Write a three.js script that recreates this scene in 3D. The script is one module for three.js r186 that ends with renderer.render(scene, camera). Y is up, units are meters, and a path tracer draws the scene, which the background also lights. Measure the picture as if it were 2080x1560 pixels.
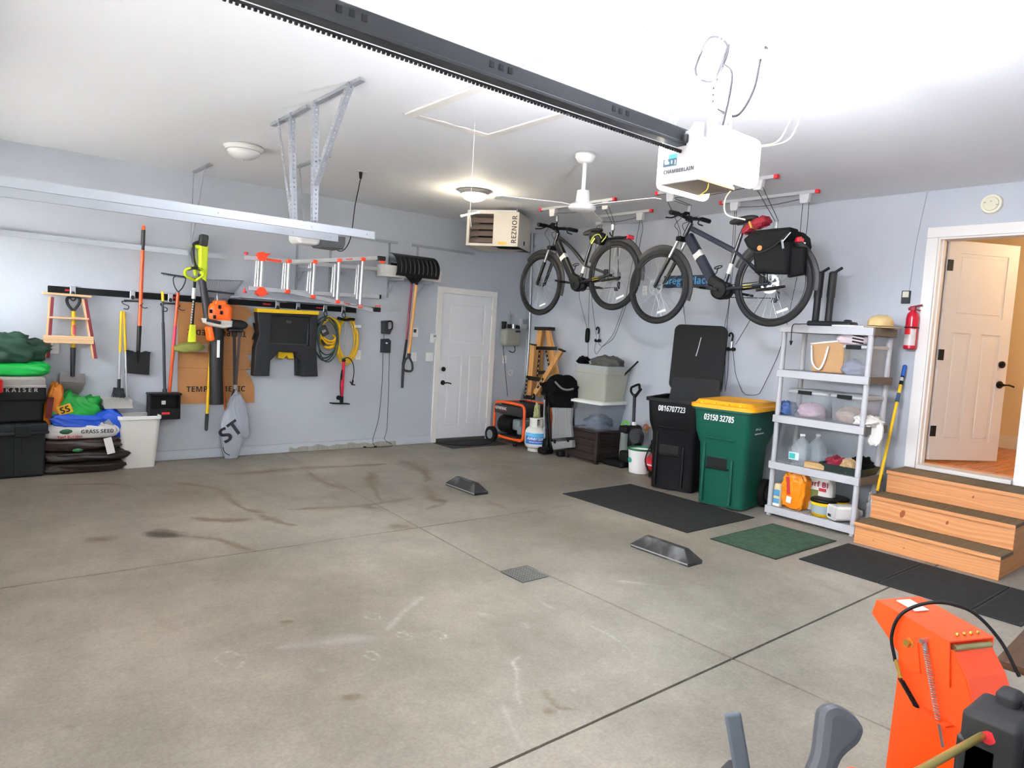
import * as THREE from 'three';
import { RoundedBoxGeometry } from 'three/addons/geometries/RoundedBoxGeometry.js';
import { mergeGeometries, mergeVertices, toCreasedNormals } from 'three/addons/utils/BufferGeometryUtils.js';
import { ImprovedNoise } from 'three/addons/math/ImprovedNoise.js';
import { FontLoader } from 'three/addons/loaders/FontLoader.js';
import { TextGeometry } from 'three/addons/geometries/TextGeometry.js';
import { RectAreaLightUniformsLib } from 'three/addons/lights/RectAreaLightUniformsLib.js';

// ---------- camera, sky, exposure ----------
// x runs along the tool wall (the corner is x = 0), z comes out of it towards the photographer, y is up
const scene = new THREE.Scene();
const camera = new THREE.PerspectiveCamera(57.56, 2080 / 1560, 0.05, 100);
camera.position.set(-6.976, 1.626, 8.18);
camera.rotation.set(-0.0758, -0.6897, 0.0587, 'YXZ');
scene.background = new THREE.Color(0.93, 0.97, 1.0);          // even overcast sky, seen only through the garage door windows
scene.backgroundIntensity = 38;
const sun = new THREE.DirectionalLight('#fffaf4', 1400);                 // behind the house: it lights the driveway, which throws light up through the windows
sun.position.set(-3.5, 24, 26); sun.target.position.set(-8, 0, 4); sun.castShadow = true; Object.assign(sun.shadow.camera, { left: -25, right: 25, top: 25, bottom: -25, far: 90 }); scene.add(sun, sun.target);
const renderer = new THREE.WebGLRenderer({ antialias: true });
renderer.toneMapping = THREE.LinearToneMapping;
renderer.toneMappingExposure = 1.18;
renderer.shadowMap.enabled = true;
RectAreaLightUniformsLib.init();
const H = 3.113, WEST = -7.5, SOUTH = 9.3;                      // ceiling height, garage door wall, wall behind the camera
const LAMP = { opener: 12.5, dome: 3, hall: 4.5 };                   // candela of the three lit lamps

// ---------- helpers ----------
let seed = 7;
const rnd = () => { seed = (seed + 0x6d2b79f5) | 0; let t = Math.imul(seed ^ (seed >>> 15), 1 | seed); t = (t + Math.imul(t ^ (t >>> 7), 61 | t)) ^ t; return ((t ^ (t >>> 14)) >>> 0) / 4294967296; };
const rr = (a, b) => a + (b - a) * rnd();
const perlin = new ImprovedNoise();
const V = (a) => new THREE.Vector3(a[0], a[1], a[2]);
const font = await new FontLoader().loadAsync('fonts/droid/droid_sans_bold.typeface.json');
const PI = Math.PI;

function mat(color, roughness = 0.6, o = {}) { return new THREE.MeshPhysicalMaterial({ color, roughness, ...o }); }
function canvasTex(w, h, draw, srgb = true) {
  const c = document.createElement('canvas'); c.width = w; c.height = h;
  draw(c.getContext('2d'), w, h);
  const t = new THREE.CanvasTexture(c);
  if (srgb) t.colorSpace = THREE.SRGBColorSpace;
  t.wrapS = t.wrapT = THREE.RepeatWrapping; t.magFilter = THREE.LinearFilter;
  return t;
}
// seamless value noise in 0..1, octaves of it
function noiseTex(n, cells, octaves, map, srgb = true, stretch = 1) {
  const acc = new Float32Array(n * n); let amp = 1, tot = 0;
  for (let o = 0; o < octaves; o++) {
    const cx = cells << o, cyy = Math.max(1, Math.round(cx * stretch)), g = new Float32Array(cx * cyy).map(() => rnd());
    for (let y = 0; y < n; y++) for (let x = 0; x < n; x++) {
      const fx = x / n * cx, fy = y / n * cyy, ix = Math.floor(fx), iy = Math.floor(fy);
      let u = fx - ix, v = fy - iy; u = u * u * (3 - 2 * u); v = v * v * (3 - 2 * v);
      const x1 = (ix + 1) % cx, y1 = (iy + 1) % cyy;
      acc[y * n + x] += amp * ((g[iy * cx + ix] * (1 - u) + g[iy * cx + x1] * u) * (1 - v) + (g[y1 * cx + ix] * (1 - u) + g[y1 * cx + x1] * u) * v);
    }
    tot += amp; amp *= 0.55;
  }
  const d = new Uint8Array(n * n * 4);
  for (let i = 0; i < n * n; i++) { const c = map(acc[i] / tot, i); d[4 * i] = c[0]; d[4 * i + 1] = c[1]; d[4 * i + 2] = c[2]; d[4 * i + 3] = 255; }
  const t = new THREE.DataTexture(d, n, n); t.wrapS = t.wrapT = THREE.RepeatWrapping; t.magFilter = THREE.LinearFilter; t.minFilter = THREE.LinearFilter;
  if (srgb) t.colorSpace = THREE.SRGBColorSpace;
  t.needsUpdate = true; return t;
}
const grey = (k) => [k, k, k];
const mixc = (a, b, k) => a.map((v, i) => v + (b[i] - v) * k);

// geometries
const move = (g, x, y, z) => g.translate(x, y, z);
function bx(w, h, d, [x, y, z] = [0, 0, 0], r = 0, s = 2) {
  const g = r ? new RoundedBoxGeometry(w, h, d, s, Math.min(r, w / 2.01, h / 2.01, d / 2.01)) : new THREE.BoxGeometry(w, h, d);
  return g.translate(x, y, z);
}
function box2(a, b, r = 0) { return bx(Math.abs(b[0] - a[0]), Math.abs(b[1] - a[1]), Math.abs(b[2] - a[2]), [(a[0] + b[0]) / 2, (a[1] + b[1]) / 2, (a[2] + b[2]) / 2], r); }
function cyl(r0, r1, h, [x, y, z] = [0, 0, 0], seg = 20) { return new THREE.CylinderGeometry(r1, r0, h, seg).translate(x, y, z); }
function sph(r, [x, y, z] = [0, 0, 0], s = [1, 1, 1], n = 16) { return new THREE.SphereGeometry(r, n, Math.ceil(n * 0.7)).scale(...s).translate(x, y, z); }
function frame(g, p, q, n = [0, 0, 1]) {                            // g is built along +y from 0 to |pq|; its +z faces n
  const P = V(p), y = V(q).sub(P).normalize(); let z = V(n); z.addScaledVector(y, -z.dot(y));
  if (z.lengthSq() < 1e-8) { z = new THREE.Vector3(1, 0, 0); z.addScaledVector(y, -z.dot(y)); }
  z.normalize(); const x = new THREE.Vector3().crossVectors(y, z);
  return g.applyMatrix4(new THREE.Matrix4().makeBasis(x, y, z).setPosition(P));
}
const dist = (p, q) => V(p).distanceTo(V(q));
function rod(p, q, r, r2 = r, seg = 10) { const l = dist(p, q); return frame(new THREE.CylinderGeometry(r2, r, l, seg).translate(0, l / 2, 0), p, q); }
function bar(p, q, w, t, n = [0, 0, 1], r = 0) { const l = dist(p, q); return frame(bx(w, l, t, [0, l / 2, 0], r), p, q, n); }
function tube(pts, r, { seg = pts.length * 6, rs = 8, closed = false, tension = 0.5 } = {}) {
  return new THREE.TubeGeometry(new THREE.CatmullRomCurve3(pts.map(V), closed, 'catmullrom', tension), seg, r, rs, closed);
}
function lathe(profile, [x, y, z] = [0, 0, 0], seg = 28) { return new THREE.LatheGeometry(profile.map(([a, b]) => new THREE.Vector2(a, b)), seg).translate(x, y, z); }
function poly(pts, holes = []) {
  const s = new THREE.Shape(pts.map(([a, b]) => new THREE.Vector2(a, b)));
  for (const h of holes) s.holes.push(!Array.isArray(h) ? h : new THREE.Path(h.map(([a, b]) => new THREE.Vector2(a, b))));
  return s;
}
function circle(x, y, r) { const p = new THREE.Path(); p.absarc(x, y, r, 0, PI * 2, true); return p; }
function ext(shape, depth, bevel = 0, seg = 8) {
  if (Array.isArray(shape)) shape = poly(shape);
  return new THREE.ExtrudeGeometry(shape, { depth: depth - 2 * bevel, bevelEnabled: bevel > 0, bevelThickness: bevel, bevelSize: bevel, bevelOffset: -bevel, bevelSegments: 2, curveSegments: seg }).translate(0, 0, bevel);
}
// an outline given as points on the tool wall (x, y), standing out from z0 by t
function slab(pts, z0, t, bevel = 0, holes = []) { return ext(poly(pts.map((p) => [p[0], p[1]]), holes), t, bevel).translate(0, 0, z0); }
// an outline given as points on the right wall (z, y), between x0 and x0 + t
function slabR(pts, x0, t, bevel = 0, holes = []) { return ext(poly(pts.map((p) => [-p[2], p[1]]), holes), t, bevel).rotateY(PI / 2).translate(x0, 0, 0); }
function text(str, size, depth = 0.0015) {
  const g = new TextGeometry(str, { font, size, depth, curveSegments: 3, bevelEnabled: false }); g.computeBoundingBox();
  const b = g.boundingBox; return g.translate(-(b.min.x + b.max.x) / 2, -(b.min.y + b.max.y) / 2, 0);
}
// soft bulging shapes: a superellipsoid pillow with folds
function pillow(w, h, d, { n = 24, fold = 0.02, f = 9, s = 1, e = 0.45, flat = 0 } = {}) {
  const g = new THREE.SphereGeometry(1, n * 2, n), p = g.attributes.position, pw = (v, k) => Math.sign(v) * Math.abs(v) ** k;
  for (let i = 0; i < p.count; i++) {
    let x = pw(p.getX(i), e), y = p.getY(i), z = pw(p.getZ(i), e);
    y = pw(y, 0.8);
    const k = 1 + fold * 8 * perlin.noise(x * f * 0.35 + s * 7.3, y * f * 0.3, z * f * 0.35 + s) + fold * 4 * perlin.noise(x * f + s, y * f * 0.7 + s * 3.1, z * f);
    x *= k; z *= k; y *= 1 + fold * 9 * perlin.noise(x * f * 0.4 + s * 2, s, z * f * 0.4) + fold * 5 * perlin.noise(x * f * 1.3, y * 2 + s, z * f * 1.3);
    if (flat && y < -flat) y = -flat;
    p.setXYZ(i, x * w / 2, y * h / 2, z * d / 2);
  }
  const m = mergeVertices(g, 1e-4); m.deleteAttribute('normal'); m.computeVertexNormals(); return m;
}
// a cloth draped in a heap
function heap(w, h, d, s, { n = 26, rough = 0.3 } = {}) {
  const g = new THREE.SphereGeometry(1, n * 2, n), p = g.attributes.position;
  for (let i = 0; i < p.count; i++) {
    const x = p.getX(i), y = p.getY(i), z = p.getZ(i);
    const k = 1 + rough * perlin.noise(x * 2 + s, y * 2.2, z * 2 + s * 3) + rough * 0.7 * Math.abs(perlin.noise(x * 5 + s, y * 5, z * 5)) + rough * 0.3 * perlin.noise(x * 11, y * 11 + s, z * 11);
    p.setXYZ(i, x * k * w / 2, Math.max(0, (y * k * 0.5 + 0.35) * h), z * k * d / 2);
  }
  const m = mergeVertices(g, 1e-4); m.deleteAttribute('normal'); m.computeVertexNormals(); return m;
}
const R3 = (g, x = 0, y = 0, z = 0) => { if (x) g.rotateX(x); if (y) g.rotateY(y); if (z) g.rotateZ(z); return g; };

function plain(g) {
  let n = g.index ? g.toNonIndexed() : g;
  for (const k of Object.keys(n.attributes)) if (!['position', 'normal', 'uv'].includes(k)) n.deleteAttribute(k);
  if (!n.attributes.normal) n.computeVertexNormals();
  if (!n.attributes.uv) n.setAttribute('uv', new THREE.Float32BufferAttribute(new Float32Array(n.attributes.position.count * 2), 2));
  return n;
}
function metreUV(g, swap) {                                        // uv in metres from the side that a face looks to
  const p = g.attributes.position, n = g.attributes.normal, u = g.attributes.uv;
  for (let i = 0; i < p.count; i++) {
    const ax = Math.abs(n.getX(i)), ay = Math.abs(n.getY(i)), az = Math.abs(n.getZ(i));
    const a = ay >= ax && ay >= az ? [p.getX(i), p.getZ(i)] : ax >= az ? [p.getZ(i), p.getY(i)] : [p.getX(i), p.getY(i)];
    if (swap) u.setXY(i, a[1], a[0]); else u.setXY(i, a[0], a[1]);
  }
}
const taken = {};
function numbered(name) { const k = taken[name] = (taken[name] ?? -1) + 1; return k ? name + '_' + String(k).padStart(3, '0') : name; }
function mesh(name, geoms, m, parent, o = {}) {
  const list = (Array.isArray(geoms) ? geoms : [geoms]).map(plain), g = list.length > 1 ? mergeGeometries(list) : list[0];
  if (m.userData.metres) metreUV(g, m.userData.swap);
  const r = new THREE.Mesh(g, m); r.name = parent ? name : numbered(name); r.castShadow = r.receiveShadow = true;
  if (o.label) r.userData.label = o.label;
  (parent ?? scene).add(r); return r;
}
function thing(name, label, category, group) {
  const o = new THREE.Group(); o.name = numbered(name); o.userData = { label, category }; if (group) o.userData.group = group;
  scene.add(o); return o;
}
function single(name, label, category, geoms, m, group) {
  const r = mesh(name, geoms, m); r.userData = { label, category }; if (group) r.userData.group = group; return r;
}
function struct(name, label, category, geoms, m) {
  const r = geoms ? mesh(name, geoms, m) : new THREE.Group(); if (!geoms) { r.name = numbered(name); scene.add(r); }
  r.userData = { kind: 'structure', label, category }; return r;
}
// moves the origin of every thing built in room coordinates to the middle of its base
function settle() {
  for (const o of scene.children) {
    if (o.isLight || o.isCamera || o.userData.kind === 'structure' || o.position.lengthSq() > 0 || (!o.isMesh && !o.isGroup)) continue;
    o.updateMatrixWorld(true);
    const b = new THREE.Box3().setFromObject(o, true), c = b.getCenter(new THREE.Vector3()); c.y = b.min.y;
    if (o.isMesh) { o.geometry.translate(-c.x, -c.y, -c.z); for (const k of o.children) k.position.sub(c); } else for (const k of o.children) k.position.sub(c);
    o.position.copy(c);
  }
}
// flat print on a thin card; w x h in metres, drawn on a canvas
function card(name, w, h, px, draw, parent, place, m = {}) {
  const t = canvasTex(Math.round(w * px), Math.round(h * px), draw), g = new THREE.PlaneGeometry(w, h); place(g);
  const r = new THREE.Mesh(g, new THREE.MeshPhysicalMaterial({ map: t, roughness: 0.6, ...m })); r.name = name; r.castShadow = r.receiveShadow = true; parent.add(r); return r;
}

// ---------- shared materials ----------
const wallBump = noiseTex(256, 16, 4, (k) => grey(k * 255), false);
wallBump.repeat.set(0.8, 0.8);
const wallMap = noiseTex(512, 4, 5, (k) => mixc([185, 190, 199], [193, 198, 207], k));
wallMap.repeat.set(0.35, 0.35);
const M = {
  wall: mat('#ffffff', 0.62, { map: wallMap, bumpMap: wallBump, bumpScale: 0.0015 }),
  ceiling: mat('#f5f7fb', 0.75, { bumpMap: wallBump, bumpScale: 0.002 }),
  trim: mat('#efece8', 0.42), doorWhite: mat('#e9eaee', 0.4),
  black: mat('#0b0c0d', 0.55, { specularIntensity: 0.6 }), blackGloss: mat('#0a0b0c', 0.3), rubber: mat('#161617', 0.85, { specularIntensity: 0.5 }), darkGrey: mat('#26282b', 0.55), cloth: mat('#0a0a0d', 0.95, { specularIntensity: 0.3 }),
  galv: mat('#c3c8cc', 0.34, { metalness: 0.95 }), steel: mat('#b9bcc0', 0.28, { metalness: 0.95 }), alu: mat('#e3e4e6', 0.33, { metalness: 0.8 }), darkSteel: mat('#3a3c40', 0.38, { metalness: 0.7 }),
  white: mat('#f1f1ef', 0.5), offwhite: mat('#e4e2dc', 0.55), yellow: mat('#f6c90a', 0.45), red: mat('#d8232a', 0.4), orange: mat('#ff5a12', 0.4), lime: mat('#cfe01c', 0.45),
  blueGrey: mat('#8f99a6', 0.6), plate: mat('#eeeeec', 0.4), brass: mat('#c9a24a', 0.35, { metalness: 0.8 }), greyPlastic: mat('#8b8f94', 0.55),
};
for (const k of ['wall', 'ceiling']) M[k].userData.metres = true;
const woodMap = (a, b, knots = 0, n = 512) => {
  const t = noiseTex(n, 3, 5, (k) => mixc(a, b, Math.min(1, Math.max(0, (Math.sin(k * 34) * 0.22 + k)))), true, 0.06 * 16);
  return t;
};
function wood(a, b, rough = 0.6, along = 'x', scale = 1) {              // grain runs along u (or v)
  const n = 512, nb = 48, g = Array.from({ length: nb }, () => rnd()), d = new Uint8Array(n * n * 4), ph = rr(0, 50);
  for (let y = 0; y < n; y++) for (let x = 0; x < n; x++) {
    const [u, v] = along === 'x' ? [x / n, y / n] : [y / n, x / n];
    const warp = perlin.noise(Math.cos(u * PI * 2) * 0.7 + ph, Math.sin(u * PI * 2) * 0.7, v * 2.2) * 0.09;
    const w = ((v + warp) % 1 + 1) % 1, f = w * nb, i = Math.floor(f) % nb, t = f - Math.floor(f), k = g[i] * (1 - t) + g[(i + 1) % nb] * t;
    const fine = perlin.noise(Math.cos(u * PI * 2) * 2 + ph, Math.sin(u * PI * 2) * 2, v * 160) * 0.28;
    const c = mixc(a, b, Math.min(1, Math.max(0, k * 0.8 + fine + 0.1))), o = 4 * (y * n + x);
    d[o] = c[0]; d[o + 1] = c[1]; d[o + 2] = c[2]; d[o + 3] = 255;
  }
  const t = new THREE.DataTexture(d, n, n); t.wrapS = t.wrapT = THREE.RepeatWrapping; t.magFilter = t.minFilter = THREE.LinearFilter; t.colorSpace = THREE.SRGBColorSpace; t.needsUpdate = true;
  t.repeat.set(scale * (along === 'x' ? 0.6 : 3), scale * (along === 'x' ? 3 : 0.6));
  const m = mat('#ffffff', rough, { map: t }); m.userData.metres = true; return m;
}
// rounded rectangle rings stacked into a hollow or solid shell; each ring {y, w, d, r, x, z}
function loft(rings, caps = true, n = 5) {
  const loop = ({ w, d, r = 0.03, x = 0, z = 0, y }) => {
    const o = [], a = w / 2 - r, b = d / 2 - r;
    for (const [sx, sz, t] of [[1, 1, 0], [-1, 1, 1], [-1, -1, 2], [1, -1, 3]]) for (let k = 0; k <= n; k++) { const q = (t + k / n) * PI / 2; o.push([x + sx * a + r * Math.cos(q), y, z + sz * b + r * Math.sin(q)]); }
    return o;
  };
  const L = rings.map(loop), m = L[0].length, pos = [];
  const tri = (a, b, c) => pos.push(...a, ...b, ...c);
  for (let i = 0; i + 1 < L.length; i++) for (let k = 0; k < m; k++) { const j = (k + 1) % m; tri(L[i][k], L[i + 1][k], L[i + 1][j]); tri(L[i][k], L[i + 1][j], L[i][j]); }
  const cap = (l, up) => { const c = [0, 1, 2].map((i) => l.reduce((s, p) => s + p[i], 0) / m); for (let k = 0; k < m; k++) { const j = (k + 1) % m; up ? tri(c, l[j], l[k]) : tri(c, l[k], l[j]); } };
  if (caps) { cap(L[0], false); cap(L[L.length - 1], true); }
  const g = new THREE.BufferGeometry(); g.setAttribute('position', new THREE.Float32BufferAttribute(pos, 3));
  const u = []; for (let i = 0; i < pos.length; i += 3) u.push(pos[i] + pos[i + 2], pos[i + 1]); g.setAttribute('uv', new THREE.Float32BufferAttribute(u, 2));
  return toCreasedNormals(g, 0.6);
}

// ---------- the room ----------
// concrete floor: one colour map for the whole floor (uv = room metres / 10), with its stains where they lie
const floorMap = canvasTex(2048, 2048, (c, w) => {
  const S = w / 10, im = c.createImageData(w, w), d = im.data;
  const N = (x, z, f, o) => perlin.noise(x * f + o, z * f - o, o * 1.7);
  for (let j = 0; j < w; j++) for (let i = 0; i < w; i++) {
    const x = i / S, z = 10 - j / S;                                  // x is distance from the right wall
    const a = N(x, z, 0.55, 3) * 0.5 + N(x, z, 1.6, 9) * 0.28 + N(x, z, 5, 2) * 0.16 + N(x, z, 17, 5) * 0.1, g = N(x, z, 60, 4) * 9 + (rnd() - 0.5) * 12;
    const k = 0.5 + a * 1.15, q = N(x, z, 0.4, 21) * 0.5 + 0.5;
    const base = mixc(mixc([118, 109, 95], [170, 158, 141], k), mixc([114, 111, 103], [164, 159, 149], k), q), o = 4 * (j * w + i);
    d[o] = base[0] + g; d[o + 1] = base[1] + g; d[o + 2] = base[2] + g * 0.9; d[o + 3] = 255;
  }
  c.putImageData(im, 0, 0);
  const X = (p) => -p[0] * S, Y = (p) => (10 - p[2]) * S;
  const br = '104,88,66', dk = '60,54,46', wh = '214,212,208';
  const run = (pts, width, col, al) => {                              // a dried run of dirty water, made of ragged dabs, wide and faint under narrow and dark
    const curve = new THREE.CatmullRomCurve3(pts.map((p) => new THREE.Vector3(X(p), Y(p), 0))), n = Math.ceil(curve.getLength() / 2), o = rr(0, 99), wht = col === wh;
    for (const [wk, ak] of [[1.7, 0.22], [1, 0.4], [0.5, 0.5]]) for (let k = 0; k <= n; k++) {
      const t = k / n, q = curve.getPoint(t), b = Math.min(1, t * 6 + 0.25, (1 - t) * 6 + 0.25) * (0.75 + 0.9 * perlin.noise(t * n * 0.02, o, wk)), r = Math.max(0.6, width * 1.3 * S * wk * b * rr(0.5, 0.9));
      const side = perlin.noise(t * n * 0.03, o * 2, 1) * width * S * 0.9;
      c.fillStyle = `rgba(${col},${Math.max(0.02, al * (wht ? 0.75 : 2.5) * ak * rr(0.4, 1))})`; c.beginPath(); c.ellipse(q.x + side + rr(-1, 1) * r * 0.6, q.y + side * 0.5 + rr(-1, 1) * r * 0.6, r, r * rr(0.4, 1), rr(0, 3), 0, 7); c.fill();
    }
  };
  run([[-5.237, 0, 1.116], [-5.086, 0, 1.299], [-4.969, 0, 1.508], [-4.998, 0, 2.026], [-4.978, 0, 2.349], [-4.91, 0, 2.506]], 0.05, br, 0.16);
  run([[-4.925, 0, 2.549], [-4.9, 0, 2.808], [-4.808, 0, 2.981]], 0.06, br, 0.15);
  run([[-5.423, 0, 2.411], [-5.309, 0, 2.534], [-5.187, 0, 2.628], [-5.037, 0, 2.641]], 0.06, br, 0.14);
  run([[-5.768, 0, 2.694], [-5.715, 0, 2.75], [-5.62, 0, 2.841]], 0.045, dk, 0.3);
  run([[-5.617, 0, 2.829], [-5.421, 0, 3.043], [-5.349, 0, 3.252], [-5.248, 0, 3.457]], 0.04, br, 0.15);
  run([[-6.192, 0, 2.627], [-6.071, 0, 2.718]], 0.07, br, 0.12);
  run([[-6.563, 0, 0.769], [-6.024, 0, 0.848], [-5.66, 0, 1.037], [-5.552, 0, 1.506]], 0.04, br, 0.1);
  run([[-4.761, 0, 0.965], [-4.314, 0, 0.975], [-3.821, 0, 0.961], [-3.333, 0, 1.047], [-2.918, 0, 1.095]], 0.07, br, 0.1);
  run([[-3.919, 0, 1.061], [-3.976, 0, 1.686], [-3.931, 0, 2.034]], 0.04, br, 0.13);
  run([[-3.319, 0, 1.317], [-3.479, 0, 1.786], [-3.725, 0, 2.265], [-3.852, 0, 2.623]], 0.05, br, 0.13);
  run([[-2.679, 0, 0.968], [-2.719, 0, 1.423], [-2.834, 0, 1.833], [-3.035, 0, 2.111]], 0.06, br, 0.16);
  run([[-3.11, 0, 2.201], [-3.325, 0, 2.672], [-3.324, 0, 2.84], [-3.609, 0, 3.033]], 0.06, br, 0.12);
  run([[-3.376, 0, 2.794], [-3.303, 0, 2.85]], 0.05, dk, 0.16);
  run([[-4.695, 0, 2.49], [-4.422, 0, 2.572], [-4.131, 0, 2.642], [-3.792, 0, 2.653], [-3.513, 0, 2.624]], 0.05, br, 0.12);
  run([[-4.051, 0, 2.719], [-3.952, 0, 2.806]], 0.07, dk, 0.07);
  run([[-4.147, 0, 3.326], [-4.057, 0, 3.405]], 0.06, br, 0.16);
  run([[-2.929, 0, 2.969], [-2.946, 0, 3.364]], 0.03, br, 0.12);
  run([[-5.552, 0, 4.646], [-5.501, 0, 4.67]], 0.025, br, 0.35);
  run([[-5.61, 0, 5.504], [-5.564, 0, 5.534]], 0.035, br, 0.22);
  run([[-6.591, 0, 5.135], [-6.574, 0, 5.154]], 0.03, br, 0.14);
  run([[-4.829, 0, 5.946], [-4.868, 0, 6.023], [-4.878, 0, 6.104], [-4.816, 0, 6.163]], 0.018, br, 0.22);
  run([[-4.963, 0, 6.086], [-4.915, 0, 6.112]], 0.03, br, 0.16);
  // lime and salt: rings and pale runs
  const ring = (p, a, b, alpha) => { for (let k = 0; k < 90; k++) { const t = rr(0, 6.3), e = 0.95 + 0.35 * perlin.noise(t * 1.3, a * 90, 3) + rr(-0.12, 0.12); c.fillStyle = `rgba(${wh},${alpha * 0.42 * rnd() * (0.55 + perlin.noise(t * 2, b * 70, 9))})`; c.beginPath(); c.arc(X(p) + Math.cos(t) * a * S * e, Y(p) + Math.sin(t) * b * S * e, rr(0.5, 2.4), 0, 7); c.fill(); } };
  ring([-5.904, 0, 4.925], 0.06, 0.09, 0.6); ring([-5.112, 0, 4.824], 0.04, 0.05, 0.4); ring([-5.089, 0, 5.131], 0.03, 0.05, 0.45); ring([-5.333, 0, 5.239], 0.03, 0.05, 0.4); ring([-4.93, 0, 5.216], 0.03, 0.05, 0.4);
  run([[-4.745, 0, 4.71], [-4.877, 0, 4.788], [-5.039, 0, 4.93], [-5.16, 0, 5.039]], 0.05, wh, 0.13);
  run([[-5.21, 0, 5.077], [-5.392, 0, 4.997], [-5.559, 0, 4.958], [-5.69, 0, 4.908]], 0.05, wh, 0.07);
  run([[-4.098, 0, 5.029], [-4.164, 0, 5.172], [-4.153, 0, 5.291]], 0.03, wh, 0.12);
  run([[-4.439, 0, 5.336], [-4.465, 0, 5.396]], 0.018, wh, 0.25);
  run([[-4.701, 0, 5.626], [-4.798, 0, 5.658], [-4.825, 0, 5.729], [-4.936, 0, 5.877], [-5.036, 0, 6.056]], 0.016, wh, 0.28);
  run([[-5.075, 0, 5.936], [-5.145, 0, 6.074], [-5.213, 0, 6.234]], 0.03, wh, 0.13);
  run([[-4.139, 0, 5.543], [-4.136, 0, 5.709], [-4.191, 0, 5.915]], 0.014, wh, 0.2);
  run([[-3.47, 0, 5.147], [-3.379, 0, 5.232], [-3.23, 0, 5.442]], 0.018, wh, 0.2);
  run([[-3.53, 0, 5.852], [-3.498, 0, 6.014]], 0.014, wh, 0.18);
  run([[-4.599, 0, 5.087], [-4.531, 0, 5.161]], 0.02, wh, 0.14);
  for (let k = 0; k < 26; k++) { const p = [rr(-5.6, -4.2), 0, rr(5.2, 6.4)]; run([p, [p[0] + rr(-.03, .03), 0, p[2] + rr(-.03, .03)]], rr(0.006, 0.02), wh, 0.2); }
});
const floorRough = noiseTex(512, 6, 5, (k) => grey(105 + k * 120), false); floorRough.repeat.set(0.5, 0.5);
M.floor = mat('#ffffff', 0.5, { map: floorMap, specularIntensity: 1 });
M.floor.userData.floor = true;
M.joint = mat('#1d1915', 0.95);
const floor = struct('floor', 'bare stained concrete garage floor cut by control joints', 'floor');
mesh('sub_base', bx(8.2, 0.1, 10.4, [-3.6, -0.073, 4.6]), M.joint, floor);
// joint lines: two run from the tool wall to the camera and meet the drain, two cross them
const jA0 = [-3.77, 0, 0], jA1 = [-4.04, 0, 4.61], jA2 = [-3.8, 0, 4.85], jA3 = [-3.775, 0, SOUTH], zB = (x) => 3.399 + (x - -6.708) * (3.511 - 3.399) / (-2.372 - -6.708), zC = (x) => 6.267 + (x - -5.384) * (6.228 - 6.267) / (-1.982 - -5.384);
const xA = (z) => (z < 4.7 ? jA0[0] + (jA1[0] - jA0[0]) * z / jA1[2] : jA2[0] + (jA3[0] - jA2[0]) * (z - jA2[2]) / (SOUTH - jA2[2]));
{
  const j = 0.007, W0 = WEST - 0.2, E0 = 0.05, zb = zB(-3.95), zc = zC(-3.79);
  const cell = (pts) => {
    const g = ext(poly(pts.map(([x, z]) => [x, -z])), 0.022, 0.0015).rotateX(-PI / 2).translate(0, -0.022, 0), p = g.attributes.position, u = g.attributes.uv;
    for (let i = 0; i < p.count; i++) u.setXY(i, -p.getX(i) / 10, p.getZ(i) / 10);
    return g;
  };
  const slabs = [
    [[W0, -0.05], [xA(0) - j, -0.05], [xA(zb) - j, zB(xA(zb)) - j], [W0, zB(W0) - j]],
    [[xA(0) + j, -0.05], [E0, -0.05], [E0, zB(E0) - j], [xA(zb) + j, zB(xA(zb)) - j]],
    [[W0, zB(W0) + j], [xA(zb) - j, zB(xA(zb)) + j], [jA1[0] - j, jA1[2]], [jA1[0] - j, jA2[2] + j], [jA2[0] - j, jA2[2] + j], [xA(zc) - j, zC(xA(zc)) - j], [W0, zC(W0) - j]],
    [[xA(zb) + j, zB(xA(zb)) + j], [E0, zB(E0) + j], [E0, zC(E0) - j], [xA(zc) + j, zC(xA(zc)) - j], [jA2[0] + j, jA2[2]], [jA2[0] + j, jA1[2] - j], [jA1[0] + j, jA1[2] - j]],
    [[W0, zC(W0) + j], [xA(zc) - j, zC(xA(zc)) + j], [xA(SOUTH) - j, SOUTH + 0.05], [W0, SOUTH + 0.05]],
    [[xA(zc) + j, zC(xA(zc)) + j], [E0, zC(E0) + j], [E0, SOUTH + 0.05], [xA(SOUTH) + j, SOUTH + 0.05]],
  ];
  for (const s of slabs) mesh('concrete_slab', cell(s), M.floor, floor);
}
// ceiling and walls, all with thickness
struct('ceiling', 'smooth white painted garage ceiling', 'ceiling', bx(8.2, 0.15, 10.2, [-3.55, H + 0.075, 4.6]), M.ceiling);
struct('wall_left', 'pale blue grey painted wall hung with tools', 'wall', box2([WEST - 0.2, -0.1, -0.16], [0.16, H, 0]), M.wall);
M.curb = mat('#ffffff', 0.7, { map: canvasTex(1024, 64, (c, w, h) => {
  c.fillStyle = '#c3c9d2'; c.fillRect(0, 0, w, h);
  for (let i = 0; i < 500; i++) { c.fillStyle = `rgba(150,146,136,${rr(0.02, 0.1)})`; c.beginPath(); c.ellipse(rr(0, w), h - rr(0, 14), rr(1, 9), rr(1, 4), 0, 0, 7); c.fill(); }
  for (let x = 520; x < 720; x += 1.5) { const t = h * (0.42 + 0.3 * perlin.noise(x * 0.05, 1, 2) + 0.1 * perlin.noise(x * 0.3, 4, 2)); c.fillStyle = `rgba(150,146,132,${rr(0.5, 0.95)})`; c.fillRect(x, t, 2, h); }   // paint flaked off the concrete
}) });
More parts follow.
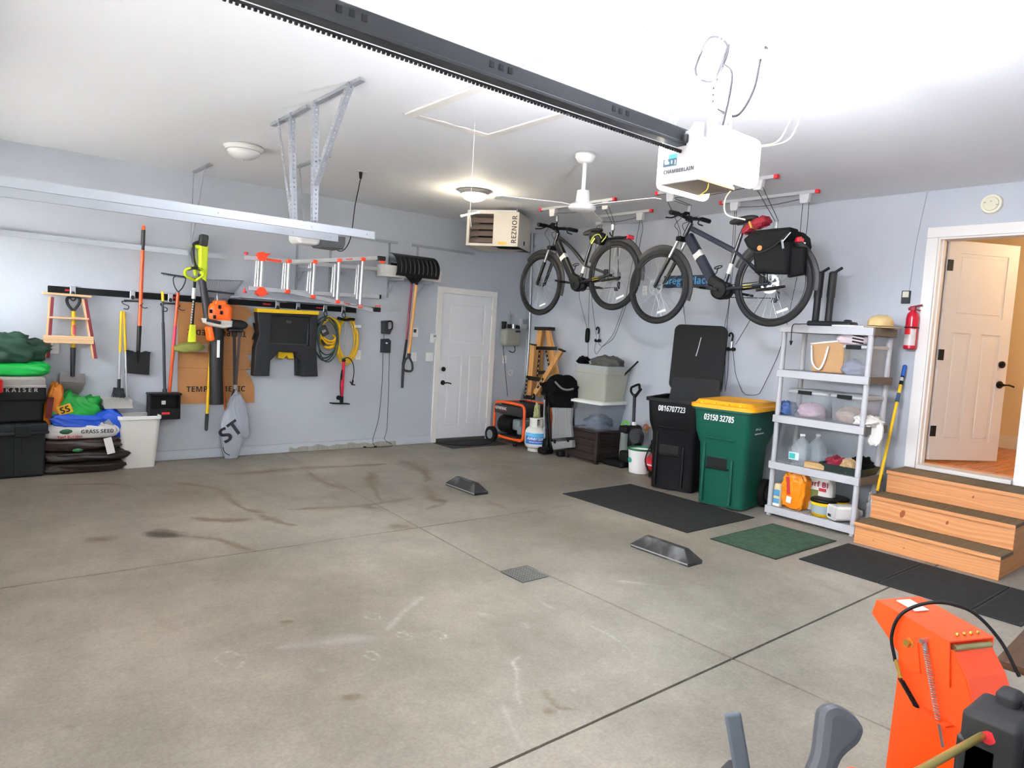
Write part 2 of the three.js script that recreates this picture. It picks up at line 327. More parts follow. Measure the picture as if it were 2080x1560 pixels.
{ // concrete curb under the tool wall, broken at the door
  const piece = (x0, x1) => { const g = plain(bx(x1 - x0, 0.105, 0.035, [(x0 + x1) / 2, 0.0525, 0.012], 0.006)), p = g.attributes.position, u = g.attributes.uv; for (let i = 0; i < p.count; i++) u.setXY(i, (p.getX(i) + 7.5) / 7.5, p.getY(i) / 0.105); return g; };
  struct('baseboard_left', 'painted concrete curb along the foot of the tool wall, paint flaking', 'baseboard', [piece(WEST, -1.66), piece(-0.585, -0.02)], M.curb);
}
const DZ0 = 5.635, DZ1 = 6.42, DY0 = 0.585, DY1 = 2.69;                // opening of the house door
struct('wall_right', 'pale blue grey painted wall behind the bicycles', 'wall',
  ext(poly([[-0.05, -0.1], [SOUTH, -0.1], [SOUTH, H], [-0.05, H]], [[[DZ0, DY0], [DZ1, DY0], [DZ1, DY1], [DZ0, DY1]]]), 0.16).rotateY(-PI / 2).translate(0.16, 0, 0), M.wall);
struct('wall_back', 'pale blue grey wall behind the photographer', 'wall', box2([WEST - 0.2, -0.1, SOUTH], [0.16, H, SOUTH + 0.16]), M.wall);
// garage door wall: a single and a double opening, closed by doors with a row of windows
const bays = [[0.3, 3.05], [3.6, 8.45]], BH = 2.14;
struct('wall_front', 'pale blue grey wall around the two garage doors', 'wall',
  ext(poly([[-0.05, -0.1], [SOUTH, -0.1], [SOUTH, H], [-0.05, H]], bays.map(([a, b]) => [[a, 0], [b, 0], [b, BH], [a, BH]])), 0.2).rotateY(-PI / 2).translate(WEST, 0, 0), M.wall);
M.pane = mat('#ffffff', 0.02, { transmission: 1, thickness: 0, ior: 1.45 });
bays.forEach(([a, b], k) => {
  const d = struct('door_' + (k + 3), ['white sectional garage door with a row of windows, single bay', 'white sectional garage door with a row of windows, double bay'][k], 'garage door');
  const hs = BH / 4, X = WEST - 0.14, n = k ? 8 : 4;
  for (let i = 0; i < 4; i++) {
    const y0 = i * hs + 0.003, y1 = (i + 1) * hs - 0.003, m = 0.09, holes = [];
    const wd = (b - a - m) / n;
    for (let j = 0; j < n; j++) if (i === 3) holes.push([[a + m + j * wd, y0 + 0.07], [a + (j + 1) * wd, y0 + 0.07], [a + (j + 1) * wd, y1 - 0.07], [a + m + j * wd, y1 - 0.07]]);
    const sec = mesh('door_section', ext(poly([[a - 0.03, y0], [b + 0.03, y0], [b + 0.03, y1], [a - 0.03, y1]], holes), 0.045).rotateY(-PI / 2).translate(X, 0, 0), M.trim, d);
    for (const h of holes) mesh('window_pane', bx(0.003, h[2][1] - h[0][1] + 0.01, h[1][0] - h[0][0] + 0.01, [X - 0.022, (h[0][1] + h[2][1]) / 2, (h[0][0] + h[1][0]) / 2]), M.pane, sec);
  }
});
struct('ground', 'pale concrete driveway outside the garage doors', 'driveway', bx(30, 0.2, 40, [WEST - 15.2, -0.16, 4.6]), mat('#d2d0cc', 0.9));

// ---------- doors and trims ----------
function panelDoor(w, h, t) {                                           // a slab door with one wide panel over two tall ones; front face looks to +z, hinge at x = 0
  const m = 0.115, g = [], P = [[m, h * 0.66, w - m, h - m], [m, 0.18, w / 2 - 0.055, h * 0.585], [w / 2 + 0.055, 0.18, w - m, h * 0.585]];
  const R = ([x0, y0, x1, y1]) => [[x0, y0], [x1, y0], [x1, y1], [x0, y1]];
  g.push(ext(poly([[0, 0], [w, 0], [w, h], [0, h]], P.map(R)), t, 0.0015).translate(0, 0, -t / 2));
  for (const [x0, y0, x1, y1] of P) {
    g.push(bx(x1 - x0, y1 - y0, t - 0.014, [(x0 + x1) / 2, (y0 + y1) / 2, 0]));
    const i = 0.028;
    g.push(bx(x1 - x0 - 2 * i, y1 - y0 - 2 * i, t - 0.004, [(x0 + x1) / 2, (y0 + y1) / 2, 0], 0.008));
  }
  return g;
}
function leverSet(sign) {                                               // deadbolt rose and lever at the origin, looking to +z
  return [[cyl(0.032, 0.032, 0.016, [0, 0, 0], 24).rotateX(PI / 2).translate(0, 0.19, 0.008), cyl(0.012, 0.012, 0.03, [0, 0, 0], 12).rotateX(PI / 2).translate(0, 0.19, 0.02)],
    [cyl(0.034, 0.034, 0.014, [0, 0, 0], 24).rotateX(PI / 2).translate(0, 0, 0.007), cyl(0.012, 0.012, 0.05).rotateX(PI / 2).translate(0, 0, 0.03), tube([[0, 0, 0.052], [0.05 * sign, 0.002, 0.058], [0.11 * sign, -0.012, 0.055]], 0.009)]];
}
const bronze = mat('#1b1713', 0.35, { metalness: 0.5 });
{ // closed door in the tool wall
  const x0 = -1.565, w = 0.86, y0 = 0.055, h = 2.035;
  const d = struct('door_1', 'closed white panelled door at the end of the tool wall', 'door');
  const leaf = mesh('door_leaf', panelDoor(w, h, 0.04), M.doorWhite, d); leaf.position.set(x0, y0, -0.012);
  const [a, b] = leverSet(1), bolt = mesh('deadbolt', a, bronze, leaf, { label: 'dark bronze deadbolt' }), lev = mesh('door_handle', b, bronze, leaf, { label: 'dark bronze lever handle' });
  bolt.position.set(0.065, 0.79, 0.02); lev.position.set(0.065, 0.79, 0.02);
  for (const y of [0.22, 1.03, 1.82]) mesh('hinge', cyl(0.008, 0.008, 0.09, [x0 + w + 0.004, y0 + y, 0.01], 10), M.galv, d);
  const c = 0.088, T = 0.022, x1 = x0 + w, tr = struct('trim_1', 'white casing around the closed door', 'door casing');
  mesh('casing', box2([x0 - c, 0, 0], [x0 - 0.006, y0 + h + 0.006, T], 0.004), M.trim, tr); mesh('casing', box2([x1 + 0.006, 0, 0], [x1 + c, y0 + h + 0.006, T], 0.004), M.trim, tr);
  mesh('casing', box2([x0 - c, y0 + h + 0.006, 0], [x1 + c, y0 + h + c, T], 0.004), M.trim, tr);
  mesh('threshold', box2([x0, 0, -0.02], [x1, y0 - 0.006, 0.02], 0.004), mat('#6d6a66', 0.4, { metalness: 0.6 }), tr);
}
{ // open door into the house and the hall behind it
  const tr = struct('trim_2', 'white casing and jamb around the house doorway', 'door casing'), c = 0.09, T = 0.02;
  mesh('casing', box2([-T, DY0, DZ0 - c], [0, DY1 - 0.004, DZ0 + 0.006], 0.004), M.trim, tr);
  mesh('casing', box2([-T, DY0, DZ1 - 0.006], [0, DY1 - 0.004, DZ1 + c], 0.004), M.trim, tr);
  mesh('casing', box2([-T, DY1 - 0.004, DZ0 - c], [0, DY1 + c, DZ1 + c], 0.004), M.trim, tr);
  mesh('jamb', [box2([0, DY0, DZ0 + 0.0005], [0.16, DY1, DZ0 + 0.02]), box2([0.055, DY0, DZ0 + 0.02], [0.11, DY1, DZ0 + 0.032])], M.trim, tr);
  mesh('jamb', box2([0, DY0, DZ1 - 0.02], [0.16, DY1, DZ1 - 0.0005]), M.trim, tr);
  mesh('jamb', box2([0, DY1 - 0.02, DZ0 + 0.02], [0.16, DY1 - 0.0005, DZ1 - 0.02]), M.trim, tr);
  mesh('threshold', box2([-0.05, DY0 + 0.001, DZ0 + 0.02], [0.16, DY0 + 0.04, DZ1 - 0.02], 0.006), mat('#d9d6d0', 0.35, { metalness: 0.2 }), tr);
  const d = struct('door_2', 'white panelled house door standing open into the hall', 'door');
  const leaf = mesh('door_leaf', panelDoor(0.76, 2.03, 0.04), mat('#cbc2ba', 0.45), d), a = 0.49;  // shade on the white leaf is put into this darker, warmer colour
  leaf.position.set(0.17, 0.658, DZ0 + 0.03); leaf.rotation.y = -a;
  const [p, q] = leverSet(1), bolt = mesh('deadbolt', p, bronze, leaf), lev = mesh('door_handle', q, bronze, leaf);
  bolt.position.set(0.69, 0.73, 0.02); lev.position.set(0.69, 0.73, 0.02);
  for (const y of [0.27, 0.98, 1.8]) mesh('hinge', [bx(0.05, 0.1, 0.005, [0.025, y, 0.0225], 0.002), cyl(0.008, 0.008, 0.1, [-0.004, y, 0.024], 10)], M.black, leaf);
  const beige = mat('#ead7b4', 0.7), hallFloor = wood([150, 78, 34], [206, 124, 62], 0.25, 'x', 1.2);
  struct('floor_hall', 'polished orange wooden hall floor beyond the house door', 'floor', box2([0.16, 0.4, 4.2], [3.4, 0.638, 8.6]), hallFloor);
  struct('ceiling_hall', 'hall ceiling beyond the house door', 'ceiling', box2([0.16, 3.0, 4.2], [3.4, 3.1, 8.6]), mat('#efe3cc', 0.8));
  struct('wall_hall', 'warm beige hall wall facing the house door', 'wall', box2([2.3, 0.5, 4.2], [2.42, 3.0, 6.75]), beige);
  struct('wall_hall_end', 'beige wall at the end of the hall', 'wall', [box2([0.16, 0.5, 4.2], [2.3, 3.0, 4.3]), box2([0.16, 0.5, 8.5], [3.4, 3.0, 8.6]), box2([3.3, 0.5, 6.75], [3.4, 3.0, 8.5]), box2([2.42, 0.5, 6.63], [3.4, 3.0, 6.75])], beige);
  struct('baseboard_hall', 'cream baseboard at the foot of the hall wall', 'baseboard', box2([2.28, 0.638, 4.3], [2.3, 0.78, 6.75]), M.trim);
  const hl = thing('hall_lamp', 'round white ceiling lamp in the hall', 'lamp');
  mesh('shade', lathe([[0, -0.09], [0.09, -0.075], [0.14, -0.03], [0.15, 0]], [1.3, 3.0, 7.2]), mat('#fff3dd', 0.5, { emissive: '#ffdca8', emissiveIntensity: 2 }), hl);
  const l = new THREE.PointLight('#ffe0b4', LAMP.hall, 0, 2); l.position.set(1.3, 2.8, 7.2); l.castShadow = true; l.shadow.radius = 5; scene.add(l);
}
struct('ceiling_added_eave', 'unseen brown eave added above the garage doors to block high sky', 'eave', box2([WEST - 1.0, 2.4, -1], [WEST - 0.2, 2.5, SOUTH + 1]), mat('#57483b', 0.8));  // unseen overhang added to block high sky, brown to keep its bounce low

// ---------- under the ceiling ----------
M.perf = mat('#a3a8b0', 0.45, { metalness: 0.55 });
function perf(p, q, w, n, pitch = 0.032, hole = 0.0068) {               // punched strip from p to q, face towards n
  const l = dist(p, q), hs = []; for (let y = pitch / 2; y < l - hole; y += pitch) hs.push(circle(0, y, hole));
  return frame(ext(poly([[-w / 2, 0], [w / 2, 0], [w / 2, l], [-w / 2, l]], hs), 0.0022, 0, 5), p, q, n);
}
function punched(p, q, w, n, side = 1) {                                // punched angle iron: two strips at a right angle
  const y = V(q).sub(V(p)).normalize(), z = V(n); z.addScaledVector(y, -z.dot(y)).normalize();
  const x = new THREE.Vector3().crossVectors(y, z).multiplyScalar(side), o = x.clone().multiplyScalar(w / 2).addScaledVector(z, -w / 2), s = (a) => V(a).add(o).toArray();
  return [perf(p, q, w, n), perf(s(p), s(q), w, x.toArray())];
}
{ // attic hatch
  const h = thing('attic_hatch', 'white framed attic ladder hatch in the ceiling', 'hatch'), x0 = -4.43, x1 = -3.67, z0 = 3.73, z1 = 5.35, w = 0.075, y = H - 0.018;
  mesh('hatch_panel', box2([x0 + w + 0.006, H - 0.01, z0 + w + 0.006], [x1 - w - 0.006, H - 0.001, z1 - w - 0.006]), M.ceiling, h);
  for (const [a, b] of [[[x0, z0], [x0 + w, z1]], [[x1 - w, z0], [x1, z1]], [[x0 + w, z0], [x1 - w, z0 + w]], [[x0 + w, z1 - w], [x1 - w, z1]]]) mesh('frame', box2([a[0], y, a[1]], [b[0], H - 0.0005, b[1]], 0.004), M.trim, h);
  const c = thing('pull_cord', 'thin white cord with a wooden toggle hanging from the attic hatch', 'cord'), px = -4.032, pz = 4.028;
  mesh('cord', [rod([px, H - 0.01, pz], [px, 2.44, pz], 0.0022, 0.0022, 6), rod([px, 2.44, pz], [px + 0.01, 2.35, pz + 0.01], 0.0022, 0.0022, 6)], M.white, c);
  mesh('toggle', [rod([px - 0.04, 2.425, pz - 0.045], [px + 0.04, 2.455, pz + 0.045], 0.009), sph(0.012, [px - 0.04, 2.425, pz - 0.045]), sph(0.012, [px + 0.04, 2.455, pz + 0.045])], M.offwhite, c);
}
// dome lamps
function dome(x, z, lit, label) {
  const t = thing('dome_light', label, 'ceiling light');
  mesh('rim', lathe([[0.05, 0], [0.165, 0], [0.17, -0.012], [0.163, -0.022], [0.155, -0.026], [0.15, -0.04], [0.138, -0.045], [0.138, -0.03], [0.05, -0.02]], [x, H, z], 36), lit ? mat('#b9b6b0', 0.4, { metalness: 0.4 }) : M.offwhite, t);
  const pr = []; for (let i = 0; i <= 10; i++) { const a = i / 10 * PI / 2; pr.push([0.139 * Math.sin(a) + 0.0001, -0.04 - 0.078 * Math.cos(a)]); }
  mesh('shade', lathe(pr, [x, H, z], 36), lit ? mat('#fff7e6', 0.4, { emissive: '#ffeec8', emissiveIntensity: 4 }) : mat('#e9e9e6', 0.35), t);
  mesh('finial', lathe([[0, -0.13], [0.008, -0.127], [0.009, -0.118], [0, -0.114]], [x, H, z], 12), M.white, t);
  if (lit) { const l = new THREE.PointLight('#ffefcf', LAMP.dome, 0, 2); l.position.set(x, H - 0.075, z); l.castShadow = true; l.shadow.radius = 4; scene.add(l); }
}
dome(-4.88, 1.72, false, 'unlit white dome ceiling light above the tool wall');
dome(-2.48, 1.9, true, 'lit dome ceiling light glowing beside the heater');
{ // ceiling fan
  const f = thing('ceiling_fan', 'white three bladed ceiling fan on a short rod', 'fan'), x = -2.86, z = 3.965, y = 2.68;
  mesh('canopy', lathe([[0.0, 0], [0.085, 0], [0.085, -0.03], [0.06, -0.07], [0.03, -0.08], [0, -0.08]], [x, H - 0.001, z]), M.white, f);
  mesh('rod', cyl(0.017, 0.017, 0.27, [x, H - 0.2, z]), M.white, f);
  mesh('motor', lathe([[0, 0.13], [0.05, 0.13], [0.058, 0.05], [0.062, 0.03], [0.11, 0.012], [0.115, -0.012], [0.1, -0.03], [0.05, -0.04], [0, -0.042]], [x, y, z], 32), M.white, f);
  for (const a of [-2.70, 1.45, -0.62]) {
    const g = ext(poly([[0.1, -0.02], [0.2, -0.06], [0.7, -0.065], [0.735, -0.03], [0.735, 0.05], [0.7, 0.065], [0.2, 0.06], [0.1, 0.02]]), 0.006, 0.002).rotateX(PI / 2 + 0.06).rotateY(-a).translate(x, y + 0.006, z);
    mesh('blade', g, M.white, f);
  }
}
// garage door openers
M.lens = mat('#ffffff', 0.4, { emissive: '#fff6e2', emissiveIntensity: 6 });
{
  const o = thing('door_opener', 'white garage door opener with glowing lamp covers on a long black rail', 'door opener'), x0 = -4.49, x1 = -4.22, y0 = 2.31, y1 = 2.545, zc = 6.22;
  const W = mat('#c8c6c9', 0.4);
  mesh('chassis', [box2([x0 + 0.012, y0, zc - 0.1], [x1, y0 + 0.012, zc + 0.1]), box2([x0 + 0.02, y0 + 0.012, zc - 0.09], [x1, y1 - 0.05, zc + 0.09])], mat('#8f8379', 0.5, { metalness: 0.2 }), o);
  const fp = [[-0.102, 0], [0.102, 0], [0.102, 0.235], [0.06, 0.245], [0.035, 0.215], [-0.03, 0.213], [-0.092, 0.213], [-0.102, 0.2]];
  const face = mesh('front_cover', ext(poly(fp), 0.014, 0.003).rotateY(-PI / 2).translate(x0 + 0.014, y0, zc), W, o);
  mesh('lettering', text('CHAMBERLAIN', 0.0165, 0.001).rotateY(-PI / 2).translate(x0 - 0.0012, y0 + 0.052, zc - 0.006), mat('#4a4a50', 0.5), face);
  const st = card('sticker', 0.072, 0.05, 900, (c, w, h) => { c.fillStyle = '#cfe9f4'; c.fillRect(0, 0, w, h); c.fillStyle = '#4aa3c8'; c.fillRect(w * .4, 0, w * .6, h * .55); c.fillStyle = '#2b4a5c'; c.fillRect(0, h * .35, w, h * .65); c.fillStyle = '#e8f4f8'; c.beginPath(); c.arc(w * .22, h * .55, h * .22, 0, 7); c.fill(); c.fillRect(w * .1, h * .6, w * .35, h * .2); c.fillRect(w * .58, h * .5, w * .1, h * .3); c.fillRect(w * .85, h * .5, w * .08, h * .4); }, face, (g) => g.rotateY(-PI / 2).translate(x0 - 0.001, y0 + 0.1, zc - 0.055));
  mesh('lamp_cover', box2([x0 + 0.03, y0 + 0.012, zc + 0.103], [x1 + 0.09, y1 - 0.005, zc + 0.175], 0.05), M.lens, o, { label: 'glowing frosted lamp cover' });
  mesh('lamp_cover', box2([x0 + 0.03, y0 - 0.01, zc - 0.165], [x1 + 0.12, y1 - 0.03, zc - 0.103], 0.03), M.lens, o, { label: 'glowing frosted lamp cover' });
  for (const dz of [0.144, -0.134]) { const l = new THREE.PointLight('#f3f5ff', LAMP.opener, 0, 2); l.position.set(x0 + 0.17, y0 + 0.12, zc + dz); l.castShadow = true; l.shadow.radius = 3; scene.add(l); }
  // rail: dark T shaped steel with punched slots, belt under it
  const R = mesh('rail', [box2([-7.3, 2.475, zc - 0.016], [x0 + 0.1, 2.535, zc + 0.016], 0.004), box2([-7.3, 2.462, zc - 0.026], [x0 + 0.06, 2.476, zc + 0.026], 0.003)], mat('#2d2f33', 0.42, { metalness: 0.35 }), o, { label: 'black steel rail' });
  const sl = []; for (const xs of [-5.55, -4.95, -6.1]) for (let k = 0; k < 3; k++) sl.push(box2([xs + k * 0.04, 2.5, zc + 0.0155], [xs + k * 0.04 + 0.018, 2.52, zc + 0.0175]));
  sl.forEach((g) => mesh('slot', g, M.black, R));
  const teeth = []; for (let x = -7.2; x < x0; x += 0.016) teeth.push(bx(0.008, 0.007, 0.008, [x, 2.437, zc]));
  mesh('belt', [box2([-7.3, 2.441, zc - 0.004], [x0 + 0.05, 2.447, zc + 0.004]), ...teeth], M.black, o);
  mesh('rail_bracket', box2([x0 - 0.02, 2.47, zc - 0.035], [x0 + 0.09, 2.512, zc + 0.035], 0.01), M.darkGrey, o);
  // hangers of punched angle iron
  const xs = -4.37, top = H - 0.002;
  mesh('hanger', punched([xs, top, 5.83], [xs, top, 6.75], 0.034, [-1, 0, 0]), M.perf, o);
  mesh('hanger', perf([xs - 0.004, 2.5, 6.075], [xs - 0.004, top, 6.03], 0.032, [-1, 0, 0]), M.perf, o);
  mesh('hanger', perf([xs - 0.008, 2.6, 6.065], [xs - 0.008, top, 6.44], 0.03, [-1, 0, 0]), M.perf, o);
  mesh('hanger', punched([-4.13, 2.5, 6.115], [-4.1, top, 6.06], 0.042, [-0.75, 0, 0.66]), M.perf, o);
  mesh('hanger', perf([-4.06, 2.5, 6.16], [-4.03, 2.8, 6.12], 0.03, [-0.75, 0, 0.66]), M.perf, o);
  const c = thing('power_cord', 'grey power cord looped on the opener hanger and plugged into the ceiling', 'cord');
  const loop = (k) => { const a = k * 0.42; return [-4.15 + 0.012 * Math.sin(a * 3), 2.955 + 0.1 * Math.sin(a), 6.09 + 0.085 * Math.cos(a)]; };
  const pts = [[-4.2, 2.52, 6.19], [-4.14, 2.72, 6.19], [-4.13, 2.87, 6.195]]; for (let k = -1; k < 32; k++) pts.push(loop(k)); pts.push([-4.08, 2.8, 6.06], [-4.02, 2.735, 6.1], [-3.95, 2.745, 6.13], [-3.86, 2.88, 6.14], [-3.815, 3.04, 6.135]);
  mesh('cable', tube(pts, 0.0055, { seg: 220, rs: 6 }), mat('#2c2b2e', 0.6), c);
  mesh('plug', [box2([-3.833, 3.04, 6.115], [-3.795, 3.075, 6.155], 0.006), cyl(0.012, 0.016, 0.035, [-3.814, H - 0.02, 6.135])], M.greyPlastic, c);
  const w = thing('bell_wire', 'thin pale low voltage wires swinging from opener to ceiling', 'wire'), bw = mat('#efe6c8', 0.6);
  mesh('wire', tube([[-3.675, 3.112, 6.336], [-3.85, 2.918, 6.409], [-4, 2.756, 6.469], [-4.1, 2.581, 6.478], [-4.052, 2.541, 6.4], [-4.202, 2.494, 6.4]], 0.0028, { rs: 5 }), bw, w);
  mesh('wire', tube([[-3.667, 3.112, 6.336], [-3.85, 2.897, 6.406], [-4, 2.709, 6.487], [-4.1, 2.563, 6.518], [-3.991, 2.554, 6.4], [-4.202, 2.49, 6.4]], 0.0028, { rs: 5 }), bw, w);
  mesh('wire', tube([[-4.2, 2.33, 6.3], [-4.24, 2.27, 6.29], [-4.25, 2.2, 6.31], [-4.24, 2.17, 6.4]], 0.003, { rs: 5 }), bw, w);
  mesh('antenna', tube([[-4.4, 2.31, 6.31], [-4.41, 2.28, 6.31], [-4.44, 2.25, 6.29]], 0.0025, { rs: 5 }), mat('#d8b54a', 0.5), w);
}
{ // second opener, over the single bay
  const o = thing('door_opener', 'small grey and white garage door opener behind the door tracks', 'door opener'), zc = 1.74, y0 = 2.31, y1 = 2.43;
  mesh('chassis', ext(poly([[-4.2, y0 + 0.03], [-4.16, y0], [-3.96, y0], [-3.94, y0 + 0.05], [-3.94, y1], [-4.2, y1]]), 0.24, 0.008).translate(0, 0, zc - 0.12), mat('#4d4f53', 0.5), o);
  mesh('lamp_cover', bx(0.24, 0.12, 0.25, [-4.3, y0 + 0.07, zc], 0.05, 4), M.white, o);
  mesh('lettering', text('VENA', 0.02, 0.001).translate(-4.14, y1 - 0.035, zc + 0.121), mat('#d8d8da', 0.5), o);
  mesh('rail', box2([-7.3, y1 - 0.02, zc - 0.015], [-4.2, y1 + 0.02, zc + 0.015], 0.003), M.galv, o);
  const top = H - 0.002;
  mesh('hanger', punched([-4.26, top, 1.38], [-4.26, top, 2.1], 0.034, [-1, 0, 0]), M.galv, o);
  mesh('hanger', perf([-4.265, y1, 1.66], [-4.265, top, 1.47], 0.03, [-1, 0, 0]), M.galv, o);
  mesh('hanger', perf([-4.255, y1, 1.85], [-4.255, top, 1.95], 0.03, [-1, 0, 0]), M.galv, o);
  const c = thing('power_cord', 'black power cord hanging from a ceiling socket to the far opener', 'cord');
  mesh('cable', tube([[-3.727, H - 0.07, 1.693], [-3.749, 2.932, 1.7], [-3.779, 2.759, 1.7], [-3.797, 2.564, 1.7], [-3.822, 2.416, 1.7], [-3.881, 2.322, 1.7], [-3.949, 2.314, 1.7], [-4.039, 2.398, 1.7], [-4.0, 2.41, 1.72]], 0.005, { rs: 6 }), M.black, c);
  mesh('plug', cyl(0.012, 0.02, 0.07, [-3.727, H - 0.036, 1.693], 12), M.black, c);
  mesh('socket_plate', bx(0.12, 0.006, 0.08, [-3.727, H - 0.004, 1.693], 0.002), M.plate, c);
}
// horizontal door tracks: C channels with rolled edges, hung on punched angles
function track(z, y, xEnd, label, hang) {
  const t = thing('door_track', label, 'door track'), w = 0.055, d = 0.022, k = 0.003;
  const pr = poly([[0, 0], [d, 0], [d, 0.012], [d - k, 0.012], [d - k, k], [k, k], [k, w - k], [d - k, w - k], [d - k, w - 0.014], [d, w - 0.014], [d, w], [0, w]]);
  mesh('channel', ext(pr, xEnd + 7.28).rotateY(PI / 2).translate(-7.28, y - w / 2, z), M.galv, t);
  for (const f of hang) mesh('hanger', f, M.perf, t);
  for (const x of [-6.3, -5.6, -4.98, xEnd - 0.06]) mesh('bolt', cyl(0.006, 0.006, 0.004).rotateX(PI / 2).translate(x, y, z + 0.005), M.galv, t);
  return t;
}
const tp = H - 0.002, hx = -4.985;
track(0.09, 2.255, -4.5, 'galvanised door track against the tool wall', [punched([hx + 0.1, tp, 0.14], [hx + 0.1, tp, 0.74], 0.034, [-1, 0, 0]), perf([hx + 0.1, 2.27, 0.11], [hx + 0.1, tp, 0.18], 0.034, [-1, 0, 0]), perf([hx + 0.095, 2.27, 0.13], [hx + 0.095, tp, 0.62], 0.034, [-1, 0, 0])]);
track(3.17, 2.247, -4.63, 'galvanised door track on the far side of the pair over the middle', [punched([hx, tp, 2.66], [hx, tp, 3.34], 0.036, [-1, 0, 0]), perf([hx - 0.004, 2.3, 3.16], [hx - 0.004, tp, 2.82], 0.034, [-1, 0, 0]), punched([hx - 0.008, 2.3, 3.16], [hx - 0.008, tp, 3.05], 0.036, [-1, 0, 0])]);
track(3.5, 2.262, -4.5, 'galvanised door track on the near side of the pair over the middle', [punched([hx, tp, 3.42], [hx, tp, 4.14], 0.036, [-1, 0, 0]), punched([hx - 0.004, 2.3, 3.51], [hx - 0.004, tp, 3.46], 0.036, [-1, 0, 0]), punched([hx - 0.008, 2.55, 3.52], [hx - 0.008, tp, 4.0], 0.036, [-1, 0, 0])]);

{ // unit heater in the corner, turned towards the room
  const h = thing('unit_heater', 'cream gas unit heater hung in the corner with open louvres', 'heater'), x0 = -0.33, x1 = 0.33, y0 = -0.205, y1 = 0.205, z0 = -0.6, z1 = 0, C = mat('#ddd5c8', 0.5);
  h.position.set(-1.77, 2.845, 1.32); h.rotation.y = -0.95;
  const fx0 = x0 + 0.035, fx1 = x0 + 0.34, fy0 = y0 + 0.03, fy1 = y1 - 0.025;
  const box = mesh('casing', [ext(poly([[x0, y0], [x1, y0], [x1, y1], [x0, y1]], [[[fx0, fy0], [fx1, fy0], [fx1, fy1], [fx0, fy1]]]), 0.03, 0.003).translate(0, 0, z1 - 0.03), box2([x0, y0, z0], [x0 + 0.012, y1, z1 - 0.03]), box2([x0, y1 - 0.012, z0], [x1, y1, z1 - 0.03]), box2([x0, y0, z0], [x1, y0 + 0.012, z1 - 0.03]), box2([x0, y0, z0], [x1, y1, z0 + 0.012]), box2([fx1 + 0.01, y0, z0 + 0.012], [x1, y1, z1 - 0.03])], C, h);
  for (let i = 0; i < 4; i++) mesh('louvre', R3(bx(fx1 - fx0 - 0.004, 0.004, 0.085), 0.85).translate((fx0 + fx1) / 2, fy0 + 0.045 + i * 0.08, z1 - 0.05), mat('#8d7d76', 0.4, { metalness: 0.5 }), h);
  mesh('heat_exchanger', box2([fx0, fy0, z0 + 0.2], [fx1, fy1, z0 + 0.22]), mat('#2a221f', 0.6), h);
  mesh('lettering', text('REZNOR', 0.062, 0.0015).rotateZ(PI / 2).translate(x1 - 0.055, 0, z1), mat('#3b2a26', 0.6), box);
  mesh('rating_plate', box2([x1 - 0.25, y0 + 0.02, z1 - 0.001], [x1 - 0.14, y0 + 0.05, z1 + 0.0015]), M.brass, box);
  mesh('top_flange', box2([x0, y1, z1 - 0.04], [x1 - 0.04, y1 + 0.022, z1 - 0.01], 0.002), M.offwhite, box);
  mesh('side_socket', box2([x1 - 0.001, y0 + 0.05, -0.32], [x1 + 0.004, y0 + 0.1, -0.27]), M.black, box);
  for (const x of [x0 + 0.06, x1 - 0.06]) for (const z of [-0.12, -0.5]) mesh('hanger_rod', rod([x, y1, z], [x, H - 2.845, z], 0.006), M.galv, h);
}

// ---------- the tool wall ----------
const pine = wood([196, 152, 108], [226, 190, 148], 0.6, 'y'), pineX = wood([200, 158, 114], [230, 196, 156], 0.6, 'x'), ash = wood([206, 142, 70], [232, 178, 104], 0.45, 'y');
M.fibre = mat('#d9541e', 0.35); M.grip = mat('#2a2b2f', 0.75); M.maroon = mat('#7c2430', 0.5);
{ // tool rail with its clips
  const t = thing('tool_rail', 'long black storage rail screwed to the tool wall', 'rail'), y = 1.768;
  mesh('rail', [box2([-6.15, y - 0.033, 0], [-2.875, y + 0.033, 0.022], 0.004), box2([-6.15, y + 0.02, 0.02], [-2.875, y + 0.033, 0.032], 0.003), box2([-6.15, y - 0.033, 0.02], [-2.875, y - 0.02, 0.032], 0.003)], M.black, t);
  for (const x of [-5.95, -5.0, -4.0, -3.35]) mesh('rail_mark', box2([x - 0.06, y - 0.008, 0.021], [x + 0.03, y + 0.008, 0.0232]), M.red, t);
}
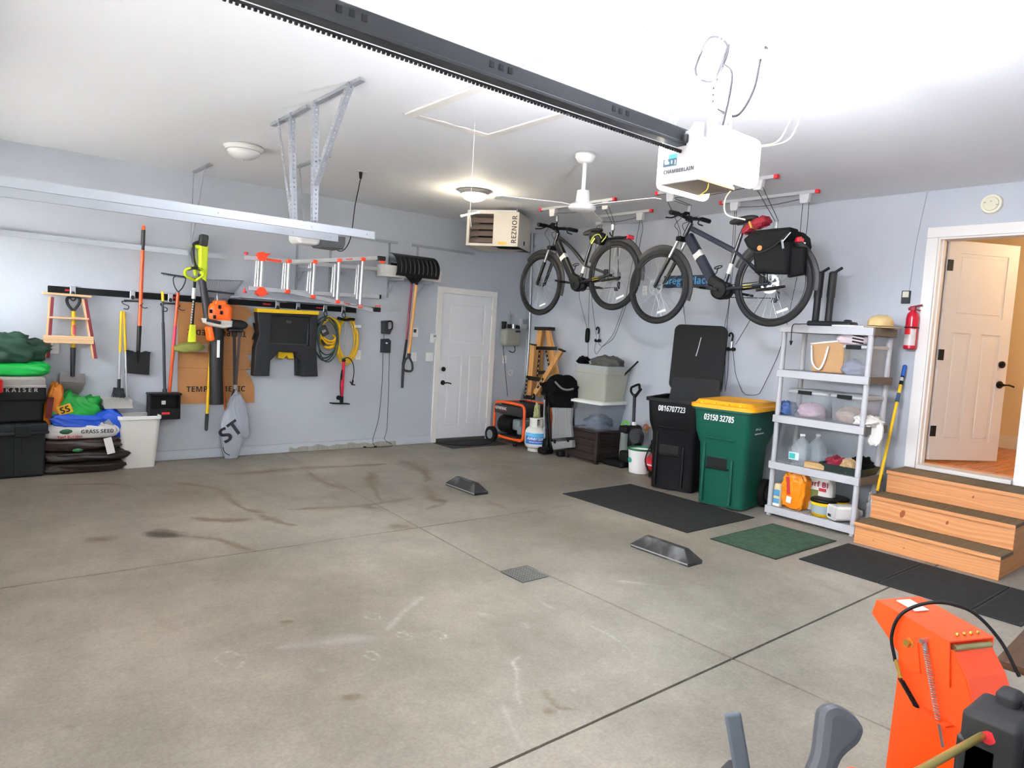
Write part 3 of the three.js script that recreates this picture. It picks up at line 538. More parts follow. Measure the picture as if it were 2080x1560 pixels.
function clip(x, label, kind) {
  const t = thing('rail_hook', label, 'hook', 'hooks on the tool rail'), y = 1.768;
  mesh('bracket', [bx(0.05, 0.085, 0.012, [x, y - 0.002, 0.04], 0.004), bx(0.05, 0.012, 0.03, [x, y + 0.038, 0.028], 0.003)], M.steel, t);
  mesh('latch', [sph(0.018, [x, y - 0.028, 0.05], [1, 1.2, 0.6])], M.darkGrey, t);
  const hk = [];
  if (kind === 's') hk.push(tube([[x - 0.06, y - 0.075, 0.05], [x - 0.1, y - 0.075, 0.06], [x - 0.09, y - 0.1, 0.09], [x - 0.05, y - 0.12, 0.12], [x - 0.06, y - 0.15, 0.14], [x - 0.1, y - 0.15, 0.15]], 0.005), tube([[x + 0.06, y - 0.075, 0.05], [x + 0.09, y - 0.085, 0.07], [x + 0.06, y - 0.105, 0.11], [x + 0.09, y - 0.13, 0.14], [x + 0.12, y - 0.125, 0.15]], 0.005), bx(0.16, 0.02, 0.02, [x, y - 0.065, 0.045], 0.005));
  else hk.push(tube([[x - 0.016, y - 0.04, 0.045], [x - 0.02, y - 0.08, 0.055], [x, y - 0.1, 0.075], [x + 0.02, y - 0.08, 0.055], [x + 0.016, y - 0.04, 0.045]], 0.006));
  mesh('hook', hk, kind === 's' ? M.darkSteel : M.darkGrey, t);
}
[[-5.945, 'steel clip hook on the rail above the wooden step stool', 'p'], [-5.417, 'double S hook on the rail beside the square shovel', 's'], [-5.055, 'double S hook on the rail beside the bow rake', 's'], [-4.579, 'clip hook on the rail above the orange leaf blower', 'p'], [-3.895, 'left one of the two clips above the folded workbench', 'p'], [-3.644, 'right one of the two clips above the folded workbench', 'p'], [-3.3, 'clip hook carrying the green and yellow cord coils', 'p'], [-3.058, 'clip hook carrying the red bicycle pump', 'p']].forEach((a) => clip(...a));
{ // wooden step stool hung on the rail
  const t = thing('step_stool', 'small wooden step stool with dark red side faces hanging on the rail', 'step stool');
  const z0 = 0.07, tl = [-6.137, 1.692, 0.12], tr = [-5.864, 1.693, 0.12], bl = [-6.169, 1.103, 0.12], br = [-5.769, 1.106, 0.12];
  mesh('top_board', R3(bx(0.4, 0.022, 0.16, [0, 0, 0], 0.004), 0, 0, -0.012).translate(...[-6.005, 1.721, 0.12]), pineX, t);
  for (const [a, b] of [[tl, bl], [tr, br]]) { const r = mesh('side_rail', bar(a, b, 0.028, 0.075, [0, 0, 1], 0.003), pine, t); const s = a === tl ? 1 : 1; mesh('painted_face', bar([a[0] + 0.012, a[1], a[2]], [b[0] + 0.012, b[1], b[2]], 0.028, 0.079, [0, 0, 1], 0.003), M.maroon, r); }
  mesh('step', bx(0.335, 0.02, 0.13, [-5.992, 1.497, 0.13], 0.004), pineX, t);
  mesh('step', bx(0.42, 0.075, 0.025, [-5.989, 1.287, 0.16], 0.004), pineX, t);
  mesh('stay', rod([-6.135, 1.183, 0.1], [-6.098, 1.253, 0.12], 0.003), M.steel, t);
}
{ // pointed shovel
  const t = thing('shovel', 'round point digging shovel with a D grip hanging behind the step stool', 'shovel'), z = 0.06;
  mesh('grip', tube([[-5.942, 1.566, 0.06], [-5.988, 1.631, 0.06], [-5.993, 1.688, 0.06], [-5.944, 1.711, 0.06], [-5.889, 1.696, 0.06], [-5.897, 1.637, 0.06], [-5.942, 1.566, 0.06]], 0.014), M.grip, t);
  mesh('handle', rod([-5.942, 1.566, 0.06], [-5.939, 1.196, 0.06], 0.019), M.yellow, t);
  mesh('handle_label', rod([-5.939, 1.431, 0.06], [-5.938, 1.333, 0.06], 0.0197), mat('#dc5a64', 0.5), t);
  mesh('socket', [rod([-5.939, 1.206, 0.06], [-5.944, 0.918, 0.07], 0.024, 0.02), rod([-5.939, 1.206, 0.06], [-5.939, 1.182, 0.06], 0.025)], M.darkSteel, t);
  const pts = [[-6.046, 0.957, 0.08], [-5.838, 0.949, 0.08], [-5.833, 0.855, 0.08], [-5.857, 0.775, 0.08], [-5.903, 0.721, 0.08], [-5.949, 0.702, 0.08], [-5.999, 0.737, 0.08], [-6.037, 0.797, 0.08], [-6.054, 0.87, 0.08]];
  const g = slab(pts, 0.05, 0.004), q = toCreasedNormals(g, 0.5);
  const p = q.attributes.position, cx = pts[5][0]; for (let i = 0; i < p.count; i++) { const dx = p.getX(i) - cx; p.setZ(i, p.getZ(i) + dx * dx * 1.6); } q.computeVertexNormals();
  mesh('blade', [q, rod([-5.943, 0.952, 0.063], [-5.943, 0.818, 0.052], 0.02, 0.004)], mat('#8c8987', 0.34, { metalness: 0.9 }), t);
}
{ // broom and upright pan
  const b = thing('broom', 'small lobby broom with a yellow handle and dark bristles', 'broom');
  mesh('handle', rod([-5.524, 1.593, 0.07], [-5.529, 1.174, 0.07], 0.0125), M.yellow, b); mesh('shaft', rod([-5.529, 1.174, 0.07], [-5.534, 0.884, 0.07], 0.011), M.alu, b);
  mesh('socket', rod([-5.534, 0.894, 0.07], [-5.535, 0.792, 0.07], 0.016), M.darkGrey, b);
  const head = [[-5.578, 0.807, 0.07], [-5.496, 0.797, 0.07], [-5.477, 0.704, 0.07], [-5.599, 0.716, 0.07]], bs = [];
  mesh('head', slab([[-5.582, 0.807, 0.07], [-5.492, 0.797, 0.07], [-5.487, 0.771, 0.07], [-5.586, 0.782, 0.07]], 0.05, 0.045, 0.004), M.darkGrey, b);
  for (let k = 0; k < 46; k++) { const u = (k % 23) / 22, z = k < 23 ? 0.058 : 0.085, a = mixc([[-5.582, 0.782, 0.07][0], [-5.582, 0.782, 0.07][1]], [[-5.492, 0.771, 0.07][0], [-5.492, 0.771, 0.07][1]], u), c = mixc([[-5.599, 0.711, 0.07][0], [-5.599, 0.711, 0.07][1]], [[-5.477, 0.699, 0.07][0], [-5.477, 0.699, 0.07][1]], u); bs.push(rod([a[0], a[1], z], [c[0] + rr(-.004, .004), c[1] + rr(-.006, .006), z + rr(-.01, .01)], 0.0028, 0.0028, 5)); }
  const bm = mesh('bristles', bs, mat('#3e4348', 0.9), b); bm.userData.kind = 'stuff';
  const d = thing('dustpan', 'shallow grey metal dustpan on a yellow topped handle beside the broom', 'dustpan');
  mesh('handle', rod([-5.497, 1.589, 0.06], [-5.478, 1.174, 0.06], 0.0125), M.yellow, d); mesh('shaft', rod([-5.478, 1.174, 0.06], [-5.459, 0.708, 0.06], 0.011), M.alu, d);
  const a = [-5.694, 0.696, 0.06], e = [-5.438, 0.676, 0.06], pm = mat('#cfcdc9', 0.45, { metalness: 0.2 });
  const w = e[0] - a[0], y = (a[1] + e[1]) / 2;
  mesh('pan', [R3(bx(w, 0.004, 0.26), 0.28).translate((a[0] + e[0]) / 2, y - 0.035, 0.16), bx(w, 0.06, 0.004, [(a[0] + e[0]) / 2, y - 0.01, 0.035]), bx(0.004, 0.06, 0.2, [a[0], y - 0.02, 0.13]), bx(0.004, 0.06, 0.2, [e[0], y - 0.02, 0.13])], pm, d);
}
{ // square shovel
  const t = thing('shovel', 'square mouth shovel with a long orange fibreglass handle and black blade', 'shovel');
  mesh('grip', [rod([-5.335, 2.44, 0.08], [-5.338, 2.234, 0.08], 0.019)], M.grip, t); mesh('grip_tip', [rod([-5.335, 2.47, 0.08], [-5.335, 2.435, 0.08], 0.018), sph(0.018, [-5.335, 2.47, 0.08])], M.fibre, t);
  mesh('handle', rod([-5.338, 2.234, 0.08], [-5.355, 1.44, 0.08], 0.0185), M.fibre, t);
  mesh('socket', rod([-5.355, 1.451, 0.08], [-5.362, 1.179, 0.08], 0.022, 0.02), M.blackGloss, t);
  const g = slab([[-5.477, 1.186, 0.08], [-5.45, 1.197, 0.08], [-5.385, 1.173, 0.08], [-5.363, 1.204, 0.08], [-5.335, 1.174, 0.08], [-5.284, 1.191, 0.08], [-5.246, 1.176, 0.08], [-5.251, 0.937, 0.08], [-5.483, 0.956, 0.08]], 0.06, 0.005, 0.001);
  mesh('blade', [g, rod([-5.364, 1.199, 0.085], [-5.358, 1.059, 0.066], 0.02, 0.004), bar([-5.477, 1.191, 0.08], [-5.413, 1.182, 0.08], 0.012, 0.035), bar([-5.307, 1.185, 0.08], [-5.246, 1.176, 0.08], 0.012, 0.035)], M.blackGloss, t);
}
{ // lobby dustpan
  const t = thing('lobby_dustpan', 'black lobby dustpan with a long dark handle and yellow grip', 'dustpan');
  mesh('grip', rod([-5.146, 1.824, 0.09], [-5.14, 1.721, 0.09], 0.014), M.yellow, t);
  mesh('handle', [rod([-5.14, 1.721, 0.09], [-5.133, 1.498, 0.09], 0.011), rod([-5.133, 1.498, 0.09], [-5.104, 0.739, 0.1], 0.015), rod([-5.106, 0.792, 0.1], [-5.104, 0.728, 0.1], 0.022)], mat('#2c333c', 0.5), t);
  const tl = [-5.266, 0.741, 0.1], br = [-4.961, 0.474, 0.1], x0 = tl[0], x1 = br[0], y0 = br[1], y1 = tl[1], w = x1 - x0, cx = (x0 + x1) / 2;
  mesh('pan', [bx(w + 0.02, 0.022, 0.16, [cx, y1, 0.11], 0.01), bx(w, y1 - y0, 0.01, [cx, (y0 + y1) / 2, 0.035], 0.004), bx(0.012, y1 - y0, 0.15, [x0 + 0.01, (y0 + y1) / 2, 0.11], 0.004), bx(0.012, y1 - y0, 0.15, [x1 - 0.01, (y0 + y1) / 2, 0.11], 0.004), bx(w * 0.94, 0.012, 0.16, [cx, y0 + 0.008, 0.115], 0.004), bx(w * 0.95, (y1 - y0) * 0.43, 0.01, [cx, y0 + (y1 - y0) * 0.22, 0.19], 0.004)], M.black, t);
  mesh('catch', [box2([cx - 0.02, y0 + 0.15, 0.09], [cx + 0.02, y0 + 0.19, 0.1]), ], M.offwhite, t);
  mesh('maker_mark', box2([cx - 0.04, y0 + 0.055, 0.194], [cx + 0.04, y0 + 0.078, 0.1965]), M.red, t);
}
{ // bow rake, head up
  const t = thing('bow_rake', 'bow rake with an orange handle hanging head up on the rail', 'rake');
  mesh('handle', rod([-4.994, 1.826, 0.1], [-5.053, 0.746, 0.07], 0.017), M.fibre, t);
  mesh('handle_label', rod([-5.015, 1.468, 0.094], [-5.024, 1.267, 0.09], 0.0178), mat('#d23b57', 0.5), t);
  mesh('bow', [tube([[-4.994, 1.826, 0.1], [-5.03, 1.885, 0.1], [-5.046, 1.962, 0.1], [-5.027, 1.995, 0.1]], 0.006), tube([[-4.994, 1.826, 0.1], [-4.951, 1.882, 0.1], [-4.924, 1.957, 0.1], [-4.929, 1.994, 0.1]], 0.006)], M.darkSteel, t);
  const a = [-5.162, 2.013, 0.1], b = [-4.85, 1.99, 0.1], te = [bar(a, b, 0.014, 0.03, [0, 0, 1])];
  for (let k = 0; k < 16; k++) { const p = a.map((v, i) => v + (b[i] - v) * (k + 0.5) / 16); te.push(rod([p[0], p[1], p[2] + 0.01], [p[0] + 0.004, p[1] - 0.02, p[2] + 0.065], 0.005, 0.003, 6)); }
  mesh('head', te, M.darkSteel, t);
}
{ // wire leaf rake, head up
  const t = thing('leaf_rake', 'spring wire leaf rake hanging head up behind the leaf blower', 'rake');
  mesh('handle', rod([-4.574, 1.762, 0.05], [-4.454, 0.539, 0.04], 0.015), mat('#c2652e', 0.45), t);
  const o = [-4.578, 1.729, 0.05], a = [-4.791, 1.981, 0.07], b = [-4.319, 2.013, 0.07], ti = [];
  for (let k = 0; k < 26; k++) { const u = k / 25, e = [a[0] + (b[0] - a[0]) * u, a[1] + (b[1] - a[1]) * u, 0.07], m = [o[0] + (e[0] - o[0]) * 0.3 + (u - 0.5) * 0.07, o[1] + (e[1] - o[1]) * 0.2, 0.055]; ti.push(tube([[m[0], m[1] - 0.04, 0.05], m, [e[0] - (u - 0.5) * 0.02, e[1] - 0.04, 0.065], [e[0], e[1], 0.08], [e[0], e[1] - 0.003, 0.12]], 0.0028, { seg: 10, rs: 5 })); }
  mesh('tines', ti, mat('#8c8f94', 0.4, { metalness: 0.7 }), t);
  mesh('brace', bar([-4.725, 1.869, 0.062], [-4.399, 1.857, 0.062], 0.02, 0.01), M.darkGrey, t);
  mesh('ferrule', rod([-4.581, 1.826, 0.05], [-4.57, 1.707, 0.05], 0.014), M.steel, t);
}
{ // cordless trimmer
  const t = thing('string_trimmer', 'lime green cordless string trimmer hanging battery up', 'trimmer');
  const z = 0.13;
  mesh('battery', R3(bx(0.085, 0.13, 0.1, [0, 0, 0], 0.02), 0, 0, -0.1).translate(...[-4.767, 2.397, 0.15]), mat('#26282b', 0.5), t);
  mesh('motor_housing', [slab([[-4.811, 2.351, 0.13], [-4.72, 2.346, 0.13], [-4.723, 2.049, 0.13], [-4.731, 1.958, 0.13], [-4.787, 1.969, 0.13], [-4.811, 2.125, 0.13]], 0.1, 0.09, 0.02)], M.lime, t);
  mesh('rear_grip', [tube([[-4.804, 2.377, 0.14], [-4.858, 2.344, 0.14], [-4.867, 2.265, 0.14], [-4.849, 2.147, 0.14], [-4.813, 2.083, 0.14]], 0.02)], M.darkGrey, t);
  mesh('grip_cover', [tube([[-4.886, 2.315, 0.135], [-4.852, 2.335, 0.135], [-4.812, 2.324, 0.135]], 0.022), rod([-4.853, 2.225, 0.13], [-4.833, 2.018, 0.13], 0.019)], M.lime, t);
  mesh('front_handle', tube([[-4.835, 1.965, 0.14], [-4.943, 2.006, 0.19], [-4.952, 2.066, 0.22], [-4.874, 2.089, 0.24], [-4.789, 2.077, 0.22], [-4.775, 2.022, 0.19], [-4.835, 1.965, 0.14]], 0.015), M.lime, t);
  mesh('handle_pad', tube([[-4.942, 2.072, 0.221], [-4.875, 2.091, 0.241], [-4.795, 2.082, 0.221]], 0.0165), M.darkGrey, t);
  mesh('shaft', [rod([-4.835, 1.991, 0.12], [-4.846, 1.488, 0.11], 0.014)], M.black, t);
  mesh('coupling', rod([-4.837, 1.886, 0.118], [-4.844, 1.769, 0.116], 0.021), M.offwhite, t);
  const tx = []; for (let k = 0; k < 9; k++) tx.push(bx(0.013, 0.02, 0.004, [-4.85, 1.737, 0.135]).translate(-0.002 * k, -0.028 * k, -0.0012 * k)); mesh('lettering', tx, M.offwhite, t);
  mesh('shaft_cover', [slab([[-4.874, 1.492, 0.12], [-4.819, 1.489, 0.12], [-4.81, 1.329, 0.12], [-4.817, 1.211, 0.12], [-4.883, 1.21, 0.12], [-4.89, 1.326, 0.12]], 0.09, 0.055, 0.012)], M.lime, t);
  const gd = heap(0.3, 0.12, 0.2, 4, { rough: 0.12 }).rotateZ(0.12); gd.translate(...[-4.873, 1.2, 0.14]);
  mesh('guard', gd.scale(1, 1, 1), mat('#7f8238', 0.6), t);
}
{ // leaf blower with vacuum tube, strap and bag
  const t = thing('leaf_blower', 'orange and white petrol leaf blower with black tubes hanging on the rail', 'leaf blower');
  const bt = mat('#101113', 0.55);
  mesh('blower_tube', [rod([-4.779, 2.043, 0.15], [-4.702, 1.55, 0.17], 0.035, 0.042, 20)], mat('#2a2c30', 0.5), t);
  mesh('engine_cover', [bx(0.25, 0.2, 0.17, [-4.588, 1.638, 0.18], 0.06, 4), bx(0.13, 0.06, 0.12, [-4.591, 1.74, 0.18], 0.025, 3), R3(bx(0.06, 0.16, 0.14, [0, 0, 0], 0.025, 3), 0, 0, 0.2).translate(...[-4.692, 1.402, 0.2])], mat('#ff6a1a', 0.38), t);
  mesh('vents', [[-0.09, 0.01], [-0.05, -0.05], [0.02, 0], [0, 0.06]].map(([a, b]) => bx(0.03, 0.04, 0.02, [-4.614, 1.637, 0.265], 0.008).translate(a, b, 0)), M.black, t);
  mesh('body_shell', [slab([[-4.766, 1.568, 0.18], [-4.638, 1.559, 0.18], [-4.465, 1.558, 0.18], [-4.469, 1.487, 0.18], [-4.563, 1.466, 0.18], [-4.678, 1.487, 0.18], [-4.75, 1.521, 0.18]], 0.1, 0.17, 0.03)], M.offwhite, t);
  mesh('pull_handle', tube([[-4.751, 1.55, 0.29], [-4.683, 1.539, 0.3], [-4.608, 1.526, 0.29]], 0.017), M.grip, t);
  mesh('vacuum_tube', [rod([-4.607, 1.48, 0.17], [-4.607, 1.041, 0.17], 0.072, 0.072, 24), rod([-4.607, 1.052, 0.17], [-4.591, 0.625, 0.17], 0.069, 0.074, 24)], bt, t);
  const vt = mesh('warning_label', [new THREE.CylinderGeometry(0.0725, 0.0725, 0.19, 16, 1, true, -1.1, 1.25).translate(...[-4.604, 1.242, 0.17])], M.white, t);
  mesh('elbow', [sph(0.07, [-4.387, 1.513, 0.19], [1.5, 0.8, 1]), rod([-4.483, 1.519, 0.19], [-4.387, 1.508, 0.19], 0.06), bx(0.16, 0.035, 0.1, [-4.418, 1.451, 0.19], 0.015)], bt, t);
  mesh('strap', [bar([-4.431, 1.435, 0.2], [-4.396, 0.82, 0.16], 0.04, 0.004, [0.3, 0, 1]), bar([-4.372, 1.437, 0.2], [-4.387, 0.838, 0.165], 0.03, 0.004, [-0.5, 0, 1]), bar([-4.391, 0.848, 0.16], [-4.441, 0.554, 0.12], 0.03, 0.004, [0.3, 0, 1])], mat('#3a3030', 0.85), t);
  mesh('buckle', bx(0.035, 0.05, 0.012, [-4.394, 0.816, 0.17], 0.004), M.steel, t);
  const bag = pillow(0.27, 0.86, 0.13, { s: 3, fold: 0.014, f: 6, e: 0.7 }), p = bag.attributes.position;
  for (let i = 0; i < p.count; i++) { const u = (p.getY(i) + 0.43) / 0.86, k = u > 0.45 ? 1 - (u - 0.45) * 1.45 : 0.75 + u * 0.55; p.setX(i, p.getX(i) * Math.max(0.1, k)); p.setZ(i, p.getZ(i) * Math.max(0.25, k)); }
  bag.computeVertexNormals(); bag.rotateZ(-0.03);
  const bm = mesh('collection_bag', bag.translate(...[-4.396, 0.386, 0.13]), mat('#a9aeb8', 0.9), t, { label: 'grey fabric collection bag' });
  const fl = pillow(0.15, 0.5, 0.06, { s: 8, fold: 0.02, e: 0.7 }).rotateZ(0.22); mesh('bag_flap', fl.translate(...[-4.319, 0.484, 0.17]), mat('#9ea3ad', 0.9), bm);
  mesh('lettering', [text('ST', 0.17, 0.003).rotateZ(0.62).translate(...[-4.443, 0.319, 0.2])], mat('#24232c', 0.8), bm);
  mesh('bag_zip', tube([[-4.51, 0.14, 0.17], [-4.487, 0.077, 0.17], [-4.432, 0.039, 0.17]], 0.004), M.black, bm);
}
{ const t = thing('long_handled_tool', 'yellow fibreglass tool handle with black grip beside the vacuum tube', 'garden tool');
  mesh('handle', rod([-4.625, 1.606, 0.06], [-4.656, 0.497, 0.06], 0.0165), M.yellow, t); mesh('grip', [rod([-4.656, 0.508, 0.06], [-4.662, 0.331, 0.06], 0.0185), sph(0.0185, [-4.662, 0.331, 0.06])], M.grip, t); }
{ // flattened carton pinned to the wall
  const t = thing('cardboard_sheet', 'flattened brown cardboard carton hanging behind the garden tools', 'cardboard');
  const cm = mat('#ffffff', 0.85, { map: noiseTex(256, 6, 4, (k) => mixc([176, 122, 74], [192, 138, 86], k)) }); cm.userData.metres = true;
  mesh('sheet', slab([[-4.968, 1.728, 0.02], [-4.627, 1.736, 0.02], [-4.415, 1.74, 0.02], [-4.222, 1.719, 0.02], [-4.169, 1.632, 0.02], [-4.245, 1.572, 0.02], [-4.233, 1.538, 0.02], [-4.158, 1.474, 0.02], [-4.15, 1.201, 0.02], [-4.222, 1.165, 0.02], [-4.157, 1.041, 0.02], [-4.229, 0.994, 0.02], [-4.145, 0.857, 0.02], [-4.127, 0.799, 0.02], [-4.121, 0.615, 0.02], [-4.95, 0.615, 0.02]], 0.004, 0.012), cm, t);
  const ink = mat('#2c241f', 0.8);
  mesh('lettering', text('TEMPUR MEDIC', 0.062, 0.0012).translate(...[-4.55, 0.779, 0.017]), ink, t);
  mesh('lettering', text('TEMPUR MEDIC', 0.062, 0.0012).rotateZ(PI).translate(...[-4.555, 1.406, 0.017]), ink, t);
  mesh('shipping_label', R3(bx(0.15, 0.09, 0.001), 0, 0, 0).translate(...[-4.729, 1.235, 0.017]), mat('#d9cfc4', 0.7), t);
  mesh('crease', [bar([-4.957, 1.014, 0.016], [-4.16, 1, 0.016], 0.006, 0.001), bar([-4.534, 1.213, 0.016], [-4.149, 1.212, 0.016], 0.004, 0.001)], mat('#a06c3d', 0.9), t);
}
{ // folded plastic workbench
  const t = thing('folding_workbench', 'folded black plastic workbench with yellow top edge hanging on the rail', 'workbench'), k = mat('#15171b', 0.55);
  mesh('top', bar([-4.177, 1.69, 0.12], [-3.439, 1.702, 0.12], 0.045, 0.14, [0, 0, 1], 0.006), M.yellow, t);
  const out = [[-4.177, 1.668, 0.12], [-3.451, 1.683, 0.12], [-3.455, 1.321, 0.12], [-3.421, 0.938, 0.12], [-3.614, 0.937, 0.12], [-3.633, 1.132, 0.12], [-3.703, 1.219, 0.12], [-3.905, 1.225, 0.12], [-4.006, 1.119, 0.12], [-4.012, 0.941, 0.12], [-4.194, 0.94, 0.12], [-4.187, 1.268, 0.12], [-4.146, 1.411, 0.12]];
  const hole = [[-4.006, 1.644, 0.12], [-4.012, 1.314, 0.12], [-3.542, 1.306, 0.12], [-3.542, 1.642, 0.12]];
  const fr = mesh('leg_frame', [slab(out, 0.06, 0.12, 0.012, [hole.map((p) => [p[0], p[1]])]), slab([[-3.665, 1.218, 0.1], [-3.625, 1.131, 0.1], [-3.606, 0.935, 0.1], [-3.655, 0.941, 0.1]], 0.02, 0.05)], k, t);
  mesh('leg_panel', slab(hole, 0.09, 0.05, 0.004), mat('#0c0d0e', 0.65), t);
  mesh('panel_rib', [bar([-4.019, 1.587, 0.145], [-4.022, 1.32, 0.145], 0.012, 0.01)], mat('#34363a', 0.4), t); mesh('panel_rib', [bar([-3.557, 1.583, 0.145], [-3.559, 1.318, 0.145], 0.012, 0.01)], mat('#34363a', 0.4), t); mesh('panel_rib', [bar([-4.005, 1.321, 0.145], [-3.559, 1.313, 0.145], 0.014, 0.01)], mat('#34363a', 0.4), t); mesh('panel_catch', bx(0.06, 0.03, 0.02, [-3.792, 1.577, 0.145], 0.004), mat('#34363a', 0.4), t);
  mesh('side_bracket', [slab([[-4.177, 1.544, 0.1], [-4.131, 1.523, 0.1], [-4.137, 1.354, 0.1], [-4.182, 1.352, 0.1], [-4.151, 1.443, 0.1]], 0.03, 0.05, 0.006)], M.black, t);
  mesh('clamp_jaw', [slab([[-3.878, 1.223, 0.08], [-3.711, 1.222, 0.08], [-3.69, 1.14, 0.08], [-3.757, 1.139, 0.08], [-3.782, 1.179, 0.08], [-3.816, 1.138, 0.08], [-3.887, 1.148, 0.08]], 0.03, 0.06, 0.006)], M.yellow, t);
}
// cord coils
function coil(cx, cy, cz, rx, ry, turns, r, s, sag = 0) {
  const pts = []; seed = s;
  for (let k = 0; k < turns; k++) { const ox = rr(-.018, .018), oy = rr(-.03, .01), ax = rx * rr(0.82, 1.05), ay = ry * rr(0.88, 1.06), z = cz + rr(-.03, .03); for (let i = 0; i < 14; i++) { const a = i / 14 * PI * 2 + PI / 2; pts.push([cx + ox + ax * Math.cos(a), cy + oy + ay * Math.sin(a) - (1 - Math.sin(a)) * (oy < 0 ? -oy : 0), z + 0.012 * Math.sin(a * 2 + k)]); } }
  return tube(pts, r, { seg: pts.length * 3, rs: 6 });
}
{ const c = [-3.27, 1.519, 0.1];
  const y = thing('extension_cord', 'thick yellow extension cord coiled short on the tool rail', 'cord'); mesh('cable', [coil(c[0], c[1] - 0.01, 0.12, 0.13, 0.15, 6, 0.012, 11)], mat('#eebd10', 0.5), y);
  mesh('cable_tail', tube([[-3.197, 1.602, 0.13], [-3.149, 1.392, 0.13], [-3.154, 1.197, 0.13], [-3.184, 1.39, 0.12], [-3.225, 1.449, 0.12]], 0.012), mat('#eebd10', 0.5), y); mesh('tie', bar([-3.464, 1.588, 0.13], [-3.421, 1.561, 0.15], 0.03, 0.03, [0, 0, 1], 0.006), M.black, y);
  const g = thing('extension_cord', 'dark green extension cord coiled over the yellow one', 'cord'), d = [-3.315, 1.429, 0.15]; mesh('cable', [coil(d[0], d[1], 0.16, 0.15, 0.235, 4, 0.008, 23)], mat('#1d3a33', 0.55), g);
  mesh('outlet_box', [R3(bx(0.09, 0.12, 0.06, [0, 0, 0], 0.012), 0, 0, 0.5).translate(...[-3.365, 1.493, 0.17])], mat('#2c322f', 0.6), g); mesh('outlet_face', R3(bx(0.05, 0.03, 0.004), 0, 0, 0.5).translate(...[-3.379, 1.488, 0.203]), mat('#8d8f8e', 0.5), g);
  mesh('plug', rod([-3.387, 1.384, 0.16], [-3.341, 1.32, 0.16], 0.012, 0.016), M.darkGrey, g);
  const l = thing('extension_cord', 'long yellow extension cord coiled tall behind the bicycle pump', 'cord'), e = [-3.015, 1.407, 0.07]; mesh('cable', [coil(e[0], e[1], 0.07, 0.15, 0.26, 8, 0.0075, 37)], mat('#f0c21a', 0.5), l);
  mesh('tag', R3(bx(0.09, 0.035, 0.002), 0, 0, 0.08).translate(...[-2.882, 1.568, 0.1]), M.white, l); }
{ // floor pump
  const t = thing('bicycle_pump', 'red bicycle floor pump hanging upright by its black handle', 'pump');
  mesh('handle', [tube([[-3.183, 1.658, 0.15], [-3.131, 1.648, 0.15], [-3.071, 1.64, 0.15], [-3.012, 1.652, 0.15], [-2.958, 1.652, 0.15]], 0.017)], M.black, t);
  mesh('piston_rod', rod([-3.07, 1.627, 0.15], [-3.069, 1.137, 0.13], 0.005), M.steel, t);
  mesh('barrel', [rod([-3.07, 1.131, 0.13], [-3.074, 0.667, 0.12], 0.02, 0.02, 18)], mat('#d4213f', 0.3), t); mesh('collar', rod([-3.07, 1.156, 0.13], [-3.072, 1.119, 0.13], 0.022), M.black, t); mesh('collar', rod([-3.075, 0.686, 0.12], [-3.074, 0.605, 0.12], 0.024), M.black, t);
  mesh('base', [bar([-3.216, 0.602, 0.12], [-2.977, 0.591, 0.12], 0.014, 0.09, [0, 0, 1], 0.004), cyl(0.028, 0.028, 0.025).rotateX(PI / 2).translate(...[-3.118, 0.669, 0.13])], M.black, t);
  mesh('hose', tube([[-3.097, 0.646, 0.15], [-3.12, 0.845, 0.16], [-3.102, 1.029, 0.16], [-3.103, 0.894, 0.16]], 0.006), M.black, t);
  mesh('hose', tube([[-3.078, 1.162, 0.14], [-3.012, 1.17, 0.14], [-2.949, 1.103, 0.14], [-2.93, 0.985, 0.14], [-2.945, 0.873, 0.14]], 0.006), M.black, t);
  mesh('valve_head', [rod([-2.939, 0.892, 0.14], [-2.947, 0.842, 0.14], 0.011), bar([-2.979, 0.873, 0.14], [-2.943, 0.83, 0.14], 0.012, 0.014), bar([-2.957, 0.836, 0.14], [-2.909, 0.83, 0.14], 0.014, 0.02)], M.black, t);
}
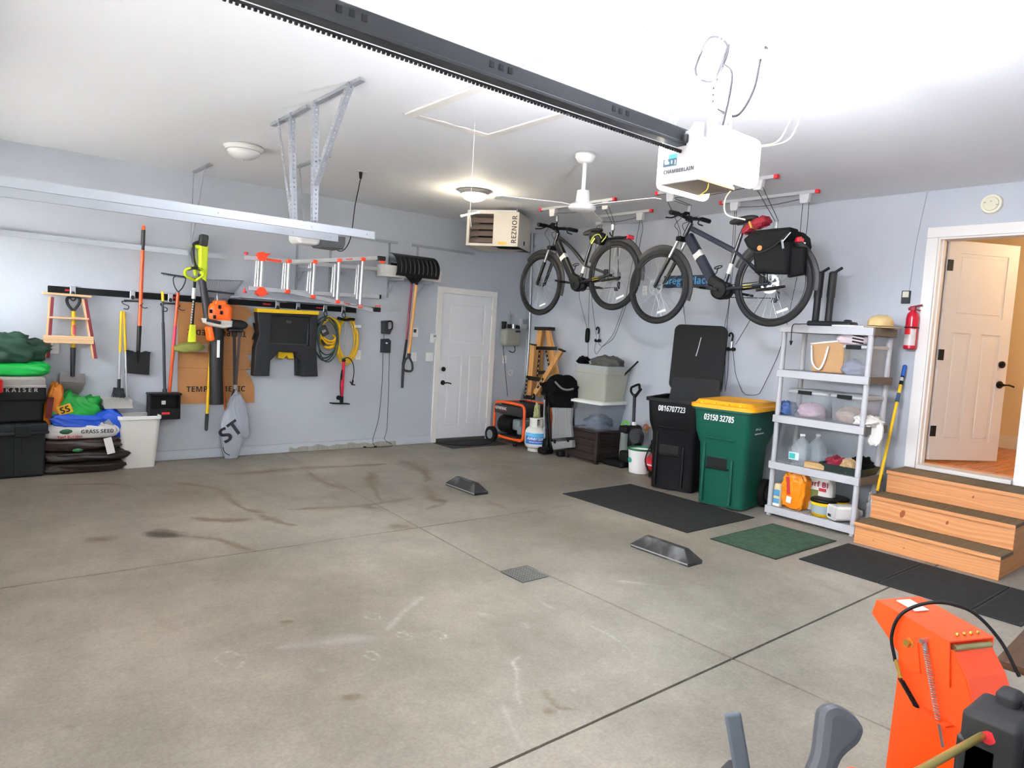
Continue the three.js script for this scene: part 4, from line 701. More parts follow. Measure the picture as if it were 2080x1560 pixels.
{ // two chargers and their cords
  const a = thing('work_light', 'black work light with a loop handle mounted on the wall', 'work light');
  mesh('body', [slab([[-2.51, 1.655, 0.05], [-2.446, 1.665, 0.05], [-2.44, 1.556, 0.05], [-2.388, 1.539, 0.05], [-2.408, 1.487, 0.05], [-2.502, 1.489, 0.05]], 0, 0.09, 0.008)], mat('#23272d', 0.5), a);
  mesh('loop_handle', tube([[-2.445, 1.652, 0.05], [-2.38, 1.656, 0.05], [-2.364, 1.624, 0.05], [-2.368, 1.56, 0.05], [-2.418, 1.538, 0.05]], 0.011), M.black, a);
  const b = thing('battery_charger', 'dark battery charger fixed to the wall under the work light', 'charger');
  mesh('body', [slab([[-2.506, 1.419, 0.05], [-2.412, 1.429, 0.05], [-2.381, 1.404, 0.05], [-2.381, 1.242, 0.05], [-2.504, 1.245, 0.05]], 0, 0.075, 0.01)], mat('#23272d', 0.5), b);
  mesh('status_window', bx(0.03, 0.02, 0.004, [-2.449, 1.371, 0.076], 0.001), M.offwhite, b);
  mesh('cable', [tube([[-2.475, 1.484, 0.04], [-2.472, 1.426, 0.04]], 0.003, { seg: 4, rs: 5 })], M.black, b);
  const c = thing('charger_cord', 'thin black cords falling from the chargers to the floor', 'cord');
  mesh('cable', tube([[-2.466, 1.238, 0.02], [-2.465, 0.83, 0.03], [-2.494, 0.374, 0.03], [-2.577, 0.087, 0.05], [-2.56, 0.012, 0.09], [-2.696, 0.006, 0.068]], 0.0035, { rs: 5 }), M.black, c);
  mesh('cable', tube([[-2.371, 1.24, 0.02], [-2.364, 0.699, 0.03], [-2.362, 0.238, 0.03], [-2.403, 0.091, 0.05], [-2.3, 0.012, 0.1], [-2.631, 0.006, 0.092]], 0.0035, { rs: 5 }), M.black, c);
  mesh('plug', [bx(0.035, 0.02, 0.022, [-2.695, 0.012, 0.066], 0.005), bx(0.035, 0.02, 0.022, [-2.718, 0.012, 0.096], 0.005).translate(0.16, 0, 0)], M.black, c);
}
{ // shelf tracks, brackets, shelves and the ladder on them
  const s = thing('shelf_track', 'grey steel shelf track and upright brackets above the ladder', 'shelf bracket'), G = mat('#a7acb2', 0.45, { metalness: 0.4 }), y = 2.685;
  mesh('top_track', box2([-3.9, y - 0.018, 0], [-2.315, y + 0.018, 0.012]), G, s);
  for (const u of [604, 672, 793]) {
    const x = u === 604 ? -3.664 : u === 672 ? -3.24 : -2.43;
    mesh('upright', [frame(ext(poly([[-0.013, 0], [0.013, 0], [0.013, 0.72], [-0.013, 0.72]], Array.from({ length: 22 }, (_, i) => [[-0.003, 0.02 + i * 0.032], [0.003, 0.02 + i * 0.032], [0.003, 0.036 + i * 0.032], [-0.003, 0.036 + i * 0.032]])), 0.014), [x, 1.96, 0], [x, 2.68, 0])], G, s);
    const by = 2.2; mesh('arm', [bar([x, by, 0.014], [x, by - 0.01, 0.42], 0.012, 0.035, [0, 1, 0]), bar([x, by - 0.17, 0.02], [x, by - 0.03, 0.2], 0.012, 0.02, [0, 1, 0])], G, s);
  }
  const s2 = thing('shelf_track', 'grey steel shelf track above the snow shovel', 'shelf bracket');
  mesh('top_track', box2([-2.09, y - 0.018, 0], [-1.067, y + 0.018, 0.012]), G, s2);
  { const x = -2.003; mesh('upright', box2([x - 0.013, 1.96, 0.0005], [x + 0.013, 2.68, 0.014]), G, s2); mesh('arm', [bar([x, 2.2, 0.014], [x, 2.19, 0.42], 0.012, 0.035, [0, 1, 0]), bar([x, 2.03, 0.02], [x, 2.17, 0.2], 0.012, 0.02, [0, 1, 0])], G, s2); }
  single('flat_box', 'flat white box lying on the brackets behind the snow shovel', 'box', box2([-2.627, 2.222, 0.06], [-1.748, 2.37, 0.22], 0.004), M.offwhite);
  const sh = thing('wall_shelf', 'long grey wall shelf carrying the aluminium ladder', 'shelf'), y0 = 1.812;
  mesh('board', box2([-4.44, y0, 0.001], [-2.746, y0 + 0.016, 0.4], 0.002), mat('#9ea3a9', 0.6), sh);
  for (const x of [-3.9, -3.3, -2.95]) mesh('bracket', [box2([x - 0.006, y0 - 0.016, 0.032], [x + 0.006, y0, 0.32])], G, sh);
  // the ladder lies on its long side: two hinged halves
  const L = thing('aluminium_ladder', 'folding aluminium ladder with orange joints lying on its side on the shelf', 'ladder'), Z = 0.34, O = mat('#ff4a24', 0.4);
  const rail = (p, q) => bar(p, q, 0.045, 0.028, [0, 0, 1], 0.003);
  const top = (u) => [u, 0];
  mesh('side_rail', rail([-4.394, 2.252, 0.34], [-3.818, 2.265, 0.34]), M.alu, L); mesh('side_rail', rail([-4.336, 1.926, 0.34], [-3.806, 1.925, 0.34]), M.alu, L);
  mesh('side_rail', rail([-3.899, 2.256, 0.37], [-2.799, 2.421, 0.37]), M.alu, L); mesh('side_rail', rail([-3.887, 1.924, 0.37], [-2.808, 1.775, 0.37]), M.alu, L);
  mesh('side_rail', rail([-3.978, 2.266, 0.16], [-2.617, 2.308, 0.16]), M.alu, L); mesh('side_rail', rail([-3.967, 1.924, 0.16], [-2.635, 1.958, 0.16]), M.alu, L);
  const rungs = [[[-4.195, 2.252, 0.34], [-4.201, 1.926, 0.34]], [[-3.901, 2.261, 0.36], [-3.906, 1.922, 0.36]], [[-3.602, 2.287, 0.37], [-3.61, 1.884, 0.37]], [[-3.297, 2.337, 0.37], [-3.301, 1.849, 0.37]], [[-2.991, 2.382, 0.37], [-3.004, 1.816, 0.37]]];
  for (const [p, q] of rungs) { const r = mesh('rung', rod(p, q, 0.021, 0.021, 12), M.alu, L); for (const e of [p, q]) mesh('rung_cap', bx(0.06, 0.045, 0.05, e, 0.01), O, r); }
  for (const [p, q] of [[[-4.192, 2.249, 0.16], [-4.204, 1.927, 0.16]], [[-3.88, 2.266, 0.16], [-3.892, 1.931, 0.16]], [[-3.577, 2.275, 0.16], [-3.589, 1.938, 0.16]], [[-3.272, 2.278, 0.16], [-3.283, 1.944, 0.16]], [[-2.959, 2.286, 0.16], [-2.97, 1.951, 0.16]]]) mesh('rung', rod(p, q, 0.018, 0.018, 10), M.alu, L); for (const [p, q] of [[[-4.212, 2.247, 0.28], [-4.218, 1.925, 0.28]], [[-3.904, 2.264, 0.28], [-3.91, 1.928, 0.28]], [[-3.604, 2.273, 0.28], [-3.609, 1.918, 0.28]], [[-3.303, 2.294, 0.28], [-3.306, 1.907, 0.28]], [[-2.995, 2.32, 0.28], [-3.002, 1.9, 0.28]]]) mesh('rung', rod(p, q, 0.016, 0.016, 10), M.alu, L);
  mesh('hinge', [slab([[-4.267, 2.314, 0.34], [-4.109, 2.327, 0.34], [-4.158, 2.283, 0.34], [-4.168, 2.255, 0.34], [-4.228, 2.254, 0.34]], 0.31, 0.07, 0.01), cyl(0.05, 0.05, 0.075, [0, 0, 0], 20).rotateX(PI / 2).translate(...[-4.21, 2.282, 0.35])], O, L); mesh('hinge', [slab([[-4.223, 1.919, 0.34], [-4.168, 1.923, 0.34], [-4.122, 1.872, 0.34], [-4.171, 1.858, 0.34], [-4.231, 1.847, 0.34], [-4.265, 1.872, 0.34]], 0.31, 0.07, 0.01), cyl(0.05, 0.05, 0.075, [0, 0, 0], 20).rotateX(PI / 2).translate(...[-4.204, 1.893, 0.35])], O, L);
  mesh('lock_knob', [rod([-4.372, 2.249, 0.34], [-4.374, 2.296, 0.34], 0.01), rod([-4.374, 2.291, 0.34], [-4.374, 2.312, 0.34], 0.024, 0.02)], mat('#d23a48', 0.4), L); mesh('lock_knob', [rod([-4.379, 1.922, 0.34], [-4.378, 1.885, 0.34], 0.01), rod([-4.378, 1.89, 0.34], [-4.377, 1.868, 0.34], 0.02, 0.024)], mat('#d23a48', 0.4), L);
  for (const p of [[-2.745, 2.421, 0.37], [-2.782, 1.789, 0.37]]) { const f = mesh('foot', [bx(0.1, 0.055, 0.07, p, 0.01)], M.black, L); mesh('foot_lever', bx(0.06, 0.03, 0.05, [p[0] + 0.02, p[1] - 0.04 * (p[1] > 2.2 ? 1 : -1), p[2]], 0.01), O, f); }
  mesh('rail_end', [bx(0.02, 0.05, 0.03, [-2.61, 2.309, 0.16]), bx(0.02, 0.05, 0.03, [-2.621, 1.959, 0.16])], M.black, L);
  mesh('label', [bar([-4.157, 2.256, 0.357], [-3.985, 2.252, 0.357], 0.03, 0.001), bar([-3.218, 2.357, 0.387], [-3.135, 2.372, 0.387], 0.012, 0.001), bar([-3.227, 1.843, 0.387], [-3.137, 1.831, 0.387], 0.012, 0.001)], mat('#e2452a', 0.5), L);
}
{ // snow shovels
  const t = thing('snow_shovel', 'black ribbed snow pusher with a wooden handle and D grip hanging on the wall', 'snow shovel'), x0 = -2.481, x1 = -1.842;
  const pr = []; for (let k = 0; k <= 10; k++) { const a = -0.5 + k / 10 * 2.0; pr.push([0.3 * Math.cos(a), 0.17 * Math.sin(a)]); }
  const prof = poly([...pr.map(([a, b]) => [a * 0.75, b * 1.15]), ...pr.slice().reverse().map(([a, b]) => [a * 0.75 - 0.01, b * 1.15 - 0.006])]);
  const bl = ext(prof, x1 - x0).rotateY(PI / 2).scale(1, 1, -1).translate(x0, 0, 0); bl.computeVertexNormals();
  const yb = 2.362, gi = bl.index; 
  { const p = bl.attributes.position; for (let i = 0; i < p.count; i += 3) { for (const k of ['X', 'Y', 'Z']) { const s = p['get' + k](i + 1); p['set' + k](i + 1, p['get' + k](i + 2)); p['set' + k](i + 2, s); } } bl.computeVertexNormals(); }
  mesh('blade', bl.translate(0, yb - 0.02, 0.1), M.black, t);
  const rb = []; for (let k = 0; k < 9; k++) { const x = x0 + 0.06 + k * (x1 - x0 - 0.12) / 8; rb.push(tube([-0.3, 0, 0.35, 0.75].map((a) => [x, yb - 0.02 + 0.196 * Math.sin(a), 0.1 + 0.228 * Math.cos(a)]), 0.007)); }
  mesh('rib', rb, mat('#2b2c2f', 0.4), t);
  mesh('socket', [rod([-2.164, 2.255, 0.28], [-2.147, 2.155, 0.25], 0.026, 0.022), slab([[-2.315, 2.247, 0.25], [-2.063, 2.258, 0.25], [-2.126, 2.182, 0.25], [-2.222, 2.161, 0.25]], 0.24, 0.03)], M.black, t);
  mesh('handle', rod([-2.149, 2.18, 0.25], [-2.183, 1.191, 0.2], 0.02), ash, t);
  mesh('grip', [tube([[-2.184, 1.211, 0.2], [-2.24, 1.145, 0.2], [-2.25, 1.041, 0.2], [-2.181, 1.016, 0.2], [-2.122, 1.029, 0.2], [-2.127, 1.121, 0.2], [-2.184, 1.211, 0.2]], 0.015), rod([-2.179, 1.25, 0.2], [-2.183, 1.185, 0.2], 0.024)], M.grip, t);
  const u = thing('snow_shovel', 'dark red handled snow shovel hanging behind the wooden handled one', 'snow shovel');
  mesh('handle', rod([-2.162, 2.193, 0.16], [-2.19, 1.428, 0.14], 0.016), mat('#7d1f36', 0.3), u); mesh('lower_handle', rod([-2.19, 1.428, 0.14], [-2.219, 1.101, 0.13], 0.017), M.black, u); mesh('grip', [rod([-2.217, 1.134, 0.13], [-2.211, 0.786, 0.12], 0.02, 0.018)], M.grip, u);
  const pr2 = poly([[0, 0], [0.02, -0.04], [0.06, -0.06], [0.065, -0.055], [0.028, -0.035], [0.008, 0.004], [0.02, 0.09], [0.012, 0.09]]);
  mesh('blade', [ext(pr2, 0.36).rotateY(PI / 2).translate(-2.457, 2.32, 0.12), rod([-2.18, 2.268, 0.17], [-2.161, 2.174, 0.16], 0.022)], M.black, u);
}
// plates on the wall
function plate(name, label, cat, p, w, h, extra) { const t = thing(name, label, cat); mesh('cover', bx(w, h, 0.006, [p[0], p[1], 0.003], 0.002), M.plate, t); extra && extra(t, p); return t; }
const duplex = (t, p) => mesh('socket', [bx(0.03, 0.026, 0.004, [p[0], p[1] + 0.02, 0.006], 0.001), bx(0.03, 0.026, 0.004, [p[0], p[1] - 0.02, 0.006], 0.001)], M.offwhite, t);
const toggles = (n) => (t, p) => { for (let k = 0; k < n; k++) mesh('rocker', bx(0.03, 0.06, 0.006, [p[0] + (k - (n - 1) / 2) * 0.046, p[1], 0.006], 0.002), M.white, t); };
plate('wall_outlet', 'white wall outlet behind the wooden step stool', 'outlet', [-6.089, 1.198, 0], 0.075, 0.12, duplex);
plate('wall_outlet', 'white wall outlet beside the yellow cord coil', 'outlet', [-2.815, 1.203, 0], 0.075, 0.12, duplex);
plate('wall_outlet', 'white wall plate right of the snow shovel grip', 'outlet', [-1.979, 1.196, 0], 0.075, 0.12, duplex);
plate('light_switch', 'white double light switch left of the closed door', 'switch', [-1.735, 1.201, 0], 0.12, 0.12, toggles(2));
{ const a = thing('thermostat', 'small white thermostat with a dark display behind the wooden handle', 'thermostat'), p = [-1.99, 1.529, 0]; mesh('body', bx(0.09, 0.12, 0.025, [p[0], p[1], 0.0125], 0.006), M.plate, a); mesh('display', bx(0.045, 0.045, 0.003, [p[0] - 0.01, p[1] + 0.02, 0.026]), M.darkGrey, a);
  const b = thing('thermostat', 'white thermostat with buttons beside the closed door casing', 'thermostat'), q = [-1.69, 1.461, 0]; mesh('body', bx(0.1, 0.125, 0.028, [q[0], q[1], 0.014], 0.006), M.plate, b); mesh('display', bx(0.045, 0.035, 0.003, [q[0] + 0.01, q[1] + 0.03, 0.029]), mat('#8d939c', 0.4), b); mesh('buttons', [0, 1, 2].map((k) => bx(0.02, 0.014, 0.003, [q[0] + 0.015, q[1] - 0.01 - k * 0.02, 0.029])), mat('#c9ccd2', 0.5), b); }

// ---------- along the foot of the tool wall ----------
{ // stacked totes
  const tot = mat('#1a1d1d', 0.6, { specularIntensity: 0.6 }), t = thing('storage_chest', 'large charcoal storage trunk on the floor, under the upper tote', 'storage box'), x1 = -6.177, y1 = 0.512, xL = -7.12;
  mesh('body', [box2([xL, 0.001, 0.03], [x1 - 0.02, y1 - 0.07, 0.4], 0.03), ...[0.25, 0.5, 0.75].map((k) => box2([xL + (x1 - xL) * k - 0.03, 0.02, 0.39], [xL + (x1 - xL) * k + 0.03, y1 - 0.1, 0.412], 0.006))], tot, t);
  mesh('lid', [box2([xL - 0.02, y1 - 0.085, 0.01], [x1, y1, 0.43], 0.02), box2([xL - 0.02, y1 - 0.1, 0.005], [x1 + 0.006, y1 - 0.075, 0.44], 0.006)], mat('#22262a', 0.6, { specularIntensity: 0.6 }), t);
  mesh('latch', bx(0.12, 0.1, 0.02, [x1 - 0.2, y1 - 0.07, 0.445], 0.006), tot, t);
  const u = thing('storage_tote', 'black storage tote with a light grey lid standing on the trunk', 'storage box'), x2 = -6.194, y2 = 0.941, y2b = y1 + 0.001;
  mesh('body', [box2([xL + 0.02, y2b, 0.03], [x2 - 0.02, y2 - 0.15, 0.38], 0.03), box2([xL, y2 - 0.22, 0.02], [x2, y2 - 0.09, 0.4], 0.015)], mat('#111314', 0.6, { specularIntensity: 0.6 }), u);
  mesh('lid', [box2([xL - 0.01, y2 - 0.1, 0.01], [x2 - 0.005, y2, 0.41], 0.03), box2([xL - 0.02, y2 - 0.1, 0.005], [x2, y2 - 0.075, 0.42], 0.008)], mat('#a5a29c', 0.55), u);
  mesh('lettering', text('K A I S E R', 0.038, 0.0012).translate(-6.38, 0.822, 0.4006), mat('#b9b9b6', 0.8), u);
  const gb = thing('green_bag', 'bright green plastic bag lying on the grey tote lid', 'bag'); mesh('bag', pillow(0.62, 0.15, 0.3, { s: 5, fold: 0.012 }).translate(-6.455, y2 + 0.07, 0.22), mat('#12b04a', 0.3), gb);
  const tp2 = thing('tarp', 'crumpled dark green tarp heaped on the green bag', 'tarp'); mesh('cloth', heap(0.62, 0.3, 0.34, 9, { rough: 0.42 }).translate(-6.515, y2 + 0.13, 0.22), mat('#1f4434', 0.6, { side: THREE.DoubleSide }), tp2);
  single('red_lid', 'red plastic lid at the left edge beside the grey tote lid', 'container', lathe([[0, 0.09], [0.07, 0.09], [0.085, 0.075], [0.088, -0.03], [0.08, -0.035], [0, -0.03]], [-6.612, 0.862 - 0.02, 0.475], 24), M.red);  // red piece at the edge, modelled as a lid
}
{ // bags of soil, seed and salt
  const cx = -5.87, br = mat('#2a201d', 0.3), lay = (name, label, w, h, d, x, y, z, m, s, f = 0.016) => { const t = thing(name, label, 'bag'); const b = mesh('sack', pillow(w, h, d, { s, fold: f, f: 7, e: 0.5, flat: 0.72 }).translate(x, y, z), m, t); return [t, b]; };
  lay('mulch_bag', 'lowest of three brown mulch bags on the floor', 0.78, 0.15, 0.4, cx - 0.01, 0.054, 0.2, br, 12);
  lay('mulch_bag', 'middle one of three brown mulch bags in the stack', 0.78, 0.14, 0.4, cx + 0.01, 0.165, 0.21, br, 17);
  const [m3, b3] = lay('mulch_bag', 'topmost brown mulch bag with a green oval mark', 0.74, 0.15, 0.39, cx - 0.03, 0.275, 0.2, mat('#32261f', 0.3), 23);
  mesh('brand_oval', sph(0.045, [-5.936, 0.231, 0.4], [1, 0.42, 0.12]), mat('#2f7a4a', 0.4), m3);
  const [sd, sb] = lay('grass_seed_bag', 'white grass seed bag lying on the mulch bags', 0.68, 0.17, 0.38, cx - 0.02, 0.4, 0.2, mat('#e8e6e1', 0.4), 31, 0.006);
  mesh('brand_oval', sph(0.055, [cx - 0.16, 0.415, 0.388], [1, 0.45, 0.12]), mat('#2c6b46', 0.4), sd);
  mesh('lettering', text('GRASS SEED', 0.036, 0.002).translate(cx + 0.1, 0.41, 0.392), mat('#3a4048', 0.6), sd); mesh('lettering', text('Turf Builder', 0.026, 0.002).translate(cx - 0.13, 0.365, 0.386), mat('#b6363a', 0.6), sd);
  mesh('paper_tag', R3(bx(0.07, 0.16, 0.002), -0.2, 0, 0.2).translate(-5.673, 0.267, 0.43), M.white, sd);
  const bl = mat('#1f52c6', 0.25);
  const a = thing('blue_bag', 'glossy blue bag lying flat on the grass seed bag', 'bag'); mesh('sack', pillow(0.48, 0.15, 0.3, { s: 41, fold: 0.02, flat: 0.8 }).rotateZ(-0.1).translate(-5.911, 0.463 + 0.03, 0.22), bl, a); mesh('print_panel', bx(0.16, 0.05, 0.01, [-5.81, 0.388, 0.37], 0.004), mat('#8a8f96', 0.5), a);
  const b = thing('blue_bag', 'glossy blue bag slumped against the white bin', 'bag'); mesh('sack', pillow(0.3, 0.34, 0.26, { s: 44, fold: 0.02 }).rotateZ(0.5).translate(-5.642, 0.428, 0.2), bl, b); mesh('print_panel', R3(bx(0.09, 0.14, 0.01, [0, 0, 0], 0.004), -0.2, 0, 0.6).translate(...[-5.663, 0.437, 0.345]), mat('#8b98a3', 0.5), b); mesh('spout', R3(bx(0.05, 0.14, 0.02, [0, 0, 0], 0.008), 0, 0, 0.5).translate(...[-5.712, 0.421, 0.36]), M.white, b);
  const g = thing('green_bag', 'green plastic bag piled behind the blue bags', 'bag'); mesh('sack', heap(0.5, 0.42, 0.28, 15, { rough: 0.35 }).translate(-5.94, 0.461 - 0.09, 0.15), mat('#149a3a', 0.3), g); mesh('label', R3(bx(0.12, 0.09, 0.004), 0, 0, 0.35).translate(...[-6.034, 0.62, 0.31]), mat('#e0a91c', 0.5), g); mesh('lettering', text('SS', 0.06, 0.002).rotateZ(0.35).translate(...[-6.034, 0.62, 0.314]), M.black, g);
  const o = thing('orange_bag', 'orange printed bag standing between the totes and the shovel', 'bag'); mesh('sack', pillow(0.13, 0.4, 0.14, { s: 52, fold: 0.03 }).rotateZ(-0.2).translate(-6.122, 0.656, 0.2), mat('#e07f16', 0.4), o); mesh('print', R3(bx(0.05, 0.2, 0.004), 0, 0, -0.1).translate(...[-6.155, 0.639, 0.285]), mat('#6a1c12', 0.6), o);
}
{ // waste bin
  const t = thing('waste_bin', 'tall white plastic waste bin with a worn rim', 'bin'), c = [-5.353, 0.292, 0.22], x0 = -5.586, x1 = -5.183, top = 0.536, w = x1 - x0, cx = (x0 + x1) / 2, cz = 0.2;
  const ring = (y, sw, sd, r = 0.05) => ({ y, w: sw, d: sd, r });
  const wm = mat('#ffffff', 0.45, { map: canvasTex(256, 256, (k, W, Hh) => { k.fillStyle = '#e9e7e2'; k.fillRect(0, 0, W, Hh); for (let i = 0; i < 60; i++) { k.strokeStyle = `rgba(120,100,80,${rr(0.05, 0.35)})`; k.lineWidth = rr(0.5, 1.6); k.beginPath(); const x = rr(10, 240), y = rr(5, 36); k.moveTo(x, y); k.quadraticCurveTo(x + rr(-14, 14), y + rr(0, 14), x + rr(-20, 20), y + rr(-5, 18)); k.stroke(); } }) });
  mesh('body', loft([ring(0.002, w * 0.76, 0.24), ring(top * 0.5, w * 0.87, 0.28), ring(top - 0.005, w * 0.96, 0.31), ring(top - 0.005, w * 0.93, 0.285), ring(0.02, w * 0.72, 0.21)], true).translate(cx, 0, cz), wm, t);
  mesh('rim', loft([ring(top - 0.035, w * 0.965, 0.312), ring(top - 0.03, w, 0.335), ring(top, w, 0.335), ring(top + 0.004, w * 0.97, 0.315), ring(top - 0.01, w * 0.93, 0.285)], false).translate(cx, 0, cz), M.white, t);
}

// ---------- the corner and the foot of the right wall ----------
M.frost = mat('#e6ebee', 0.35, { transmission: 0.55, thickness: 0, ior: 1.4, opacity: 1, side: THREE.DoubleSide });
M.frostWarm = mat('#eeeee2', 0.4, { transmission: 0.6, thickness: 0, ior: 1.4, side: THREE.DoubleSide });
{ // doormat
  const t = thing('doormat', 'black half round doormat in front of the closed door', 'mat');
  const s = new THREE.Shape(); s.moveTo(-0.46, 0); s.lineTo(0.46, 0); s.absellipse(0, 0, 0.46, 0.4, 0, PI, false);
  mesh('mat', ext(s, 0.012, 0.002, 20).rotateX(PI / 2).translate(-1.14, 0.016, 0.06), mat('#1c1c1d', 0.95), t);
  mesh('under_mat', bx(0.98, 0.004, 0.48, [-1.14, 0.002, 0.29]), mat('#3a3733', 0.9), t);
}
{ // conduit up the corner
  const t = thing('conduit', 'grey steel conduit running up the wall in the corner', 'pipe');
  mesh('pipe', tube([[-0.03, 3.288, 0.023], [-0.03, 2.475, 0.064], [-0.03, 1.582, 0.101], [-0.03, 0.981, 0.099], [-0.03, 0.749, 0.05], [-0.03, 0.576, -0.004]], 0.017, { tension: 0.2 }), M.galv, t);
  for (const p of [[-0.03, 1.88, 0.096], [-0.03, 0.842, 0.065], [-0.03, 2.918, 0.046]]) mesh('strap', bx(0.01, 0.025, 0.08, [-0.006, p[1], p[2]], 0.002), M.steel, t);
  const b = thing('junction_box', 'grey electrical box with a meter beside the conduit', 'electrical box'), q = [-0.099, 1.741, 0.04]; mesh('box', bx(0.14, 0.16, 0.06, [q[0], q[1], 0.031], 0.006), mat('#b3b7bd', 0.5), b); mesh('dial_plate', bx(0.09, 0.07, 0.004, [q[0] + 0.005, q[1] + 0.03, 0.063]), mat('#83878e', 0.5), b); mesh('side_switch', bx(0.03, 0.09, 0.04, [q[0] + 0.085, q[1], 0.03], 0.005), M.galv, b);
}
{ // water softener style tank / purifier on the wall
  const t = thing('wall_tank', 'small grey wall unit with chrome valves beside the closed door', 'wall unit'), c = [-0.383, 1.531, 0.1];
  mesh('housing', [bx(0.31, 0.26, 0.16, [c[0], c[1], 0.085], 0.05, 4)], mat('#99998f', 0.5), t); mesh('badge', R3(bx(0.09, 0.03, 0.004, [0, 0, 0], 0.001), 0, 0, 0.05).translate(c[0] + 0.07, c[1] + 0.09, 0.168), M.darkGrey, t);
  mesh('valve', [cyl(0.035, 0.035, 0.09, [c[0] - 0.13, c[1] + 0.16, 0.08]), cyl(0.04, 0.04, 0.03, [c[0] - 0.13, c[1] + 0.21, 0.08])], M.black, t); mesh('valve', [cyl(0.03, 0.03, 0.08, [c[0] - 0.03, c[1] + 0.15, 0.08])], M.black, t); mesh('valve', [cyl(0.03, 0.03, 0.09, [c[0] + 0.05, c[1] + 0.15, 0.08])], M.steel, t); mesh('valve', [sph(0.05, [c[0] + 0.12, c[1] + 0.15, 0.08], [1.1, 0.7, 0.7])], M.black, t);
  mesh('cable', tube([[-0.405, 1.661, 0.08], [-0.368, 1.742, 0.05], [-0.359, 1.823, 0.02], [-0.357, 1.918, 0.02]], 0.007), M.blueGrey, t); mesh('plug', bx(0.05, 0.08, 0.04, [-0.358, 1.83, 0.03], 0.01), M.blueGrey, t);
  mesh('drain_hose', tube([[-0.291, 1.408, 0.08], [-0.276, 1.334, 0.08], [-0.321, 1.304, 0.08], [-0.389, 1.324, 0.08]], 0.006), M.black, t);
  mesh('cord', tube([[-0.48, 1.56, 0.03], [-0.469, 1.414, 0.03], [-0.412, 1.048, 0.04], [-0.424, 0.652, 0.15]], 0.004, { rs: 5 }), M.black, t);
}
plate('wall_outlet', 'white wall outlet under the grey wall unit', 'outlet', [-0.405, 1.193, 0], 0.075, 0.12, duplex);
single('wire_loop', 'small white wire loop on the wall above the generator', 'wire', [new THREE.TorusGeometry(0.045, 0.005, 6, 20).translate(...[-0.279, 0.994, 0.01]), new THREE.TorusGeometry(0.03, 0.004, 6, 18).translate(...[-0.295, 0.995, 0.018])], M.white);
{ // generator
  const t = thing('generator', 'portable generator with an orange tube frame and black tank', 'generator'), O = mat('#ef5a1c', 0.35), x0 = -0.7, x1 = -0.2, F = (p, dx = 0) => [x0 + dx, p[1], p[2]];
  const y1 = 0.6, y0 = 0.1, z0 = 0.22, z1 = 0.88, R = 0.02;
  for (const x of [x0, x1]) mesh('frame_loop', tube([[x, 0.13, z0], [x, y1 - 0.09, z0], [x, y1 - 0.02, z0 + 0.03], [x, y1, z0 + 0.1], [x, y1, z1 - 0.1], [x, y1 - 0.03, z1 - 0.02], [x, y1 - 0.1, z1], [x, y0 + 0.08, z1], [x, y0 + 0.02, z1 - 0.03], [x, y0, z1 - 0.1], [x, y0, z0 + 0.1], [x, y0 + 0.03, z0]], R, { seg: 90, rs: 10, tension: 0.35 }), O, t);
  mesh('cross_bar', [rod([x0, y1, z0 + 0.12], [x1, y1, z0 + 0.12], R), rod([x0, y0, z1 - 0.12], [x1, y0, z1 - 0.12], R), rod([x0, y0, z0 + 0.12], [x1, y0, z0 + 0.12], R)], O, t);
  const k = mat('#232427', 0.45);
  mesh('fuel_tank', bx(x1 - x0 - 0.05, 0.2, z1 - z0 - 0.12, [(x0 + x1) / 2, y1 - 0.09, (z0 + z1) / 2], 0.06, 4), k, t); mesh('tank_cap', cyl(0.04, 0.04, 0.03, [(x0 + x1) / 2, y1 + 0.02, z0 + 0.3]), M.black, t);
  const pn = mesh('control_panel', bx(0.03, 0.13, z1 - z0 - 0.04, [x0 - 0.012, y1 - 0.1, (z0 + z1) / 2], 0.008), k, t); mesh('lettering', text('GENERAC', 0.042, 0.0015).rotateY(-PI / 2).translate(x0 - 0.028, y1 - 0.085, z0 + 0.17), M.white, pn); mesh('underline', box2([x0 - 0.0285, y1 - 0.125, z0 + 0.14], [x0 - 0.026, y1 - 0.12, z0 + 0.28]), M.red, pn);
  mesh('alternator', cyl(0.13, 0.13, 0.3, [0, 0, 0], 24).rotateX(PI / 2).translate(x0 + 0.17, 0.27, z0 + 0.17), M.black, t);
  mesh('engine', [bx(0.22, 0.16, 0.16, [x0 + 0.16, 0.3, z1 - 0.24], 0.03, 3), bx(0.1, 0.12, 0.1, [x0 + 0.1, 0.23, z1 - 0.16], 0.02)], mat('#8f9d9f', 0.45, { metalness: 0.3 }), t); mesh('base_plate', box2([x0 + 0.03, y0 + 0.01, z0 + 0.1], [x1 - 0.03, y0 + 0.03, z1 - 0.1]), M.darkGrey, t);
  for (const x of [x0 - 0.06, x1 + 0.06]) { const w = mesh('wheel', cyl(0.115, 0.115, 0.06, [0, 0, 0], 28).rotateZ(PI / 2).translate(x, 0.115, z0 + 0.02), M.rubber, t); mesh('wheel_hub', [cyl(0.065, 0.065, 0.066, [0, 0, 0], 24).rotateZ(PI / 2).translate(x, 0.115, z0 + 0.02), cyl(0.025, 0.025, 0.08, [0, 0, 0], 12).rotateZ(PI / 2).translate(x, 0.115, z0 + 0.02)], M.greyPlastic, w); }
  for (const x of [x0 + 0.03, x1 - 0.03]) mesh('foot', [rod([x, y0, z1 - 0.2], [x, 0.03, z1 - 0.2], 0.014), bx(0.05, 0.03, 0.05, [x, 0.0155, z1 - 0.2], 0.008)], M.black, t);
}
